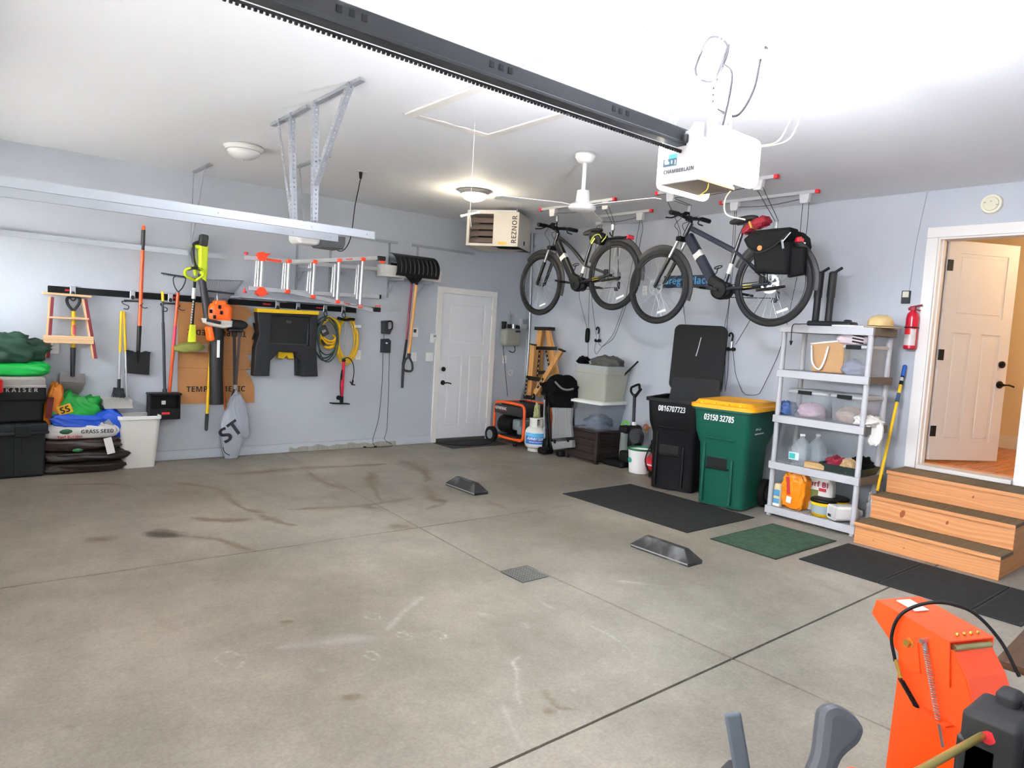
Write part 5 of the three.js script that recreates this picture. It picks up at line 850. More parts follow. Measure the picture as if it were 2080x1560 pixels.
{ // propane cylinder
  const t = thing('propane_cylinder', 'white propane cylinder with a blue printed label', 'gas cylinder'), c = [-0.62, 0, 1.05];
  mesh('tank', lathe([[0, 0.035], [0.1, 0.04], [0.135, 0.065], [0.15, 0.11], [0.152, 0.24], [0.142, 0.285], [0.11, 0.325], [0.06, 0.345], [0, 0.348]], c, 36), M.white, t);
  mesh('foot_ring', lathe([[0.095, 0], [0.1, 0], [0.1, 0.045], [0.095, 0.045]], c, 32), M.offwhite, t);
  mesh('collar', [new THREE.CylinderGeometry(0.09, 0.095, 0.12, 30, 1, true, 0.5, 5.2).translate(c[0], 0.39, c[2]), new THREE.TorusGeometry(0.09, 0.006, 6, 30, 5.2).rotateX(PI / 2).rotateY(1.1).translate(c[0], 0.45, c[2])], mat('#e6e4de', 0.5, { side: THREE.DoubleSide }), t);
  mesh('valve', [cyl(0.022, 0.022, 0.08, [c[0], 0.38, c[2]]), cyl(0.035, 0.035, 0.02, [c[0], 0.43, c[2]]), rod([c[0], 0.39, c[2]], [c[0] - 0.06, 0.39, c[2] + 0.02], 0.014)], M.black, t);
  const wrap = canvasTex(512, 256, (k, W, h) => { k.fillStyle = '#1d6fc0'; k.fillRect(0, 0, W, h); k.fillStyle = '#63b7e6'; k.beginPath(); k.moveTo(0, 0); k.lineTo(W, 0); k.lineTo(W, h * 0.3); k.quadraticCurveTo(W * 0.5, h * 0.5, 0, h * 0.25); k.fill(); k.fillStyle = '#fff'; k.font = 'italic bold 96px sans-serif'; k.textAlign = 'center'; k.fillText('Amerigas', W / 2, h * 0.62); k.fillStyle = '#d42b3a'; k.fillRect(W * 0.16, h * 0.68, W * 0.68, 8); k.fillStyle = '#fff'; k.font = 'bold 30px sans-serif'; k.fillText('PROPANE EXCHANGE', W / 2, h * 0.86); });
  mesh('label', new THREE.CylinderGeometry(0.1532, 0.1532, 0.15, 30, 1, true, -1.75, 2.1).translate(c[0], 0.185, c[2]), mat('#ffffff', 0.4, { map: wrap }), t);
  mesh('glove', heap(0.09, 0.22, 0.06, 61, { rough: 0.5 }).translate(c[0] + 0.02, 0.45, c[2] - 0.02), mat('#a8a878', 0.9), t);
}
// sawhorses of pine legs in black steel brackets, leaning in the corner
{
  const sp = wood([196, 138, 74], [224, 172, 104], 0.6, 'y'), K = mat('#26221f', 0.5, { metalness: 0.3 });
  const slots = (p, q, n) => bar(p, q, 0.03, 0.004, [-1, 0, 0]);
  const t = thing('sawhorse', 'pine sawhorse with black brackets leaning upright against the wall', 'sawhorse');
  mesh('leg', bar([-0.14, 1.672, 0.476], [-0.14, 0.666, 0.381], 0.085, 0.04, [-1, 0, 0.2], 0.003), sp, t); mesh('leg', bar([-0.14, 1.679, 0.647], [-0.14, 0.842, 0.955], 0.085, 0.04, [-1, 0, -0.2], 0.003), sp, t);
  mesh('leg', bar([-0.07, 1.652, 0.432], [-0.07, 0.675, 0.468], 0.07, 0.035, [-1, 0, 0], 0.003), sp, t); mesh('leg', bar([-0.07, 1.657, 0.551], [-0.07, 0.753, 0.784], 0.07, 0.035, [-1, 0, 0], 0.003), sp, t);
  mesh('top_bracket', bar([-0.14, 1.681, 0.409], [-0.14, 1.688, 0.72], 0.05, 0.13, [-1, 0, 0], 0.004), K, t);
  mesh('cross_bracket', bar([-0.165, 1.394, 0.421], [-0.165, 1.412, 0.877], 0.05, 0.012, [-1, 0, 0], 0.002), K, t); mesh('cross_bracket', bar([-0.165, 1.036, 0.498], [-0.165, 1.064, 0.753], 0.05, 0.012, [-1, 0, 0], 0.002), K, t);
  const st = mesh('slotted_stay', [bar([-0.17, 1.363, 0.517], [-0.17, 0.978, 0.498], 0.034, 0.005, [-1, 0, 0]), bar([-0.17, 1.371, 0.656], [-0.17, 1.038, 0.782], 0.034, 0.005, [-1, 0, 0])], K, t);
  const sl = []; const A = [-0.174, 1.349, 0.523], B = [-0.174, 0.993, 0.506], C = [-0.174, 1.357, 0.667], D = [-0.174, 1.052, 0.78]; for (let k = 0; k < 5; k++) for (const [a, b] of [[A, B], [C, D]]) { const u = (k + 0.3) / 5, v = (k + 0.7) / 5; sl.push(bar(a.map((q, i) => q + (b[i] - q) * u), a.map((q, i) => q + (b[i] - q) * v), 0.014, 0.002, [-1, 0, 0])); }
  mesh('slots', sl, mat('#e9d9bc', 0.7), st);
  const s = thing('sawhorse', 'pine sawhorse turned legs up in front of the upright one', 'sawhorse');
  mesh('leg', bar([-0.3, 1.445, 0.516], [-0.24, 0.673, 0.43], 0.085, 0.04, [-1, 0, 0.2], 0.003), sp, s); mesh('leg', bar([-0.24, 1.4, 1.06], [-0.3, 0.738, 0.625], 0.075, 0.04, [-1, 0, 0], 0.003), sp, s);
  mesh('leg_cap', [bar([-0.3, 1.449, 0.46], [-0.3, 1.441, 0.57], 0.02, 0.05, [-1, 0, 0])], K, s); mesh('leg_cap', [bar([-0.24, 1.411, 1.009], [-0.24, 1.383, 1.121], 0.02, 0.05, [-1, 0, 0])], K, s);
  mesh('cross_bracket', bar([-0.29, 0.954, 0.395], [-0.29, 0.95, 0.754], 0.06, 0.012, [-1, 0, 0], 0.002), K, s); mesh('cross_bracket', bar([-0.29, 0.666, 0.365], [-0.29, 0.679, 0.608], 0.06, 0.02, [-1, 0, 0], 0.002), K, s);
  const s2 = mesh('slotted_stay', [bar([-0.31, 0.979, 0.438], [-0.31, 0.657, 0.412], 0.034, 0.005, [-1, 0, 0]), bar([-0.31, 0.981, 0.785], [-0.31, 0.645, 0.558], 0.034, 0.005, [-1, 0, 0])], K, s);
  const s3 = []; const E = [-0.315, 0.965, 0.443], F = [-0.315, 0.673, 0.422], G = [-0.315, 0.967, 0.781], I = [-0.315, 0.661, 0.573]; for (let k = 0; k < 5; k++) for (const [a, b] of [[E, F], [G, I]]) { const u = (k + 0.3) / 5, v = (k + 0.7) / 5; s3.push(bar(a.map((q, i) => q + (b[i] - q) * u), a.map((q, i) => q + (b[i] - q) * v), 0.014, 0.002, [-1, 0, 0])); }
  mesh('slots', s3, mat('#e9d9bc', 0.7), s2);
}
{ // folded stroller like cart with cloths over it
  const t = thing('folding_cart', 'folded cart with ribbed grey plastic panels and black frame', 'cart'), x = -0.6, G = mat('#8f9092', 0.5);
  const pn = slabR([[-0.6, 0.629, 1.311], [-0.6, 0.668, 1.687], [-0.6, 0.468, 1.688], [-0.6, 0.293, 1.732], [-0.6, 0.206, 1.35], [-0.6, 0.42, 1.35]], x, 0.05, 0.01);
  const p = mesh('panel', pn, G, t); mesh('panel_rib', [tube([[-0.602, 0.644, 1.599], [-0.602, 0.459, 1.625], [-0.602, 0.343, 1.636], [-0.602, 0.297, 1.594], [-0.602, 0.279, 1.519]], 0.008), tube([[-0.602, 0.616, 1.373], [-0.602, 0.493, 1.394], [-0.602, 0.372, 1.386], [-0.602, 0.271, 1.424]], 0.008), tube([[-0.602, 0.625, 1.439], [-0.602, 0.279, 1.472]], 0.006)], mat('#9c9d9f', 0.5), p);
  mesh('lower_panel', slabR([[-0.62, 0.178, 1.374], [-0.62, 0.261, 1.773], [-0.62, 0.168, 1.791], [-0.62, 0.073, 1.423]], x - 0.03, 0.06, 0.01), G, t); mesh('hinge', [bx(0.02, 0.05, 0.035, [-0.63, 0.191, 1.452], 0.006)], M.black, t); mesh('hinge', [bx(0.02, 0.05, 0.035, [-0.63, 0.251, 1.702], 0.006)], M.black, t);
  mesh('frame_tube', [rod([-0.6, 0.8, 1.166], [-0.6, 0.123, 1.289], 0.018), rod([-0.56, 0.801, 1.182], [-0.58, 0.094, 1.329], 0.016), rod([-0.5, 0.847, 1.623], [-0.5, 0.166, 1.668], 0.016)], M.black, t); mesh('side_strap', tube([[-0.62, 0.721, 1.185], [-0.62, 0.467, 1.199], [-0.62, 0.203, 1.234]], 0.008), M.galv, t);
  mesh('wheel', [bx(0.18, 0.09, 0.16, [-0.662, 0.05, 1.314], 0.035, 3)], M.black, t); mesh('wheel', [bx(0.16, 0.08, 0.1, [-0.56, 0.042, 1.53], 0.03, 3)], M.black, t); mesh('wheel_bracket', bx(0.14, 0.12, 0.12, [-0.553, 0.13, 1.226], 0.03, 3), M.black, t);
  mesh('cloth_bag', [heap(0.2, 0.36, 0.56, 71, { rough: 0.25 }).translate(-0.5, 0.62, 1.38)], M.cloth, t, { label: 'black cloth folded over the frame' });
  const c = thing('black_jacket', 'black jacket draped over the top of the folded cart', 'jacket'); mesh('cloth', [heap(0.3, 0.34, 0.66, 77, { rough: 0.3 }).translate(-0.46, 0.76, 1.36)], M.cloth, c); mesh('lining', tube([[-0.6, 0.979, 1.356], [-0.62, 0.914, 1.499], [-0.62, 0.9, 1.613], [-0.6, 0.922, 1.71]], 0.014), mat('#77736d', 0.9), c); mesh('hood', sph(0.13, [-0.42, 0.963, 1.398], [0.8, 0.9, 1.15]), M.cloth, c);
}
{ // planter box
  const t = thing('planter_box', 'dark brown square wooden planter box under the clear totes', 'planter'), D = wood([30, 21, 18], [46, 33, 28], 0.6, 'x'), x0 = -0.53, x1 = -0.04, z0 = 1.6, z1 = 2.12, h = 0.4;
  for (const [x, z] of [[x0, z0], [x0, z1], [x1, z0], [x1, z1]]) mesh('corner_post', box2([x - 0.02, 0.001, z - 0.02], [x + 0.025, h, z + 0.025], 0.004), D, t);
  for (let k = 0; k < 4; k++) { const y = 0.045 + k * 0.086; mesh('board', box2([x0 - 0.008, y, z0 + 0.025], [x0 + 0.012, y + 0.082, z1 - 0.02], 0.003), D, t); mesh('board', box2([x0 + 0.025, y, z1 - 0.006], [x1 - 0.02, y + 0.082, z1 + 0.014], 0.003), D, t); mesh('board', box2([x0 + 0.025, y, z0 - 0.01], [x1 - 0.02, y + 0.082, z0 + 0.01], 0.003), D, t); }
  mesh('rim', [box2([x0 - 0.03, h, z0 - 0.03], [x0 + 0.03, h + 0.02, z1 + 0.035], 0.004), box2([x0 + 0.03, h, z1 - 0.025], [x1 + 0.03, h + 0.02, z1 + 0.035], 0.004), box2([x0 + 0.03, h, z0 - 0.03], [x1 + 0.03, h + 0.02, z0 + 0.03], 0.004)], D, t);
  mesh('bottom', box2([x0 + 0.03, h - 0.03, z0 + 0.03], [x1, h - 0.015, z1 - 0.02]), D, t);
}
function tote(y0, y1, cx, cz, w, d, name, label, m, lidM) {
  const t = thing(name, label, 'tote'), q = 0.86;
  mesh('body', loft([{ y: y0, w: w * q, d: d * q, r: 0.04 }, { y: y1 - 0.06, w: w * 0.97, d: d * 0.97, r: 0.04 }, { y: y1 - 0.055, w, d, r: 0.045 }, { y: y1, w, d, r: 0.045 }], true).translate(cx, 0, cz), m, t);
  if (lidM) mesh('lid', loft([{ y: y1, w: w + 0.03, d: d + 0.03, r: 0.05 }, { y: y1 + 0.03, w: w + 0.03, d: d + 0.03, r: 0.05 }, { y: y1 + 0.04, w: w, d: d, r: 0.05 }], true).translate(cx, 0, cz), lidM, t);
  return t;
}
{
  const a = tote(0.421, 0.755, -0.285, 1.86, 0.5, 0.56, 'clear_tote', 'frosted clear tote with a white lid standing on the planter', mat('#e9eef4', 0.25, { transmission: 0.84, thickness: 0, ior: 1.35 }), M.white);
  single('folded_clothes', 'dark blue clothes inside the lower clear tote', 'clothes', heap(0.36, 0.2, 0.34, 83, { rough: 0.25 }).translate(-0.3, 0.426, 1.9), mat('#46566e', 0.95));
  const b = tote(0.797, 1.2, -0.285, 1.9, 0.46, 0.56, 'clear_tote', 'cloudy cream tote without a lid on top of the stack', M.frostWarm);
  mesh('rim', loft([{ y: 1.2, w: 0.49, d: 0.59, r: 0.05 }, { y: 1.25, w: 0.49, d: 0.59, r: 0.05 }], false).translate(-0.285, 0, 1.9), M.frost, b);
  single('grey_blanket', 'rumpled grey blanket heaped on the upper tote', 'blanket', heap(0.34, 0.2, 0.42, 89, { rough: 0.35 }).translate(-0.28, 1.201, 1.96), mat('#5b5b57', 0.98));
  single('black_glove', 'black glove hanging over the rim of the upper tote', 'glove', heap(0.14, 0.11, 0.15, 93, { rough: 0.4 }).translate(-0.42, 1.252, 1.68), M.cloth);
  single('short_rod', 'short black rod sticking up from the upper tote', 'rod', rod([-0.2, 1.0, 2.04], [-0.1, 1.334, 2.331], 0.012), M.black);
}
{ // stick vacuum
  const t = thing('upright_vacuum', 'black and lime green upright vacuum standing against the wall', 'vacuum cleaner'), x = -0.22;
  mesh('handle', tube([[-0.22, 0.892, 2.418], [-0.22, 0.948, 2.356], [-0.22, 1.004, 2.359], [-0.22, 1.053, 2.475], [-0.22, 0.999, 2.488]], 0.015, { tension: 0.3 }), M.black, t); mesh('handle_tip', rod([-0.22, 0.893, 2.426], [-0.22, 1.001, 2.512], 0.018), M.black, t);
  mesh('wand', rod([-0.22, 0.929, 2.415], [-0.22, 0.557, 2.434], 0.02), mat('#1e2127', 0.5), t); mesh('collar', rod([-0.22, 0.577, 2.44], [-0.22, 0.534, 2.444], 0.028), M.white, t);
  const gm = mat('#58c12c', 0.4);
  mesh('motor_body', [bx(0.16, 0.34, 0.16, [-0.18, 0.368, 2.433], 0.06, 4), bx(0.16, 0.1, 0.14, [-0.22, 0.466, 2.32], 0.03, 3)], M.black, t); mesh('dust_cup', [cyl(0.062, 0.055, 0.3, [-0.24, 0.302, 2.319], 22)], mat('#b9c2bd', 0.15, { transmission: 0.6, thickness: 0 }), t); mesh('cup_base', [cyl(0.06, 0.062, 0.07, [-0.24, 0.126, 2.328], 22)], gm, t); mesh('cup_handle', tube([[-0.27, 0.44, 2.3], [-0.27, 0.527, 2.292], [-0.27, 0.567, 2.354], [-0.25, 0.54, 2.388]], 0.013), gm, t);
  mesh('cord_wheel', cyl(0.09, 0.09, 0.08, [0, 0, 0], 24).rotateZ(PI / 2).translate(...[-0.24, 0.408, 2.513]), mat('#33353a', 0.5), t); mesh('floor_head', [bx(0.3, 0.08, 0.34, [-0.28, 0.041, 2.3], 0.03, 3), bx(0.16, 0.16, 0.16, [-0.24, 0.13, 2.38], 0.04, 3)], M.black, t);
}
{ const t = thing('hose_tap', 'red handled hose tap on the wall above the bucket', 'tap'), p = [-0.04, 0.507, 2.526]; mesh('spout', [rod([0, p[1], p[2]], [-0.07, p[1], p[2]], 0.012), rod([-0.06, p[1], p[2]], [-0.08, p[1] - 0.06, p[2]], 0.011)], M.brass, t); mesh('hand_wheel', [new THREE.TorusGeometry(0.035, 0.008, 8, 18).rotateY(PI / 2).translate(-0.085, p[1] + 0.01, p[2]), rod([-0.05, p[1] + 0.01, p[2]], [-0.085, p[1] + 0.01, p[2]], 0.007), bx(0.006, 0.07, 0.01, [-0.085, p[1] + 0.01, p[2]])], mat('#b4583c', 0.5), t); }
{ const t = thing('white_bucket', 'white plastic bucket with a green rim', 'bucket'), c = [-0.4, 0.001, 2.72]; mesh('shell', lathe([[0, 0], [0.115, 0], [0.12, 0.01], [0.145, 0.3], [0.14, 0.3], [0.115, 0.02], [0, 0.015]], c, 32), M.white, t); mesh('rim', new THREE.TorusGeometry(0.145, 0.012, 8, 36).rotateX(PI / 2).translate(c[0], 0.295, c[2]), mat('#0f6a46', 0.5), t); mesh('emblem', R3(sph(0.045, [0, 0, 0], [1, 0.7, 0.1]), 0, -1.9).translate(c[0] - 0.126, 0.16, c[2] - 0.045), mat('#2f9a8a', 0.5), t); }
{ const t = thing('air_compressor', 'red pancake air compressor half hidden behind the black cart', 'compressor'), c = [-0.36, 0.16, 3.0]; mesh('tank', lathe([[0, -0.1], [0.12, -0.095], [0.17, -0.05], [0.18, 0], [0.17, 0.05], [0.12, 0.095], [0, 0.1]], c, 32), mat('#c01822', 0.3), t); mesh('motor', [bx(0.2, 0.18, 0.2, [c[0], 0.36, c[2]], 0.04, 3)], M.black, t); mesh('hose', tube([[c[0] - 0.16, 0.08, c[2] - 0.04], [c[0] - 0.2, 0.22, c[2] - 0.06], [c[0] - 0.16, 0.4, c[2] - 0.02], [c[0] - 0.1, 0.44, c[2]]], 0.008), M.black, t); mesh('stripe', new THREE.CylinderGeometry(0.1815, 0.1815, 0.018, 24, 1, true, -2.6, 1.6).translate(c[0], c[1] - 0.005, c[2]), M.white, t); for (const a of [0.6, 2.2, 3.7, 5.3]) mesh('foot', cyl(0.02, 0.02, 0.08, [c[0] + 0.11 * Math.cos(a), 0.041, c[2] + 0.11 * Math.sin(a)], 10), M.rubber, t); }

// ---------- bicycles on ceiling hoists ----------
function wheel(t, name, c, R, x, turn = 0, seedv = 1) {                 // axle along x
  const at = (g) => (turn ? g.rotateY(turn) : g).translate(x, c[1], c[2]), tor = (r, k, s = 8) => new THREE.TorusGeometry(r, k, s, 64).rotateY(PI / 2);
  const w = mesh(name, at(mergeGeometries([plain(new THREE.TorusGeometry(R - 0.028, 0.028, 12, 72).rotateY(PI / 2))])), mat('#1b1b1d', 0.85), t, { label: 'black tyre' });
  mesh('rim', at(mergeGeometries([plain(tor(R - 0.06, 0.011)), plain(tor(R - 0.052, 0.009))])), M.blackGloss, w);
  const sp = [], n = 28, r1 = R - 0.066, r0 = 0.028;
  for (let k = 0; k < n; k++) { const a = k / n * PI * 2, b = a + (k % 2 ? 1 : -1) * 0.9; sp.push(rod([k % 4 < 2 ? 0.03 : -0.03, r0 * Math.sin(b), r0 * Math.cos(b)], [0, r1 * Math.sin(a), r1 * Math.cos(a)], 0.0019, 0.0019, 4)); }
  const s = mesh('spokes', at(mergeGeometries(sp.map(plain))), M.steel, w); s.userData.kind = 'stuff';
  mesh('hub', at(mergeGeometries([plain(rod([-0.055, 0, 0], [0.055, 0, 0], 0.016)), plain(rod([-0.032, 0, 0], [-0.028, 0, 0], 0.03)), plain(rod([0.028, 0, 0], [0.032, 0, 0], 0.03))])), M.darkSteel, w);
  const rot = ext(poly(Array.from({ length: 36 }, (_, k) => { const a = k / 36 * PI * 2, q = 0.088 + (k % 2 ? 0.002 : -0.003); return [q * Math.cos(a), q * Math.sin(a)]; }), Array.from({ length: 6 }, (_, k) => { const a = k / 6 * PI * 2; return [0.25, 0.8].flatMap((o) => [[0.066 * Math.cos(a + o), 0.066 * Math.sin(a + o)]]).concat([[0.028 * Math.cos(a + 0.75), 0.028 * Math.sin(a + 0.75)], [0.028 * Math.cos(a + 0.3), 0.028 * Math.sin(a + 0.3)]]); })), 0.002).rotateY(PI / 2).translate(-0.042, 0, 0);
  mesh('brake_disc', at(rot), M.steel, w);
  return w;
}
function bike(label, X, N, o) {
  const t = thing('bicycle', label, 'bicycle', 'bicycles hung from the ceiling hoists'), col = o.frame, n = [-1, 0, 0], at = (p, dx = 0) => [X + dx, p[1], p[2]], mix = (a, b, k) => a.map((v, i) => v + (b[i] - v) * k);
  const FH = at(N.frontHub), RH = at(N.rearHub), HT = at(N.headTop), HB = at(N.headBottom), BB = at(N.motor), ST = at(N.seatTop), TJ = at(N.topJoin);
  const fw = wheel(t, 'front_wheel', FH, o.R, X, o.turn || 0), rw = wheel(t, 'rear_wheel', RH, o.R, X);
  mesh('reflector', R3(bx(0.006, 0.022, 0.11, [0, 0, 0], 0.003), -0.3).translate(X - 0.012, FH[1] - o.R * 0.66, FH[2] + 0.07), mat('#f4f4f0', 0.2), fw); mesh('reflector', R3(bx(0.006, 0.022, 0.11, [0, 0, 0], 0.003), -0.35).translate(X - 0.012, RH[1] - o.R * 0.62, RH[2] + 0.12), mat('#f4f4f0', 0.2), rw);
  // frame
  const dt = at(N.downTop), db = at(N.downBottom);
  const fr = mesh('frame', [rod(HT, HB, 0.024), bar(dt, db, 0.1, 0.06, n, 0.025), rod(ST, BB, 0.019), ...(o.step ? [tube([at(N.topStart), at(N.topMid), TJ], 0.022)] : [bar(at(N.topStart), TJ, 0.05, 0.038, n, 0.014)])], col, t);
  for (const s of [-1, 1]) mesh('rear_stay', [rod(at(TJ, 0.012 * s), at(RH, 0.062 * s), 0.011, 0.009), rod(at(mix(BB, RH, 0.15), 0.045 * s), at(RH, 0.062 * s), 0.018, 0.012)], col, t);
  mesh('white_band', bar(mix(dt, db, 0.36), mix(dt, db, 0.5), 0.103, 0.063, n, 0.018), M.offwhite, fr); mesh('seat_tube_band', rod(mix(ST, BB, 0.52), mix(ST, BB, 0.7), 0.0205), M.offwhite, fr); mesh('warning_sticker', bar(mix(BB, RH, 0.5), mix(BB, RH, 0.68), 0.026, 0.006, n).translate(-0.062, 0, 0), mat('#f2cf12', 0.4), fr);
  mesh('motor', [cyl(0.07, 0.07, 0.13, [0, 0, 0], 26).rotateZ(PI / 2).translate(...at(BB)), sph(0.1, at(mix(BB, RH, -0.03)), [0.55, 0.85, 1.15]), bar(mix(db, BB, -0.4), mix(BB, RH, 0.12), 0.11, 0.075, n, 0.03)], M.black, t);
  // fork
  for (const s of [-1, 1]) { const a = at(mix(HB, FH, 0.08), 0.06 * s), m = at(mix(HB, FH, 0.42), 0.06 * s), b = at(FH, 0.06 * s); mesh('fork_stanchion', rod(a, m, 0.016), M.steel, t); mesh('fork_leg', rod(m, b, 0.021, 0.016), M.blackGloss, t); }
  mesh('fork_crown', [bx(0.17, 0.05, 0.06, at(mix(HB, FH, 0.06)), 0.015)], M.black, t);
  // fenders
  const fend = (c, a0, a1, r) => { const pts = []; for (let k = 0; k <= 14; k++) { const a = a0 + (a1 - a0) * k / 14; pts.push([X, c[1] + r * Math.sin(a), c[2] + r * Math.cos(a)]); } return new THREE.ExtrudeGeometry(poly([[-0.003, -0.034], [0.004, -0.028], [0.009, 0], [0.004, 0.028], [-0.003, 0.034], [0.005, 0]]), { steps: 28, bevelEnabled: false, extrudePath: new THREE.CatmullRomCurve3(pts.map(V)) }); };
  mesh('fender', fend(FH, 2.3, -0.35, o.R + 0.016), mat('#1b1c1f', 0.5, { side: THREE.DoubleSide }), t); mesh('fender', fend(RH, 2.75, -0.15, o.R + 0.018), mat('#1b1c1f', 0.5, { side: THREE.DoubleSide }), t);
  // cockpit
  const S = at(N.stem), g0 = N.gripNear, g1 = N.gripFar, L = [X - 0.33, g0[1], g0[2]], Rr = [X + 0.33, g1[1], g1[2]];
  mesh('stem', [rod(HT, [X, S[1], S[2]], 0.02), bx(0.06, 0.05, 0.05, S, 0.012)], M.black, t);
  mesh('handlebar', tube([L, [X - 0.16, (S[1] + L[1]) / 2 + 0.008, (S[2] + L[2]) / 2], S, [X + 0.16, (S[1] + Rr[1]) / 2 + 0.008, (S[2] + Rr[2]) / 2], Rr], 0.018), M.black, t);
  for (const [e, s] of [[L, -1], [Rr, 1]]) { mesh('grip', rod(e, [e[0] - s * 0.13, e[1] + 0.004, e[2] + (S[2] - e[2]) * 0.3], 0.022), M.rubber, t); mesh('brake_lever', [tube([[e[0] - s * 0.15, e[1], e[2] - 0.01], [e[0] - s * 0.1, e[1] - 0.03, e[2] - 0.06], [e[0] - s * 0.02, e[1] - 0.04, e[2] - 0.065]], 0.007), bx(0.04, 0.03, 0.04, [e[0] - s * 0.17, e[1], e[2]], 0.01)], M.black, t); }
  mesh('display', R3(bx(0.07, 0.012, 0.06, [0, 0, 0], 0.006), -0.5).translate(S[0] - 0.02, S[1] + 0.045, S[2] - 0.03), M.black, t); mesh('bell', sph(0.018, [S[0] + 0.14, S[1] + 0.03, S[2]]), M.steel, t);
  mesh('cable', [tube([[S[0] - 0.1, S[1], S[2]], [X - 0.04, S[1] - 0.06, S[2] - 0.13], [X - 0.02, HB[1] + 0.03, HB[2] - 0.06], at(mix(HB, FH, 0.3), -0.06)], 0.003, { rs: 5 }), tube([[S[0] + 0.1, S[1], S[2]], [X + 0.04, S[1] - 0.05, S[2] - 0.1], at(mix(dt, db, 0.1))], 0.003, { rs: 5 })], M.black, t);
  // saddle
  const P = at(N.saddle), top = pillow(0.15, 0.065, 0.29, { n: 14, fold: 0, e: 0.9 }), p = top.attributes.position; for (let i = 0; i < p.count; i++) { const k = Math.max(0, (p.getZ(i) + 0.145) / 0.29); p.setX(i, p.getX(i) * (0.28 + 0.72 * k ** 1.4)); p.setY(i, p.getY(i) + 0.01 * k); } top.computeVertexNormals();
  mesh('saddle', top.rotateX(-0.06).translate(P[0], P[1], P[2]), mat('#1a1a1c', 0.6), t); mesh('seat_post', [rod(ST, [P[0], P[1] - 0.03, P[2] + 0.03], 0.0155), rod([P[0], P[1] - 0.035, P[2] - 0.06], [P[0], P[1] - 0.035, P[2] + 0.08], 0.006)], M.darkSteel, t);
  // rack
  const rk = at(N.rackFront), re = at(N.rackEnd); mesh('rear_rack', [-0.055, 0.055].flatMap((d) => [rod(at(rk, d), at(re, d), 0.006), rod(at(mix(rk, re, 0.45), d), at(RH, d * 1.3), 0.005)]).concat([rod(at(re, -0.055), at(re, 0.055), 0.006), rod(at(mix(rk, re, 0.4), -0.055), at(mix(rk, re, 0.4), 0.055), 0.006), bar(rk, re, 0.07, 0.008, [0, 1, 0])]), M.black, t);
  mesh('tail_light', bx(0.1, 0.045, 0.035, at(N.light || re), 0.012), mat('#c21a2c', 0.25), t);
  // drive
  mesh('cassette', cyl(0.055, 0.04, 0.04, [0, 0, 0], 22).rotateZ(PI / 2).translate(RH[0] + 0.035, RH[1], RH[2]), M.steel, t); mesh('derailleur', [bx(0.03, 0.08, 0.03, [X + 0.05, RH[1] - 0.1, RH[2] + 0.03], 0.01), bx(0.03, 0.04, 0.05, [X + 0.05, RH[1] - 0.14, RH[2] + 0.0], 0.01)], M.darkSteel, t);
  mesh('brake_caliper', bx(0.03, 0.07, 0.05, [X - 0.055, RH[1] + 0.03, RH[2] - 0.07], 0.01), M.black, t); mesh('kickstand', rod([X - 0.08, RH[1] - 0.06, RH[2] - 0.1], [X - 0.09, RH[1] - 0.03, RH[2] + 0.17], 0.012), M.black, t);
  mesh('chain', [rod([X + 0.05, BB[1] + 0.05, BB[2]], [X + 0.05, RH[1] + 0.04, RH[2]], 0.004), rod([X + 0.05, BB[1] - 0.06, BB[2]], [X + 0.05, RH[1] - 0.12, RH[2]], 0.004), new THREE.TorusGeometry(0.075, 0.005, 6, 30).rotateY(PI / 2).translate(X + 0.06, BB[1], BB[2])], M.darkSteel, t);
  for (const [s, dz, dy] of [[-1, -0.165, 0.02], [1, 0.165, -0.03]]) { mesh('crank', bar(at(BB, 0.085 * s), [X + 0.085 * s, BB[1] + dy, BB[2] + dz], 0.025, 0.014, n, 0.004), M.black, t); mesh('pedal', R3(bx(0.1, 0.02, 0.085, [0, 0, 0], 0.006), 0.2).translate(X + 0.14 * s, BB[1] + dy, BB[2] + dz), M.black, t); }
  mesh('bottle_cage', [new THREE.TorusGeometry(0.036, 0.005, 6, 20).rotateX(1.2).translate(...at(N.cage)), tube([at(N.cage), [X, N.cage[1] - 0.06, N.cage[2] - 0.03], mix(dt, db, 0.72)], 0.005)], M.black, t);
  return t;
}
const B1 = bike('navy diamond frame electric bicycle hanging nearest, carrying panniers', -1.35, {
  frontHub: [-1.35, 2.153, 3.587], rearHub: [-1.35, 2.165, 4.842], headTop: [-1.35, 2.764, 3.931], headBottom: [-1.35, 2.642, 3.868], downTop: [-1.35, 2.648, 3.908], downBottom: [-1.35, 2.188, 4.237], motor: [-1.35, 2.113, 4.345], seatTop: [-1.35, 2.622, 4.493], topStart: [-1.35, 2.712, 3.936], topJoin: [-1.35, 2.466, 4.447],
  stem: [-1.35, 2.809, 3.898], gripNear: [-1.68, 2.817, 3.936], gripFar: [-1.02, 2.828, 3.902], saddle: [-1.35, 2.74, 4.502], rackFront: [-1.35, 2.622, 4.563], rackEnd: [-1.35, 2.568, 4.974], light: [-1.35, 2.53, 5.057], cage: [-1.35, 2.328, 4.277],
}, { R: 0.372, frame: mat('#0f1729', 0.3, { clearcoat: 0.5 }) });
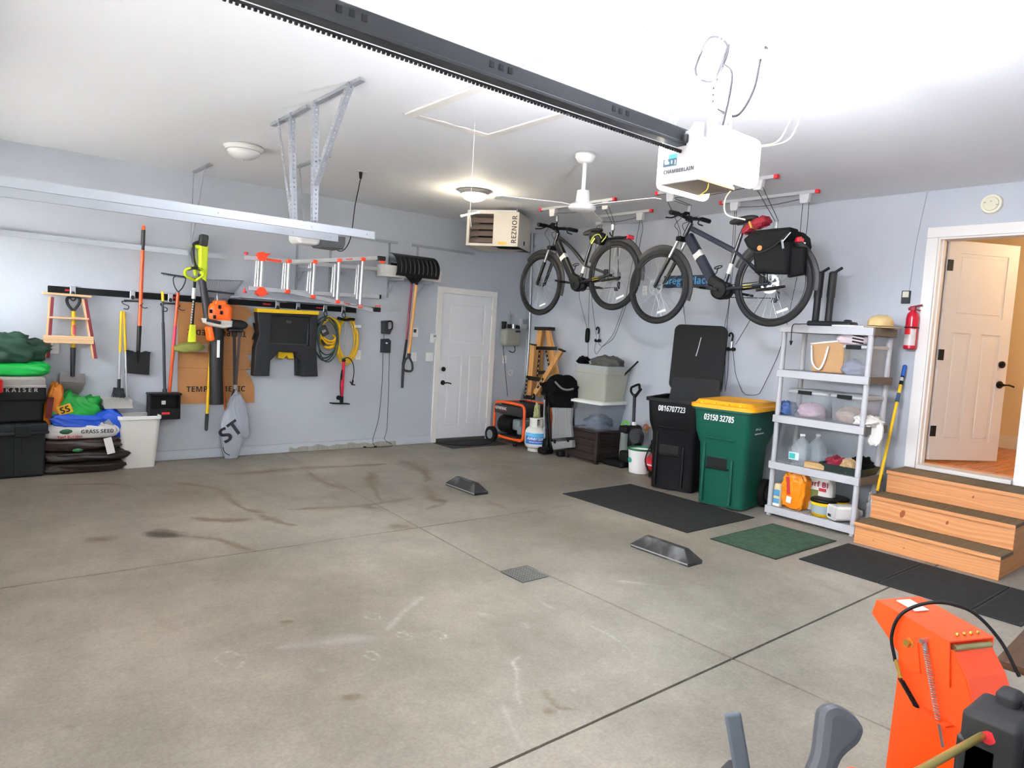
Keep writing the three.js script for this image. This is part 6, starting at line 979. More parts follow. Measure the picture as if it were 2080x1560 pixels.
const B2 = bike('black step through electric bicycle hanging farther left in the corner', -1.35, {
  frontHub: [-1.35, 2.203, 1.789], rearHub: [-1.35, 2.281, 2.973], headTop: [-1.35, 2.796, 2.048], headBottom: [-1.35, 2.651, 1.993], downTop: [-1.35, 2.694, 2.04], downBottom: [-1.35, 2.263, 2.345], motor: [-1.35, 2.199, 2.447], seatTop: [-1.35, 2.607, 2.588], topStart: [-1.35, 2.743, 2.078], topMid: [-1.35, 2.606, 2.297], topJoin: [-1.35, 2.401, 2.538],
  stem: [-1.35, 2.857, 1.991], gripNear: [-1.68, 2.852, 2.059], gripFar: [-1.02, 2.871, 2.018], saddle: [-1.35, 2.768, 2.604], rackFront: [-1.35, 2.678, 2.755], rackEnd: [-1.35, 2.678, 3.166], cage: [-1.35, 2.418, 2.379],
}, { R: 0.372, step: true, frame: mat('#0b0c11', 0.3, { clearcoat: 0.5 }) });
{ // bags on the bicycles
  const c = mat('#0d0e0f', 0.9, { specularIntensity: 0.4 }), p = thing('pannier', 'large black pannier with buckled flap on the near side of the navy bicycle', 'bicycle bag'), xf = -1.53;
  const body = slabR([[-1.53, 2.512, 4.715], [-1.53, 2.499, 5.054], [-1.53, 2.232, 5.066], [-1.53, 2.248, 4.759]], xf, 0.14, 0.03);
  mesh('body', body, c, p); const fl = mesh('flap', slabR([[-1.54, 2.544, 4.642], [-1.54, 2.61, 4.731], [-1.54, 2.615, 5.057], [-1.54, 2.569, 5.079], [-1.54, 2.474, 4.974], [-1.54, 2.414, 4.797], [-1.54, 2.452, 4.698]], xf - 0.02, 0.18, 0.025), c, p);
  mesh('flap_piping', tube([[-1.56, 2.532, 4.665], [-1.56, 2.453, 4.72], [-1.56, 2.415, 4.809], [-1.56, 2.457, 4.942], [-1.56, 2.555, 5.065]], 0.006), mat('#0f1012', 0.8), fl); mesh('reflective_strip', bar([-1.565, 2.496, 5.03], [-1.565, 2.565, 5.093], 0.008, 0.003, [-1, 0, 0]), mat('#c9ccd0', 0.3), fl); mesh('badge', cyl(0.022, 0.022, 0.006, [0, 0, 0], 20).rotateZ(PI / 2).translate(...[-1.565, 2.451, 4.822]), mat('#c9793f', 0.5), fl);
  mesh('strap', [bar([-1.56, 2.518, 5.016], [-1.56, 2.436, 5.037], 0.018, 0.004, [-1, 0, 0])], M.greyPlastic, p); mesh('side_pocket', slabR([[-1.5, 2.477, 5.017], [-1.5, 2.457, 5.158], [-1.5, 2.232, 5.166], [-1.5, 2.211, 5.029]], -1.46, 0.08, 0.02), c, p);
  const q = thing('pannier', 'black pannier with a red reflector on the far side of the navy bicycle', 'bicycle bag'); mesh('body', slabR([[-1.2, 2.615, 4.821], [-1.2, 2.626, 4.971], [-1.2, 2.576, 5.03], [-1.2, 2.499, 5.05], [-1.2, 2.441, 5.029], [-1.2, 2.425, 4.839]], -1.26, 0.16, 0.03), c, q); mesh('reflector', bx(0.012, 0.05, 0.06, [-1.265, 2.548, 5], 0.006), mat('#d8432e', 0.35), q); mesh('reflective_strip', bar([-1.265, 2.519, 5.034], [-1.265, 2.515, 5.066], 0.012, 0.004, [-1, 0, 0]), M.white, q);
  const r = thing('red_bundle', 'red quilted bundle tied behind the saddle of the navy bicycle', 'bundle'); mesh('bundle', [pillow(0.12, 0.085, 0.15, { s: 5, fold: 0.04, f: 16 }).rotateX(-0.3).translate(...[-1.34, 2.71, 4.671]), pillow(0.11, 0.07, 0.11, { s: 6, fold: 0.04, f: 16 }).rotateX(-0.7).translate(...[-1.36, 2.659, 4.576])], mat('#8f1428', 0.7), r); mesh('tie', R3(bx(0.115, 0.07, 0.02, [0, 0, 0], 0.01), -0.4).translate(...[-1.36, 2.686, 4.613]), mat('#d9a24a', 0.6), r);
  const s = thing('saddle_bag', 'black and lime saddle bag under the seat of the black bicycle', 'bicycle bag'); mesh('bag', [pillow(0.13, 0.13, 0.22, { s: 15, fold: 0.015 }).rotateX(0.35).translate(...[-1.37, 2.698, 2.727])], M.black, s); mesh('piping', [tube([[-1.44, 2.645, 2.673], [-1.45, 2.704, 2.729], [-1.45, 2.72, 2.802], [-1.45, 2.675, 2.85]], 0.005), tube([[-1.44, 2.635, 2.844], [-1.45, 2.682, 2.907], [-1.44, 2.719, 2.908]], 0.005), bar([-1.445, 2.627, 2.694], [-1.45, 2.682, 2.746], 0.02, 0.004, [-1, 0, 0])], mat('#d6e06a', 0.4), s);
}
// hoists: each a steel rail under the ceiling with two pulley brackets, ropes and hooks
function hoist(label, x, z0, z1, zA, zB, hooks, ropes) {
  const t = thing('bike_hoist', label, 'hoist', 'bicycle hoists on the ceiling'), y = H - 0.02;
  mesh('rail', box2([x - 0.02, y - 0.012, z0], [x + 0.02, y + 0.019, z1], 0.003), mat('#c3c6c9', 0.45, { metalness: 0.4 }), t);
  mesh('rail_cap', box2([x - 0.023, y - 0.016, z1], [x + 0.023, y + 0.0195, z1 + 0.035], 0.006), M.red, t); mesh('rail_cap', box2([x - 0.023, y - 0.016, z0 - 0.035], [x + 0.023, y + 0.0195, z0], 0.006), M.red, t);
  for (const z of [zA, zB]) mesh('pulley_bracket', ext(poly([[-0.05, 0], [0.05, 0], [0.04, -0.075], [0.03, -0.085], [-0.03, -0.085], [-0.04, -0.075]]), 0.05, 0.004).rotateY(PI / 2).translate(x - 0.025, y - 0.012, z), mat('#dcdcdc', 0.45), t);
  const rp = ropes.map((p) => tube(p, 0.0028, { rs: 5, tension: 0.2 })); for (const [p] of hooks) { const top = [x, y - 0.07, Math.abs(p[2] - zA) < Math.abs(p[2] - zB) ? zA : zB]; for (const d of [-0.012, 0.02]) rp.push(rod([top[0], top[1], top[2] + d * 2], [p[0], p[1], p[2] + d], 0.0028, 0.0028, 5)); }
  rp.push(tube([[x, y - 0.06, zA], [x, y - 0.08, (zA + zB) / 2], [x, y - 0.05, zB]], 0.0028, { rs: 5 }));
  rp.forEach((g) => mesh('rope', g, M.black, t));
  for (const [p, s = 1] of hooks) { mesh('hook_block', [bx(0.03, 0.07, 0.035, [p[0], p[1] - 0.03, p[2]], 0.01)], M.steel, t); mesh('hook', tube([[p[0], p[1] - 0.06, p[2]], [p[0], p[1] - 0.1, p[2]], [p[0] - 0.02, p[1] - 0.13, p[2] + 0.015 * s], [p[0] - 0.045, p[1] - 0.115, p[2] + 0.01 * s], [p[0] - 0.05, p[1] - 0.09, p[2]]], 0.007), M.rubber, t); }
  return t;
}
hoist('ceiling hoist holding the navy bicycle', -1.34, 3.5, 4.77, 3.66, 4.62, [[[-1.34, 2.934, 3.891]], [[-1.34, 2.707, 4.823]]], [[[-1.34, 3.0, 3.62], [-1.1, 2.74, 3.616], [-0.7, 2.334, 3.364], [-0.2, 1.929, 3.066], [-0.05, 1.644, 3.03]]]);
hoist('empty ceiling hoist nearer the wall behind the navy bicycle', -0.6, 3.75, 4.76, 3.9, 4.66, [], [[[-0.6, 3.0, 3.9], [-0.35, 2.57, 3.74], [-0.15, 2.053, 3.619], [-0.03, 1.666, 3.492], [-0.03, 1.159, 3.52]], [[-0.6, 3.0, 3.92], [-0.35, 2.463, 3.768], [-0.03, 1.668, 3.537], [-0.03, 1.108, 3.577]], [[-0.6, 3.0, 4.64], [-0.4, 2.626, 4.515], [-0.2, 2.209, 4.116], [-0.04, 1.619, 3.676]], [[-0.6, 3.0, 4.7], [-0.5, 2.747, 4.648], [-0.1, 1.856, 4.304], [-0.05, 1.531, 4.206], [-0.04, 1.099, 4.02], [-0.03, 1.077, 3.821], [-0.03, 1.288, 3.701], [-0.03, 1.54, 3.646]], [[-0.03, 1.536, 3.588], [-0.03, 1.279, 3.6], [-0.03, 1.08, 3.586]]]);
hoist('ceiling hoist holding the black bicycle', -1.36, 1.75, 2.9, 1.95, 2.8, [[[-1.36, 2.991, 2.024]], [[-1.36, 2.828, 2.924]]], []);
hoist('empty ceiling hoist nearer the wall behind the black bicycle', -0.63, 1.85, 2.8, 2.0, 2.66, [], [[[-0.63, 3.0, 2.0], [-0.45, 2.902, 1.69], [-0.2, 2.427, 1.397], [-0.1, 2.17, 1.188], [-0.03, 1.735, 1.313]], [[-0.63, 3.0, 2.02], [-0.2, 2.425, 1.481], [-0.03, 1.735, 1.341]], [[-0.63, 3.0, 2.05], [-0.15, 2.166, 1.484], [-0.03, 1.64, 1.5]], [[-0.63, 3.0, 2.66], [-0.5, 2.899, 2.526], [-0.15, 2.102, 2.088], [-0.05, 1.653, 1.825], [-0.04, 1.479, 1.626], [-0.03, 1.548, 1.537]], [[-0.63, 3.0, 2.68], [-0.5, 2.894, 2.595], [-0.15, 2.102, 2.13], [-0.05, 1.614, 1.846], [-0.04, 1.479, 1.626], [-0.03, 1.373, 1.535], [-0.03, 1.424, 1.483], [-0.03, 1.546, 1.509]], [[-0.03, 1.566, 1.348], [-0.03, 1.227, 1.389]]]);
function cleat(label, p, r) { const t = thing('rope_bundle', label, 'rope'); mesh('coil', [pillow(0.05, 0.2, 0.06, { n: 14, fold: 0.01 }).translate(-0.032, p[1], p[2])], M.black, t); return t; }
cleat('bundle of black hoist rope wrapped on a cleat above the totes', [-0.03, 1.626, 1.337]); cleat('bundle of black hoist rope wrapped on a cleat above the open lid', [-0.03, 1.657, 3.414]);
function spare(label, p) { const t = thing('spare_hook', label, 'hook'), [x, y, z] = [-0.04, p[1], p[2]]; mesh('hook', tube([[x, y, z], [x, y + 0.07, z + 0.01], [x, y + 0.1, z - 0.01], [x, y + 0.09, z - 0.035], [x, y + 0.06, z - 0.035]], 0.01), M.rubber, t); mesh('block', [bx(0.03, 0.09, 0.035, [x, y - 0.03, z], 0.01)], M.steel, t); mesh('pulley', [cyl(0.022, 0.022, 0.03, [0, 0, 0], 16).rotateZ(PI / 2).translate(x, y - 0.08, z + 0.03), cyl(0.022, 0.022, 0.03, [0, 0, 0], 16).rotateZ(PI / 2).translate(x, y - 0.08, z - 0.03)], M.black, t); }
spare('pair of spare hoist hooks hung on the wall above the totes', [-0.04, 1.642, 1.547]); spare('pair of spare hoist hooks hung on the wall right of the open lid', [-0.04, 1.644, 3.623]);
{ // street sign
  const t = thing('name_sign', 'dark blue wall sign with light blue lettering behind the navy bicycle', 'sign'), c = [-0.012, 2.339, 2.915]; mesh('board', bx(0.014, 0.15, 0.68, [-0.007, c[1], c[2]], 0.004), mat('#0e2a4a', 0.4), t); mesh('lettering', text("Greg's Place", 0.085, 0.002).rotateY(-PI / 2).translate(-0.0145, c[1], c[2]), mat('#4fb2ee', 0.4), t);
}
{ for (const [p, l] of [[[0, 2.278, 2.107], 'white double wall outlet seen through the front wheel, left one'], [[0, 2.239, 2.275], 'white double wall outlet seen through the front wheel, right one']]) { const t = thing('wall_outlet', l, 'outlet'); mesh('cover', bx(0.006, 0.12, 0.075, [-0.003, p[1], p[2]], 0.002), M.plate, t); mesh('socket', [bx(0.004, 0.026, 0.03, [-0.007, p[1] + 0.02, p[2]], 0.001), bx(0.004, 0.026, 0.03, [-0.007, p[1] - 0.02, p[2]], 0.001)], M.offwhite, t); } }

// ---------- carts, shelf and steps along the right wall ----------
// wheeled cart in its own frame: front looks to +z, base at the origin
function wheelie(name, label, body, lidM, num, pos, turn, open) {
  const t = thing(name, label, 'bin'); t.position.set(...pos); t.rotation.y = turn;
  const shell = loft([{ y: 0.02, w: 0.47, d: 0.48, r: 0.06 }, { y: 0.62, w: 0.5, d: 0.55, r: 0.06, z: 0 }, { y: 0.74, w: 0.56, d: 0.66, r: 0.06, z: -0.01 }, { y: 1.0, w: 0.59, d: 0.74, r: 0.06, z: -0.01 }, { y: 1.0, w: 0.55, d: 0.7, r: 0.05, z: -0.01 }, { y: 0.5, w: 0.45, d: 0.5, r: 0.05 }], false);
  const b = mesh('body', [shell, loft([{ y: 0.02, w: 0.47, d: 0.48, r: 0.06 }, { y: 0.03, w: 0.4, d: 0.4, r: 0.06 }], true)], body, t);
  mesh('rim', loft([{ y: 0.965, w: 0.6, d: 0.745, r: 0.06, z: -0.01 }, { y: 0.97, w: 0.635, d: 0.78, r: 0.07, z: -0.01 }, { y: 1.005, w: 0.635, d: 0.78, r: 0.07, z: -0.01 }, { y: 1.005, w: 0.56, d: 0.7, r: 0.05, z: -0.01 }], false), body, t);
  mesh('number', text(num, 0.047, 0.002).scale(0.82, 1.25, 1).rotateX(-0.13).translate(-0.02, 0.9, 0.353), M.white, b);
  mesh('front_step', [box2([-0.19, 0.05, 0.2], [-0.165, 0.66, 0.285], 0.006), box2([0.1, 0.05, 0.2], [0.125, 0.5, 0.28], 0.006), R3(bx(0.31, 0.02, 0.06, [0, 0, 0], 0.006), 0.4).translate(-0.02, 0.7, 0.285)], body, b);
  mesh('grab_bar', [box2([-0.15, 0.4, 0.262], [0.06, 0.5, 0.27]), box2([-0.15, 0.39, 0.25], [0.08, 0.405, 0.29], 0.005)], M.black, b);
  for (const s of [-1, 1]) { const w = mesh('wheel', cyl(0.14, 0.14, 0.055, [0, 0, 0], 28).rotateZ(PI / 2).translate(s * 0.27, 0.141, -0.24), M.rubber, t); mesh('wheel_hub', cyl(0.08, 0.08, 0.06, [0, 0, 0], 24).rotateZ(PI / 2).translate(s * 0.27, 0.141, -0.24), M.darkGrey, w); }
  mesh('axle', rod([-0.27, 0.141, -0.24], [0.27, 0.141, -0.24], 0.012), M.darkSteel, t); mesh('handle', [rod([-0.24, 1.0, -0.44], [0.24, 1.0, -0.44], 0.016), bx(0.04, 0.05, 0.1, [-0.22, 0.99, -0.4], 0.012), bx(0.04, 0.05, 0.1, [0.22, 0.99, -0.4], 0.012)], body, t);
  const lid = [loft([{ y: 0, w: 0.66, d: 0.8, r: 0.08 }, { y: 0.035, w: 0.66, d: 0.8, r: 0.08 }, { y: 0.045, w: 0.6, d: 0.74, r: 0.08 }, { y: 0.075, w: 0.56, d: 0.7, r: 0.08 }, { y: 0.08, w: 0.5, d: 0.62, r: 0.08 }, { y: 0.065, w: 0.44, d: 0.56, r: 0.07 }], true)];
  if (!open) for (let k = 0; k < 4; k++) lid.push(bx(0.035, 0.02, 0.05, [-0.2 + k * 0.13, 0.05, 0.36], 0.006));
  const l = mesh('lid', lid, lidM, t); if (open) { l.rotation.x = -1.68; l.position.set(0, 1.44, -0.43); l.scale.set(0.92, 1, 0.95); } else l.position.set(0, 0.99, -0.01);
  return [t, b, l];
}
{
  const [t, b] = wheelie('recycling_cart', 'green wheeled recycling cart with a bright yellow lid', mat('#08503f', 0.5, { specularIntensity: 0.7 }), mat('#f5a90d', 0.5), '03150 32785', [-0.775, 0, 4.225], -1.4, false);
  mesh('side_print', [text('WCI', 0.05, 0.002).rotateY(PI / 2).translate(0.283, 0.83, 0.12), bx(0.002, 0.012, 0.22, [0.283, 0.77, 0.08])], mat('#cfd6d2', 0.6), b);
  const [u, ub, ul] = wheelie('rubbish_cart', 'black wheeled rubbish cart with its lid thrown open against the wall', mat('#090a0d', 0.55, { specularIntensity: 0.6 }), mat('#070708', 0.55, { specularIntensity: 0.5 }), '0816707723', [-0.63, 0, 3.47], -1.21, true);
  mesh('drip_mark', tube([[0.02, -0.012, 0.25], [0.0, -0.012, 0.12], [-0.02, -0.012, 0.02]].map(([a, c, d]) => [a, c, d]), 0.006), mat('#d9d9d6', 0.7), ul);
  const s = thing('foam_sheet', 'dark grey corrugated sheet standing in the open black cart', 'sheet'); const g = slabR([[-0.62, 1.217, 3.3], [-0.62, 1.233, 3.9], [-0.62, 0.833, 3.914], [-0.62, 0.74, 3.221]], -0.62, 0.012); mesh('sheet', g, mat('#242527', 0.85), s);
}
{ // white resin shelf unit
  const t = thing('shelf_unit', 'white five tier plastic shelf unit beside the steps', 'shelf unit'), W = mat('#bcbcc0', 0.5), E = mat('#5f574e', 0.6), x0 = -0.79, x1 = -0.34, z0 = 4.63, z1 = 5.49, ys = [0.095, 0.525, 0.975, 1.41, 1.835];
  ys.forEach((y, i) => {
    const xs = []; for (let k = 0; k < 30; k++) xs.push(box2([x0 + 0.02, y - 0.012, z0 + 0.02 + k * 0.0278], [x1 - 0.02, y - 0.002, z0 + 0.036 + k * 0.0278]));
    const s = mesh('shelf', [...(i > 2 ? [box2([x0 + 0.01, y - 0.012, z0 + 0.01], [x1 - 0.01, y - 0.002, z1 - 0.01])] : [...xs, box2([x0 + 0.02, y - 0.016, z0 + 0.28], [x1 - 0.02, y - 0.008, z0 + 0.3]), box2([x0 + 0.02, y - 0.016, z0 + 0.58], [x1 - 0.02, y - 0.008, z0 + 0.6])]), box2([x0, y - 0.07, z0], [x0 + 0.02, y, z1], 0.004), box2([x1 - 0.02, y - 0.07, z0], [x1, y, z1], 0.004), box2([x0 + 0.02, y - 0.07, z0], [x1 - 0.02, y, z0 + 0.02], 0.004)], W, t);
    mesh('end_band', [box2([x0 + 0.002, y - 0.069, z1], [x1 - 0.002, y, z1 + 0.015], 0.003)], E, s);
  });
  for (const [x, z] of [[x0 + 0.035, z0 + 0.03], [x0 + 0.035, z1 - 0.03], [x1 - 0.035, z0 + 0.03], [x1 - 0.035, z1 - 0.03]]) mesh('post', [cyl(0.024, 0.024, 1.765, [x, 0.8835, z], 18)], W, t);
}
{ // on the shelf unit
  const Y = [0.096, 0.526, 0.976, 1.411, 1.836];
  const d = thing('boot_dryer', 'black boot dryer with two upright tubes on the top shelf', 'boot dryer'), k = mat('#1c1f24', 0.5);
  mesh('base', [bx(0.16, 0.05, 0.42, [-0.55, Y[4] + 0.026, 5.005], 0.02, 3), bx(0.06, 0.05, 0.06, [-0.55, Y[4] + 0.045, 5.151], 0.015)], k, d);
  for (const [u0, u1] of [[[-0.55, 1.887, 4.843], [-0.55, 2.332, 4.825]], [[-0.55, 1.891, 4.967], [-0.55, 2.329, 4.963]]]) { const p0 = [-0.55, Y[4] + 0.04, u0[2]], pm = [-0.55, Y[4] + 0.27, u0[2] + 0.003], p1 = [-0.55, u1[1], u0[2] + 0.008]; mesh('tube', [rod(p0, pm, 0.032), rod(pm, p1, 0.037), tube([[p1[0], p1[1] - 0.01, p1[2] - 0.02], [p1[0], p1[1] + 0.02, p1[2] + 0.03], [p1[0], p1[1] + 0.05, p1[2] + 0.08]], 0.014), sph(0.037, p1, [1, 0.6, 1])], k, d); }
  mesh('cord', tube([[-0.58, Y[4] + 0.02, 4.85], [-0.7, Y[4] + 0.012, 4.77], [-0.805, Y[4] - 0.01, 4.76], [-0.806, Y[4] - 0.16, 4.76]], 0.004, { rs: 5 }), M.black, d); mesh('plug', cyl(0.006, 0.015, 0.04, [-0.806, Y[4] - 0.17, 4.76], 10), M.black, d);
  const h = thing('straw_hat', 'straw hat lying on the right end of the top shelf', 'hat'), hp = [-0.5, 1.893, 5.441], st = mat('#d8bd88', 0.85); mesh('brim', lathe([[0.09, 0.012], [0.16, 0.004], [0.17, 0.012], [0.16, 0.01], [0.09, 0.018]], [-0.5, Y[4], hp[2] - 0.02], 32), st, h); mesh('crown', pillow(0.2, 0.16, 0.2, { n: 16, fold: 0.012, e: 0.8, flat: 0.2 }).translate(-0.5, Y[4] + 0.04, hp[2] - 0.02), st, h);
  single('paper_stack', 'loose white papers beside the straw hat', 'papers', [R3(bx(0.2, 0.012, 0.26), 0, 0.3).translate(-0.62, Y[4] + 0.007, 5.2), R3(bx(0.2, 0.004, 0.24), 0, -0.2).translate(-0.6, Y[4] + 0.0155, 5.22)], M.offwhite);
  const b = thing('canvas_tote', 'tan canvas tote bag with a white rope handle', 'bag'), tan = mat('#ffffff', 0.9, { map: noiseTex(128, 8, 4, (q) => mixc([186, 146, 102], [202, 164, 120], q)) }); tan.userData.metres = true;
  mesh('bag', slabR([[-0.66, 1.39, 4.899], [-0.66, 1.675, 4.868], [-0.66, 1.718, 5.192], [-0.66, 1.411, 5.199]].map((p, i) => (i % 3 ? p : [p[0], Y[3] + 0.001, p[2]])), -0.66, 0.14, 0.02), tan, b); mesh('rope_handle', tube([[-0.675, 1.653, 4.897], [-0.69, 1.503, 4.923], [-0.7, 1.439, 4.991], [-0.69, 1.496, 5.027], [-0.675, 1.652, 5.056]], 0.011), M.offwhite, b); mesh('hem', bar([-0.662, 1.67, 4.874], [-0.662, 1.713, 5.189], 0.014, 0.006, [-1, 0, 0]), M.offwhite, b);
  const cl = mat('#f2f5f8', 0.22, { transmission: 0.86, thickness: 0, ior: 1.35 });
  const clear = (label, y, z0, z1, hgt, latch = 1) => { const w = z1 - z0, t = thing('clear_bin', label, 'storage bin'); mesh('body', loft([{ y, w: 0.32, d: w * 0.84, r: 0.03 }, { y: y + hgt - 0.03, w: 0.37, d: w * 0.96, r: 0.03 }], true).translate(-0.57, 0, (z0 + z1) / 2), cl, t); mesh('lid', loft([{ y: y + hgt - 0.03, w: 0.39, d: w, r: 0.03 }, { y: y + hgt - 0.01, w: 0.39, d: w, r: 0.03 }, { y: y + hgt, w: 0.36, d: w * 0.95, r: 0.03 }], true).translate(-0.57, 0, (z0 + z1) / 2), mat('#e6e9ec', 0.3, { transmission: 0.55, thickness: 0 }), t); mesh('latch', bx(0.02, 0.035, 0.13, [-0.77, y + hgt - 0.022, (z0 + z1) / 2 - 0.02], 0.006), M.black, t); return t; };
  clear('clear plastic bin with a black latch on the second shelf', Y[3], 5.219, 5.47, 0.27); clear('left clear bin of the pair on the middle shelf', Y[2], 4.74, 5.139, 0.26); clear('right clear bin of the pair on the middle shelf', Y[2], 5.145, 5.47, 0.26);
  const inside = (label, y, z, w, c, s) => single('folded_cloth', label, 'cloth', heap(0.26, 0.16, w, s, { rough: 0.2 }).translate(-0.57, y + 0.004, z), mat(c, 0.95));
  inside('pink cloth inside the left clear bin of the middle shelf', Y[2], 4.9, 0.24, '#d9b9c4', 101); inside('brownish cloth inside the right clear bin of the middle shelf', Y[2], 5.27, 0.24, '#b29a8c', 103); inside('blue grey cloth inside the second shelf bin', Y[3], 5.27, 0.24, '#8f93a6', 105);
  const sc = thing('striped_towel', 'rolled black and white striped towel on the second shelf bin', 'towel'), ty = Y[3] + 0.272; mesh('roll', [pillow(0.22, 0.1, 0.28, { s: 21, fold: 0.012 }).translate(-0.6, ty + 0.046, 5.26)], mat('#d9c9d0', 0.9), sc); mesh('stripes', [0, 1, 2].map((i) => R3(bx(0.01, 0.014, 0.1, [0, 0, 0], 0.004), 0.15).translate(-0.712, ty + 0.02 + i * 0.028, 5.33)), M.black, sc);
  single('blue_rag', 'blue and white rag at the left end of the middle shelf', 'rag', heap(0.2, 0.14, 0.14, 107, { rough: 0.4 }).translate(-0.62, Y[2], 4.68), mat('#4f6fa3', 0.9));
  const gl = thing('work_gloves', 'white work gloves hanging over the right end of the middle shelf', 'gloves'); mesh('glove', heap(0.2, 0.11, 0.2, 109, { rough: 0.4 }).translate(-0.66, Y[2], 5.46), M.offwhite, gl); mesh('hanging_glove', [pillow(0.035, 0.2, 0.12, { s: 9, fold: 0.02 }).rotateX(0.1).translate(-0.66, Y[2] - 0.06, 5.535)], M.offwhite, gl);
  const jug = (label, x, z) => { const t = thing('water_jug', label, 'jug'), m = mat('#eef4f7', 0.25, { transmission: 0.8, thickness: 0, ior: 1.35 }); mesh('bottle', loft([{ y: 0, w: 0.14, d: 0.14, r: 0.03 }, { y: 0.16, w: 0.15, d: 0.15, r: 0.035 }, { y: 0.21, w: 0.11, d: 0.11, r: 0.04 }, { y: 0.25, w: 0.045, d: 0.045, r: 0.02 }, { y: 0.27, w: 0.04, d: 0.04, r: 0.018 }], true).translate(x, Y[1], z), m, t); mesh('cap', cyl(0.022, 0.022, 0.02, [x, Y[1] + 0.28, z], 16), M.white, t); mesh('handle', tube([[x + 0.02, Y[1] + 0.24, z], [x + 0.07, Y[1] + 0.22, z], [x + 0.07, Y[1] + 0.14, z]], 0.012), m, t); return t; };
  const j1 = jug('front clear water jug with a teal label', -0.66, 4.88); mesh('label', bx(0.002, 0.07, 0.1, [-0.737, Y[1] + 0.08, 4.85]), mat('#d6e6e6', 0.5), j1); mesh('label_print', bx(0.002, 0.05, 0.06, [-0.7385, Y[1] + 0.08, 4.835]), mat('#39b7b4', 0.5), j1); jug('rear clear water jug behind the labelled one', -0.5, 4.95);
  single('wood_block', 'short pine wood block on the fourth shelf', 'wood block', R3(bx(0.09, 0.055, 0.18, [0, 0, 0], 0.003), 0, 0.15).translate(-0.72, Y[1] + 0.029, 5.06), wood([176, 140, 92], [206, 172, 120], 0.8, 'x'));
  const tr = thing('black_tray', 'shallow black tray full of clothes and gloves on the fourth shelf', 'tray'), tz = 5.3; mesh('tray', [loft([{ y: Y[1], w: 0.32, d: 0.36, r: 0.03 }, { y: Y[1] + 0.07, w: 0.36, d: 0.42, r: 0.03 }, { y: Y[1] + 0.07, w: 0.34, d: 0.4, r: 0.03 }, { y: Y[1] + 0.012, w: 0.3, d: 0.34, r: 0.03 }], true).translate(-0.58, 0, tz)], mat('#22302a', 0.6), tr);
  single('red_glove', 'dark red gloves lying in the black tray', 'gloves', heap(0.2, 0.12, 0.18, 111, { rough: 0.5 }).translate(-0.6, Y[1] + 0.014, 5.2), mat('#8c2236', 0.9)); single('tan_glove', 'tan leather glove lying in the black tray', 'glove', heap(0.16, 0.13, 0.14, 113, { rough: 0.45 }).translate(-0.66, Y[1] + 0.014, 5.34), mat('#b79a70', 0.9)); single('black_cap', 'black cap lying in the back of the black tray', 'hat', heap(0.18, 0.15, 0.2, 117, { rough: 0.35 }).translate(-0.5, Y[1] + 0.014, 5.38), M.cloth);  // the last heap is a plain black cap
  const bo = thing('spray_bottle', 'tan and blue labelled bottle at the left of the bottom shelf', 'bottle'), bz = 4.719; mesh('bottle', loft([{ y: Y[0], w: 0.06, d: 0.08, r: 0.02 }, { y: Y[0] + 0.2, w: 0.06, d: 0.08, r: 0.02 }, { y: Y[0] + 0.22, w: 0.05, d: 0.06, r: 0.02 }], true).translate(-0.72, 0, bz), mat('#d9c79c', 0.5), bo); mesh('label', [box2([-0.752, Y[0] + 0.03, bz - 0.03], [-0.7495, Y[0] + 0.075, bz + 0.03]), box2([-0.752, Y[0] + 0.1, bz - 0.03], [-0.7495, Y[0] + 0.16, bz + 0.03])], mat('#4f96c2', 0.5), bo); mesh('label_base', box2([-0.753, Y[0] + 0.005, bz - 0.033], [-0.7495, Y[0] + 0.028, bz + 0.033]), M.white, bo);
  const ob = thing('orange_seed_bag', 'orange and white printed bag standing on the bottom shelf', 'bag'), oz = 4.872; mesh('sack', pillow(0.15, 0.38, 0.23, { s: 131, fold: 0.03, f: 9, flat: 0.92 }).rotateX(0.06).translate(-0.66, Y[0] + 0.175, oz - 0.01), mat('#f08c14', 0.3), ob); mesh('print_stripe', [R3(bx(0.004, 0.17, 0.035, [0, 0, 0], 0.001), -0.15).translate(-0.74, Y[0] + 0.22, oz - 0.05)], mat('#c22d2b', 0.5), ob); mesh('print_white', [R3(bx(0.004, 0.06, 0.05), 0.1).translate(-0.744, Y[0] + 0.09, oz - 0.03)], M.white, ob);
  const tb = thing('turf_bag', 'white lawn fertiliser bag standing behind the orange bag', 'bag'), wz = 4.939; mesh('sack', pillow(0.12, 0.4, 0.28, { s: 133, fold: 0.01, f: 6, flat: 0.92 }).translate(-0.54, Y[0] + 0.185, wz + 0.09), mat('#dcdad3', 0.35), tb); mesh('lettering', text('Turf Bl', 0.05, 0.002).rotateY(-PI / 2).translate(-0.604, Y[0] + 0.27, wz + 0.09), mat('#a8203a', 0.5), tb); mesh('print', [bx(0.004, 0.1, 0.1, [-0.604, Y[0] + 0.16, wz + 0.06], 0.001)], mat('#6f7a3a', 0.6), tb); mesh('print_band', bx(0.004, 0.03, 0.07, [-0.604, Y[0] + 0.22, wz + 0.15], 0.001), mat('#b8253c', 0.5), tb);
  const tub = (label, x, z) => { const t = thing('joint_compound_tub', label, 'tub'); mesh('tub', lathe([[0, 0], [0.095, 0], [0.11, 0.13], [0.104, 0.13], [0, 0.125]], [x, Y[0], z], 32), M.yellow, t); mesh('label', new THREE.CylinderGeometry(0.1075, 0.099, 0.075, 24, 1, true, -2.6, 2.3).translate(x, Y[0] + 0.065, z), mat('#9fb0b4', 0.5), t); mesh('lid', lathe([[0, 0.03], [0.1, 0.03], [0.114, 0.02], [0.114, 0], [0, 0]], [x, Y[0] + 0.13, z], 32), M.black, t); return t; };
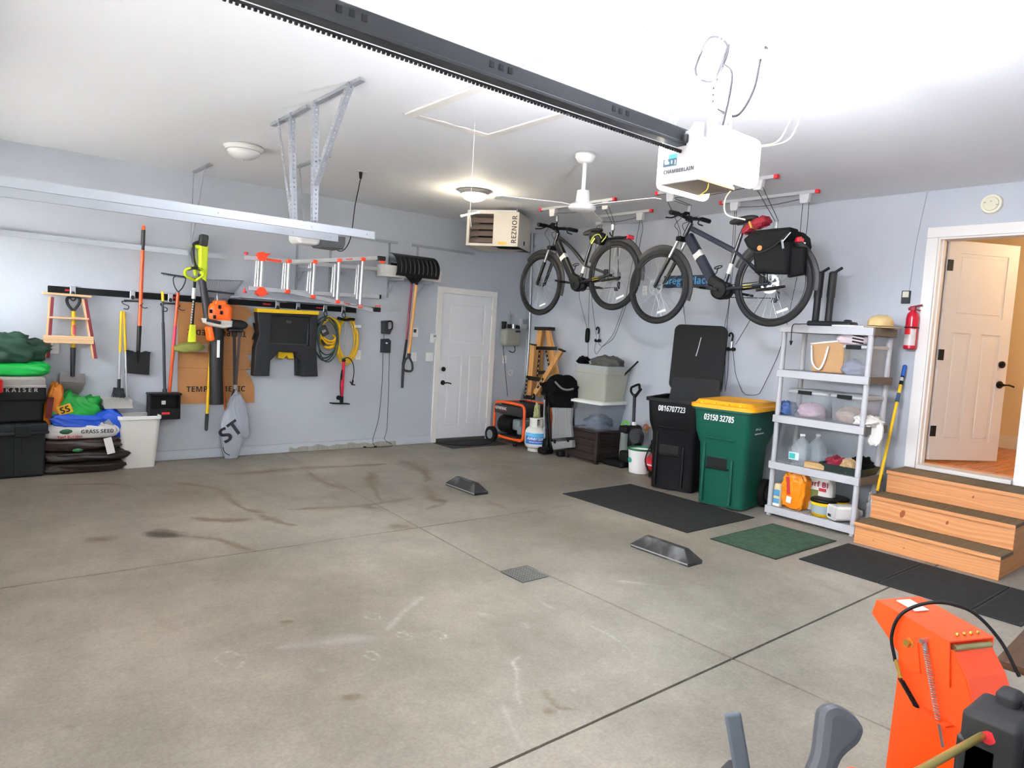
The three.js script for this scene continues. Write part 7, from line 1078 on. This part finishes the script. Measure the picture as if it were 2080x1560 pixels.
  tub('front yellow tub with a black lid and grey label', -0.66, 5.135); tub('rear yellow tub with a black lid', -0.47, 5.182 - 0.02);
  const wj = thing('white_jug', 'white jug lying on its side at the front of the bottom shelf', 'jug'), jz = 5.319; mesh('jug', R3(loft([{ y: 0, w: 0.13, d: 0.15, r: 0.03 }, { y: 0.2, w: 0.13, d: 0.15, r: 0.03 }, { y: 0.26, w: 0.05, d: 0.06, r: 0.02 }, { y: 0.28, w: 0.05, d: 0.06, r: 0.02 }], true), -0.05, 0, -PI / 2 - 0.0).rotateY(-0.6).translate(-0.78, Y[0] + 0.078, jz - 0.04), mat('#ecebe8', 0.4), wj); 
  { const gl2 = new THREE.PlaneGeometry(0.12, 0.1).rotateY(-PI / 2 - 0.6).translate(-0.785, Y[0] + 0.078, jz - 0.043); mesh('label', gl2, mat('#d5d5d8', 0.5), wj); mesh('label_print', new THREE.PlaneGeometry(0.05, 0.025).rotateY(-PI / 2 - 0.6).translate(-0.788, Y[0] + 0.05, jz - 0.06), M.darkGrey, wj); }
  single('plastic_bag', 'crumpled grey plastic bag on the floor behind the shelf end', 'bag', heap(0.2, 0.42, 0.16, 137, { rough: 0.5 }).translate(-0.3, 0.001, 5.44 + 0.02), mat('#b9b9bb', 0.35));
}
{ // timber steps
  const t = thing('door_steps', 'three pine steps with dark weathered treads up to the house door', 'steps'), P = wood([196, 128, 76], [222, 160, 106], 0.55, 'x', 0.7), T = wood([92, 76, 52], [120, 100, 70], 0.8, 'x', 1.4), S = wood([196, 128, 66], [220, 156, 92], 0.6, 'x'), z0 = 5.56, z1 = 6.62, f = [-0.94, -0.665, -0.39], h = [0.185, 0.385, 0.583];
  const K = mat('#9a4f24', 0.6);
  f.forEach((x, i) => { const y0 = i ? h[i - 1] : 0.001; const r = mesh('riser', box2([x, y0, z0], [x + 0.03, h[i] - 0.03, z1], 0.002), P, t); mesh('tread', box2([x - 0.018, h[i] - 0.03, z0 - 0.005], [i < 2 ? f[i + 1] : -0.005, h[i], z1 + 0.005], 0.004), T, t); mesh('nosing', box2([x - 0.02, h[i] - 0.031, z0 - 0.004], [x - 0.017, h[i] - 0.002, z1 + 0.004]), P, r);
    for (const [dz, dy, s] of i === 1 ? [[0.26, 0.09, 2.2], [0.6, 0.1, 1.1]] : i === 2 ? [[0.68, 0.1, 0.8]] : [[0.4, 0.06, 0.5], [0.16, 0.06, 0.4]]) mesh('knot', cyl(0.016 * s, 0.016 * s, 0.002, [0, 0, 0], 14).scale(1, 1, 0.55).rotateZ(PI / 2).rotateX(0.3).translate(x - 0.0005, y0 + dy, z0 + dz), K, r); });
  for (const z of [z0 + 0.012, z1 - 0.04]) mesh('side_board', ext(poly([[f[0] + 0.031, 0.001], [-0.03, 0.001], [-0.03, h[2] - 0.031], [f[2] + 0.031, h[2] - 0.031], [f[2] + 0.031, h[1] - 0.031], [f[1] + 0.031, h[1] - 0.031], [f[1] + 0.031, h[0] - 0.031], [f[0] + 0.031, h[0] - 0.031]]), 0.028).translate(0, 0, z), S, t);
}
{ // pole, extinguisher, button and detector
  const p = thing('extension_pole', 'yellow extension pole with a blue tip leaning beside the shelf', 'pole'), a = [-0.45, 0.383, 5.559], b = [-0.1, 1.349, 5.499], c = [-0.04, 1.521, 5.477];
  const foot = [-0.47, 0.39, 5.52], top = [-0.03, 1.521, 5.473], m = (k) => foot.map((v, i) => v + (top[i] - v) * k);
  mesh('pole', rod(m(0), m(0.86), 0.0135), M.yellow, p); mesh('collar', [rod(m(0.84), m(0.87), 0.017), rod(m(0.9), m(0.91), 0.016)], M.black, p); mesh('inner_pole', rod(m(0.86), m(0.92), 0.011), M.offwhite, p); mesh('tip', [rod(m(0.91), m(0.99), 0.018), sph(0.018, m(0.99))], mat('#2a62b8', 0.4), p); mesh('grip', rod(m(0.7), m(0.77), 0.018), mat('#33506f', 0.6), p);
  const e = thing('fire_extinguisher', 'red fire extinguisher on the wall beside the house door', 'fire extinguisher'), q = [-0.07, 1.841, 5.513], x = -0.07, y = q[1], z = q[2]; mesh('cylinder', lathe([[0, -0.17], [0.05, -0.17], [0.053, -0.16], [0.053, 0.12], [0.045, 0.155], [0.022, 0.18], [0.02, 0.19], [0, 0.19]], [x, y, z], 28), mat('#c81530', 0.25), e); mesh('label', new THREE.CylinderGeometry(0.0535, 0.0535, 0.15, 20, 1, true, -2.7, 2.3).translate(x, y - 0.06, z), mat('#e0d9d6', 0.3), e); mesh('label_band', new THREE.CylinderGeometry(0.0538, 0.0538, 0.05, 20, 1, true, -2.7, 1.4).translate(x, y - 0.01, z), M.red, e); mesh('bracket', [new THREE.TorusGeometry(0.055, 0.006, 6, 26).rotateX(PI / 2).translate(x, y + 0.03, z), box2([-0.02, y - 0.1, z - 0.02], [0, y + 0.1, z + 0.02])], M.black, e); mesh('valve', [bx(0.035, 0.04, 0.04, [x, y + 0.2, z], 0.008), rod([x, y + 0.215, z - 0.03], [x, y + 0.235, z + 0.07], 0.008), rod([x, y + 0.2, z + 0.0], [x, y + 0.185, z + 0.06], 0.006), cyl(0.014, 0.014, 0.02, [0, 0, 0], 14).rotateX(PI / 2).translate(x, y + 0.2, z - 0.03)], mat('#8f2030', 0.4), e);
  const w = thing('door_button', 'dark wall control for the garage door with a pale push button', 'wall control'), u = [0, 2.152, 5.414]; mesh('housing', bx(0.022, 0.12, 0.075, [-0.011, u[1], u[2]], 0.004), M.darkGrey, w); mesh('push_button', bx(0.006, 0.055, 0.055, [-0.024, u[1] + 0.025, u[2]], 0.003), mat('#dcd9c6', 0.4), w); mesh('wire', tube([[-0.004, u[1] + 0.06, u[2] + 0.02], [-0.004, u[1] + 0.5, u[2] + 0.04], [-0.004, H - 0.004, u[2] + 0.09]], 0.0022, { rs: 5 }), M.blueGrey, w);
  const s = thing('smoke_detector', 'round cream detector on the wall above the house door', 'detector'), v = [0, 2.945, 6.027]; mesh('base', cyl(0.085, 0.078, 0.028, [0, 0, 0], 36).rotateZ(PI / 2).translate(-0.014, v[1], v[2]), mat('#e9e4cf', 0.5), s); mesh('cover', cyl(0.06, 0.055, 0.01, [0, 0, 0], 30).rotateZ(PI / 2).translate(-0.032, v[1], v[2]), mat('#e4dec6', 0.5), s); mesh('slots', [[-0.045, 0.012], [0.045, -0.012], [0, 0.02]].map(([a2, b2]) => bx(0.003, 0.006, 0.016, [-0.0375, v[1] + b2, v[2] + a2])), M.greyPlastic, s);
}
// ---------- mats, stops and drain on the floor ----------
M.matBlack = mat('#ffffff', 0.95, { map: noiseTex(256, 40, 2, (k) => grey(14 + k * 20)) }); M.matBlack.userData.metres = true;
function floorMat(label, x0, x1, z0, z1, m, border, group) { const t = thing('floor_mat', label, 'mat', group); mesh('pad', box2([x0 + 0.02, 0.002, z0 + 0.02], [x1 - 0.02, 0.009, z1 - 0.02]), m, t); mesh('border', [box2([x0, 0.0005, z0], [x0 + 0.022, 0.008, z1], 0.002), box2([x1 - 0.022, 0.0005, z0], [x1, 0.008, z1], 0.002), box2([x0, 0.0005, z0], [x1, 0.008, z0 + 0.022], 0.002), box2([x0, 0.0005, z1 - 0.022], [x1, 0.008, z1], 0.002)], border, t); return t; }
const mb = mat('#161718', 0.8);
floorMat('long black mat in front of the two carts', -2.06, -1.02, 3.13, 4.67, M.matBlack, mb);
const gm2 = mat('#ffffff', 0.95, { map: noiseTex(256, 32, 3, (k) => mixc([36, 62, 44], [62, 96, 70], k)) }); gm2.userData.metres = true; floorMat('small dark green mat in front of the shelf unit', -2.03, -1.06, 4.88, 5.47, gm2, mat('#243028', 0.8));
floorMat('first black mat at the foot of the steps, nearest the green mat', -1.85, -1.04, 5.56, 6.14, M.matBlack, mb); floorMat('second black mat in the row at the foot of the steps', -1.85, -1.04, 6.145, 6.72, M.matBlack, mb); floorMat('third black mat in the row, right of the steps', -1.85, -1.04, 6.725, 7.0, M.matBlack, mb);
function stop(label, x, z0, z1) { const t = thing('parking_stop', label, 'parking stop', 'rubber parking stops'), rb = mat('#ffffff', 0.75, { map: noiseTex(256, 8, 5, (k) => grey(34 + Math.max(0, k - 0.42) * 190)) }); rb.userData.metres = true; const w = 0.17, h = 0.1, zm = (z0 + z1) / 2, L = z1 - z0; mesh('block', toCreasedNormals(loft([{ y: 0.001, w, d: L, r: 0.006 }, { y: 0.025, w, d: L, r: 0.006 }, { y: h, w: 0.05, d: L - 0.16, r: 0.012 }, { y: h + 0.004, w: 0.035, d: L - 0.18, r: 0.012 }], true, 2), 0.3).translate(x, 0, zm), rb, t); mesh('edge_strip', [box2([x - w / 2 - 0.002, 0.012, z0 + 0.01], [x - w / 2 + 0.001, 0.022, z1 - 0.01])], mat('#8b8986', 0.8), t); }
stop('black rubber parking stop farther back, towards the closed door', -2.845, 2.29, 2.8); stop('black rubber parking stop nearer the steps and green mat', -2.71, 4.68, 5.23);
{ // drain
  const t = thing('floor_drain', 'square perforated metal drain grate in the concrete floor', 'drain'), x0 = -4.032, x1 = -3.808, z0 = 4.618, z1 = 4.842, hs = []; for (let i = 0; i < 9; i++) for (let j = 0; j < 9; j++) hs.push(circle(x0 + 0.02 + i * 0.023, -(z0 + 0.02 + j * 0.023), 0.0072));
  mesh('grate', ext(poly([[x0, -z0], [x1, -z0], [x1, -z1], [x0, -z1]], hs), 0.006, 0, 5).rotateX(-PI / 2).translate(0, -0.006, 0), mat('#7b7a76', 0.5, { metalness: 0.5 }), t); mesh('sump', [box2([x0, -0.021, z0], [x1, -0.02, z1])], M.black, t);
}

// ---------- snow blower in the foreground ----------
{
  const t = thing('snow_blower', 'bright orange snow blower chute with black controls in the foreground', 'snow blower'), O = mat('#ff4e0d', 0.32, { clearcoat: 0.5, clearcoatRoughness: 0.2 });
  const B = [-4.875, 7.545], r = [0.93, 0.37], f = [0.06, -0.99];
  const p = (a, b, y) => [B[0] + r[0] * a + f[0] * b, y, B[1] + r[1] * a + f[1] * b], W = 0.155;
  const sheet = (pts, n) => { const g = [], k = 0.004, N = V(n).multiplyScalar(k), q = pts.map((v) => V(v).add(N).toArray()); const tri = (A, Bq, C) => g.push(...A, ...Bq, ...C); for (let i = 1; i + 1 < pts.length; i++) { tri(pts[0], pts[i + 1], pts[i]); tri(q[0], q[i], q[i + 1]); } for (let i = 0; i < pts.length; i++) { const j = (i + 1) % pts.length; tri(pts[i], pts[j], q[j]); tri(pts[i], q[j], q[i]); } const G = new THREE.BufferGeometry(); G.setAttribute('position', new THREE.Float32BufferAttribute(g, 3)); G.computeVertexNormals(); return G; };
  const L = [-r[0], 0, -r[1]], Rt = [r[0], 0, r[1]], bk = [-f[0], 0, -f[1]];
  // deflector hood
  mesh('deflector', [sheet([p(0, 0, 0.86), p(W, 0, 0.86), p(W, 0.2, 0.905), p(0, 0.2, 0.905)], [0, 1, 0]), sheet([p(0, 0, 0.864), p(0, 0.2, 0.909), p(0, 0.21, 0.865), p(0, 0.12, 0.775), p(0, 0.05, 0.75), p(0, 0.005, 0.73), p(0, -0.012, 0.74)], L), sheet([p(W, 0, 0.864), p(W, 0.2, 0.909), p(W, 0.21, 0.865), p(W, 0.12, 0.775), p(W, 0.05, 0.75), p(W, 0.0, 0.77)], Rt)], O, t);
  // chute: side plates and a back that bends towards the operator
  mesh('chute', [sheet([p(0.008, 0.125, 0.79), p(0.008, 0.135, 0.35), p(0.008, -0.12, 0.35), p(0.008, -0.085, 0.66), p(0.008, -0.04, 0.78), p(0.008, 0.0, 0.84)], L), sheet([p(W - 0.008, 0.125, 0.79), p(W - 0.008, 0.135, 0.35), p(W - 0.008, -0.12, 0.35), p(W - 0.008, -0.085, 0.66), p(W - 0.008, -0.04, 0.78), p(W - 0.008, 0.0, 0.84)], Rt), sheet([p(0.008, 0.0, 0.84), p(W - 0.008, 0.0, 0.84), p(W - 0.008, -0.04, 0.78), p(0.008, -0.04, 0.78)], bk), sheet([p(0.008, -0.04, 0.78), p(W - 0.008, -0.04, 0.78), p(W - 0.008, -0.085, 0.66), p(0.008, -0.085, 0.66)], bk), sheet([p(0.008, -0.085, 0.66), p(W - 0.008, -0.085, 0.66), p(W - 0.008, -0.12, 0.35), p(0.008, -0.12, 0.35)], bk)], O, t);
  mesh('hinge_bar', [rod(p(0.012, -0.002, 0.845), p(W - 0.012, -0.002, 0.845), 0.009)], mat('#b8b27e', 0.3, { metalness: 0.8 }), t); for (const a of [0.05, 0.075, 0.1, 0.125]) mesh('rivet', sph(0.005, p(a, 0.018, 0.872)), M.brass, t);
  mesh('sticker', sheet([p(0.05, 0.13, 0.895), p(0.1, 0.13, 0.895), p(0.1, 0.185, 0.9075), p(0.05, 0.185, 0.9075)], [0, 0.6, 0]), M.offwhite, t);
  const s0 = p(-0.014, 0.055, 0.845), s1 = p(-0.02, -0.01, 0.63), coilp = []; for (let k = 0; k < 260; k++) { const u = k / 260, a = k * 0.75; const c = s0.map((v, i) => v + (s1[i] - v) * (0.06 + u * 0.88)); coilp.push([c[0] + r[0] * 0.0055 * Math.cos(a) + f[0] * 0.0055 * Math.sin(a), c[1], c[2] + r[1] * 0.0055 * Math.cos(a) + f[1] * 0.0055 * Math.sin(a)]); }
  mesh('spring', [tube(coilp, 0.0016, { seg: 900, rs: 4 }), rod(s0, s0.map((v, i) => v + (s1[i] - v) * 0.12), 0.006), rod(s0.map((v, i) => v + (s1[i] - v) * 0.92), s1.map((v, i) => v + (s1[i] - s0[i]) * 0.22), 0.004)], M.steel, t);
  mesh('bolt', [rod(p(-0.004, 0.1, 0.82), p(-0.016, 0.1, 0.82), 0.011, 0.011, 6), rod(p(-0.004, 0.1, 0.82), p(-0.006, 0.1, 0.82), 0.016)], M.brass, t); mesh('bolt', [rod(p(-0.004, 0.055, 0.845), p(-0.026, 0.055, 0.845), 0.007, 0.007, 6)], M.steel, t); mesh('spring_bracket', [sheet([p(-0.003, 0.06, 0.655), p(-0.03, 0.06, 0.655), p(-0.03, -0.03, 0.64), p(-0.003, -0.03, 0.64)], [0, 1, 0])], O, t); mesh('cable_bracket', sheet([p(-0.005, 0.13, 0.83), p(-0.005, 0.075, 0.83), p(-0.005, 0.06, 0.75), p(-0.005, 0.115, 0.735)], L), O, t);
  const cab = [p(-0.02, 0.12, 0.76), p(-0.022, 0.135, 0.83), p(-0.01, 0.12, 0.9), p(0.03, 0.07, 0.945), p(0.075, 0.01, 0.94), p(0.1, -0.05, 0.88), p(0.105, -0.1, 0.8)]; mesh('control_cable', tube(cab, 0.0048, { seg: 60 }), M.black, t); mesh('cable_end', [rod(p(-0.02, 0.12, 0.765), p(-0.02, 0.1, 0.72), 0.005)], M.brass, t);
  const sp2 = []; for (let k = 0; k < 120; k++) { const u = k / 120, a = k * 0.9, c0 = p(-0.02, 0.1, 0.715), c1 = p(-0.018, 0.045, 0.648), c = c0.map((v, i) => v + (c1[i] - v) * u); sp2.push([c[0] + r[0] * 0.006 * Math.cos(a), c[1] + 0.002 * Math.sin(a), c[2] + r[1] * 0.006 * Math.cos(a) + f[1] * 0.006 * Math.sin(a)]); } mesh('return_spring', tube(sp2, 0.002, { seg: 400, rs: 4 }), M.black, t);
  // chute drive cover with its crank rod
  const K = mat('#1c1c1d', 0.6), c = [-5.067, 0.8, 7.684]; const cx = -5.06, cz = 7.72;
  mesh('drive_cover', [bx(0.15, 0.16, 0.12, [cx, 0.735, cz], 0.018, 3), bx(0.1, 0.24, 0.1, [cx + 0.0, 0.66, cz + 0.07], 0.02, 3), bx(0.06, 0.06, 0.05, [cx + 0.055, 0.815, cz + 0.0], 0.015, 3), bx(0.05, 0.3, 0.09, [cx - 0.05, 0.6, cz - 0.02], 0.012, 3)], K, t); mesh('drive_motor', [bx(0.06, 0.22, 0.06, [cx, 0.55, cz + 0.02], 0.015, 3)], O, t); mesh('wiring_plug', [bx(0.03, 0.03, 0.04, [cx + 0.05, 0.82, cz + 0.05], 0.008)], M.black, t); mesh('wiring_tip', sph(0.012, [cx + 0.04, 0.815, cz + 0.085]), M.alu, t);
  mesh('crank_rod', rod([cx - 0.03, 0.765, cz - 0.01], [-5.7, 0.822, 7.685], 0.0085), mat('#b9a65a', 0.3, { metalness: 0.7 }), t); mesh('rod_bushing', [rod([cx - 0.07, 0.769, cz - 0.002], [cx - 0.078, 0.77, cz + 0.0], 0.015)], M.red, t);
  // control levers near the operator
  const A = [-5.767, 0.965, 7.65], A2 = [-5.82, 0.9, 7.652], C = [-5.868, 0.94, 7.523], C2 = [-5.855, 0.84, 7.544], G = mat('#4b4c52', 0.5);
  mesh('speed_lever', [frame(ext(poly(new THREE.CatmullRomCurve3([[-0.018, -0.03], [0.02, -0.03], [0.024, 0.05], [0.044, 0.09], [0.044, 0.115], [0.026, 0.128], [-0.012, 0.13], [-0.032, 0.112], [-0.028, 0.08], [-0.02, 0.04]].map(([a, b]) => new THREE.Vector3(a, b, 0)), true).getPoints(60).slice(0, 60).map((v) => [v.x, v.y])), 0.044, 0.016).translate(0, 0, -0.017), [A2[0], A2[1] - 0.01, A2[2]], [A[0], A[1] + 0.01, A[2]], [-0.6, 0.2, 0.75])], G, t); mesh('clutch_lever', [frame(bx(0.03, dist(C, C2) + 0.05, 0.012, [0, dist(C, C2) / 2, 0], 0.006, 3), C2, C, [-0.7, 0, 0.7])], mat('#5d646c', 0.5), t);
  // handlebars, engine, wheels and auger housing, below the picture's edge
  const d = [0.985, -0.17], h = (u, v, y) => [-5.83 + d[0] * u - d[1] * v, y, 7.72 + d[1] * u + d[0] * v];
  mesh('control_panel', frame(bx(0.5, 0.02, 0.18, [0, 0, 0], 0.01), h(0.02, 0, 0.8), h(0.02, 0, 1.2), [-d[0], 0, -d[1]]), K, t);
  for (const v of [-0.25, 0.25]) { mesh('handlebar', tube([h(-0.22, v, 0.84), h(-0.05, v, 0.8), h(0.15, v * 0.9, 0.66), h(0.5, v * 0.6, 0.4)], 0.014), M.darkSteel, t); const w = mesh('wheel', cyl(0.19, 0.19, 0.12, [0, 0, 0], 30).rotateX(PI / 2).rotateY(Math.atan2(-d[1], d[0])).translate(...h(0.55, v * 1.1, 0.191)), M.rubber, t); mesh('wheel_rim', cyl(0.1, 0.1, 0.125, [0, 0, 0], 24).rotateX(PI / 2).rotateY(Math.atan2(-d[1], d[0])).translate(...h(0.55, v * 1.1, 0.191)), M.offwhite, w); }
  mesh('engine', R3(bx(0.34, 0.26, 0.3, [0, 0, 0], 0.05, 3), 0, Math.atan2(-d[1], d[0])).translate(...h(0.62, 0.02, 0.4)), M.black, t); mesh('auger_housing', [R3(bx(0.2, 0.3, 0.54, [0, 0, 0], 0.04, 3), 0, Math.atan2(-d[1], d[0])).translate(...h(1.02, 0, 0.2)), cyl(0.11, 0.1, 0.12, h(0.98, 0.0, 0.36))], O, t);
}
{ // brown table at the right edge
  const t = thing('low_table', 'corner of a brown wooden table at the right edge', 'table'), m = wood([58, 36, 16], [84, 54, 26], 0.6, 'x'), c = [-4.065, 0.565, 7.446];
  const x0 = c[0], z0 = c[2]; mesh('table_top', R3(bx(0.7, 0.03, 0.5, [0.35, 0, 0.25], 0.004), 0, 0.06).translate(x0, 0.55, z0), m, t);
  for (const [a, b] of [[0.12, 0.12], [0.62, 0.06], [0.08, 0.44], [0.62, 0.44]]) mesh('leg', R3(bx(0.04, 0.534, 0.04, [a, 0, b], 0.003), 0, 0.06).translate(x0, 0.268, z0), m, t);
}

settle();
renderer.render(scene, camera);
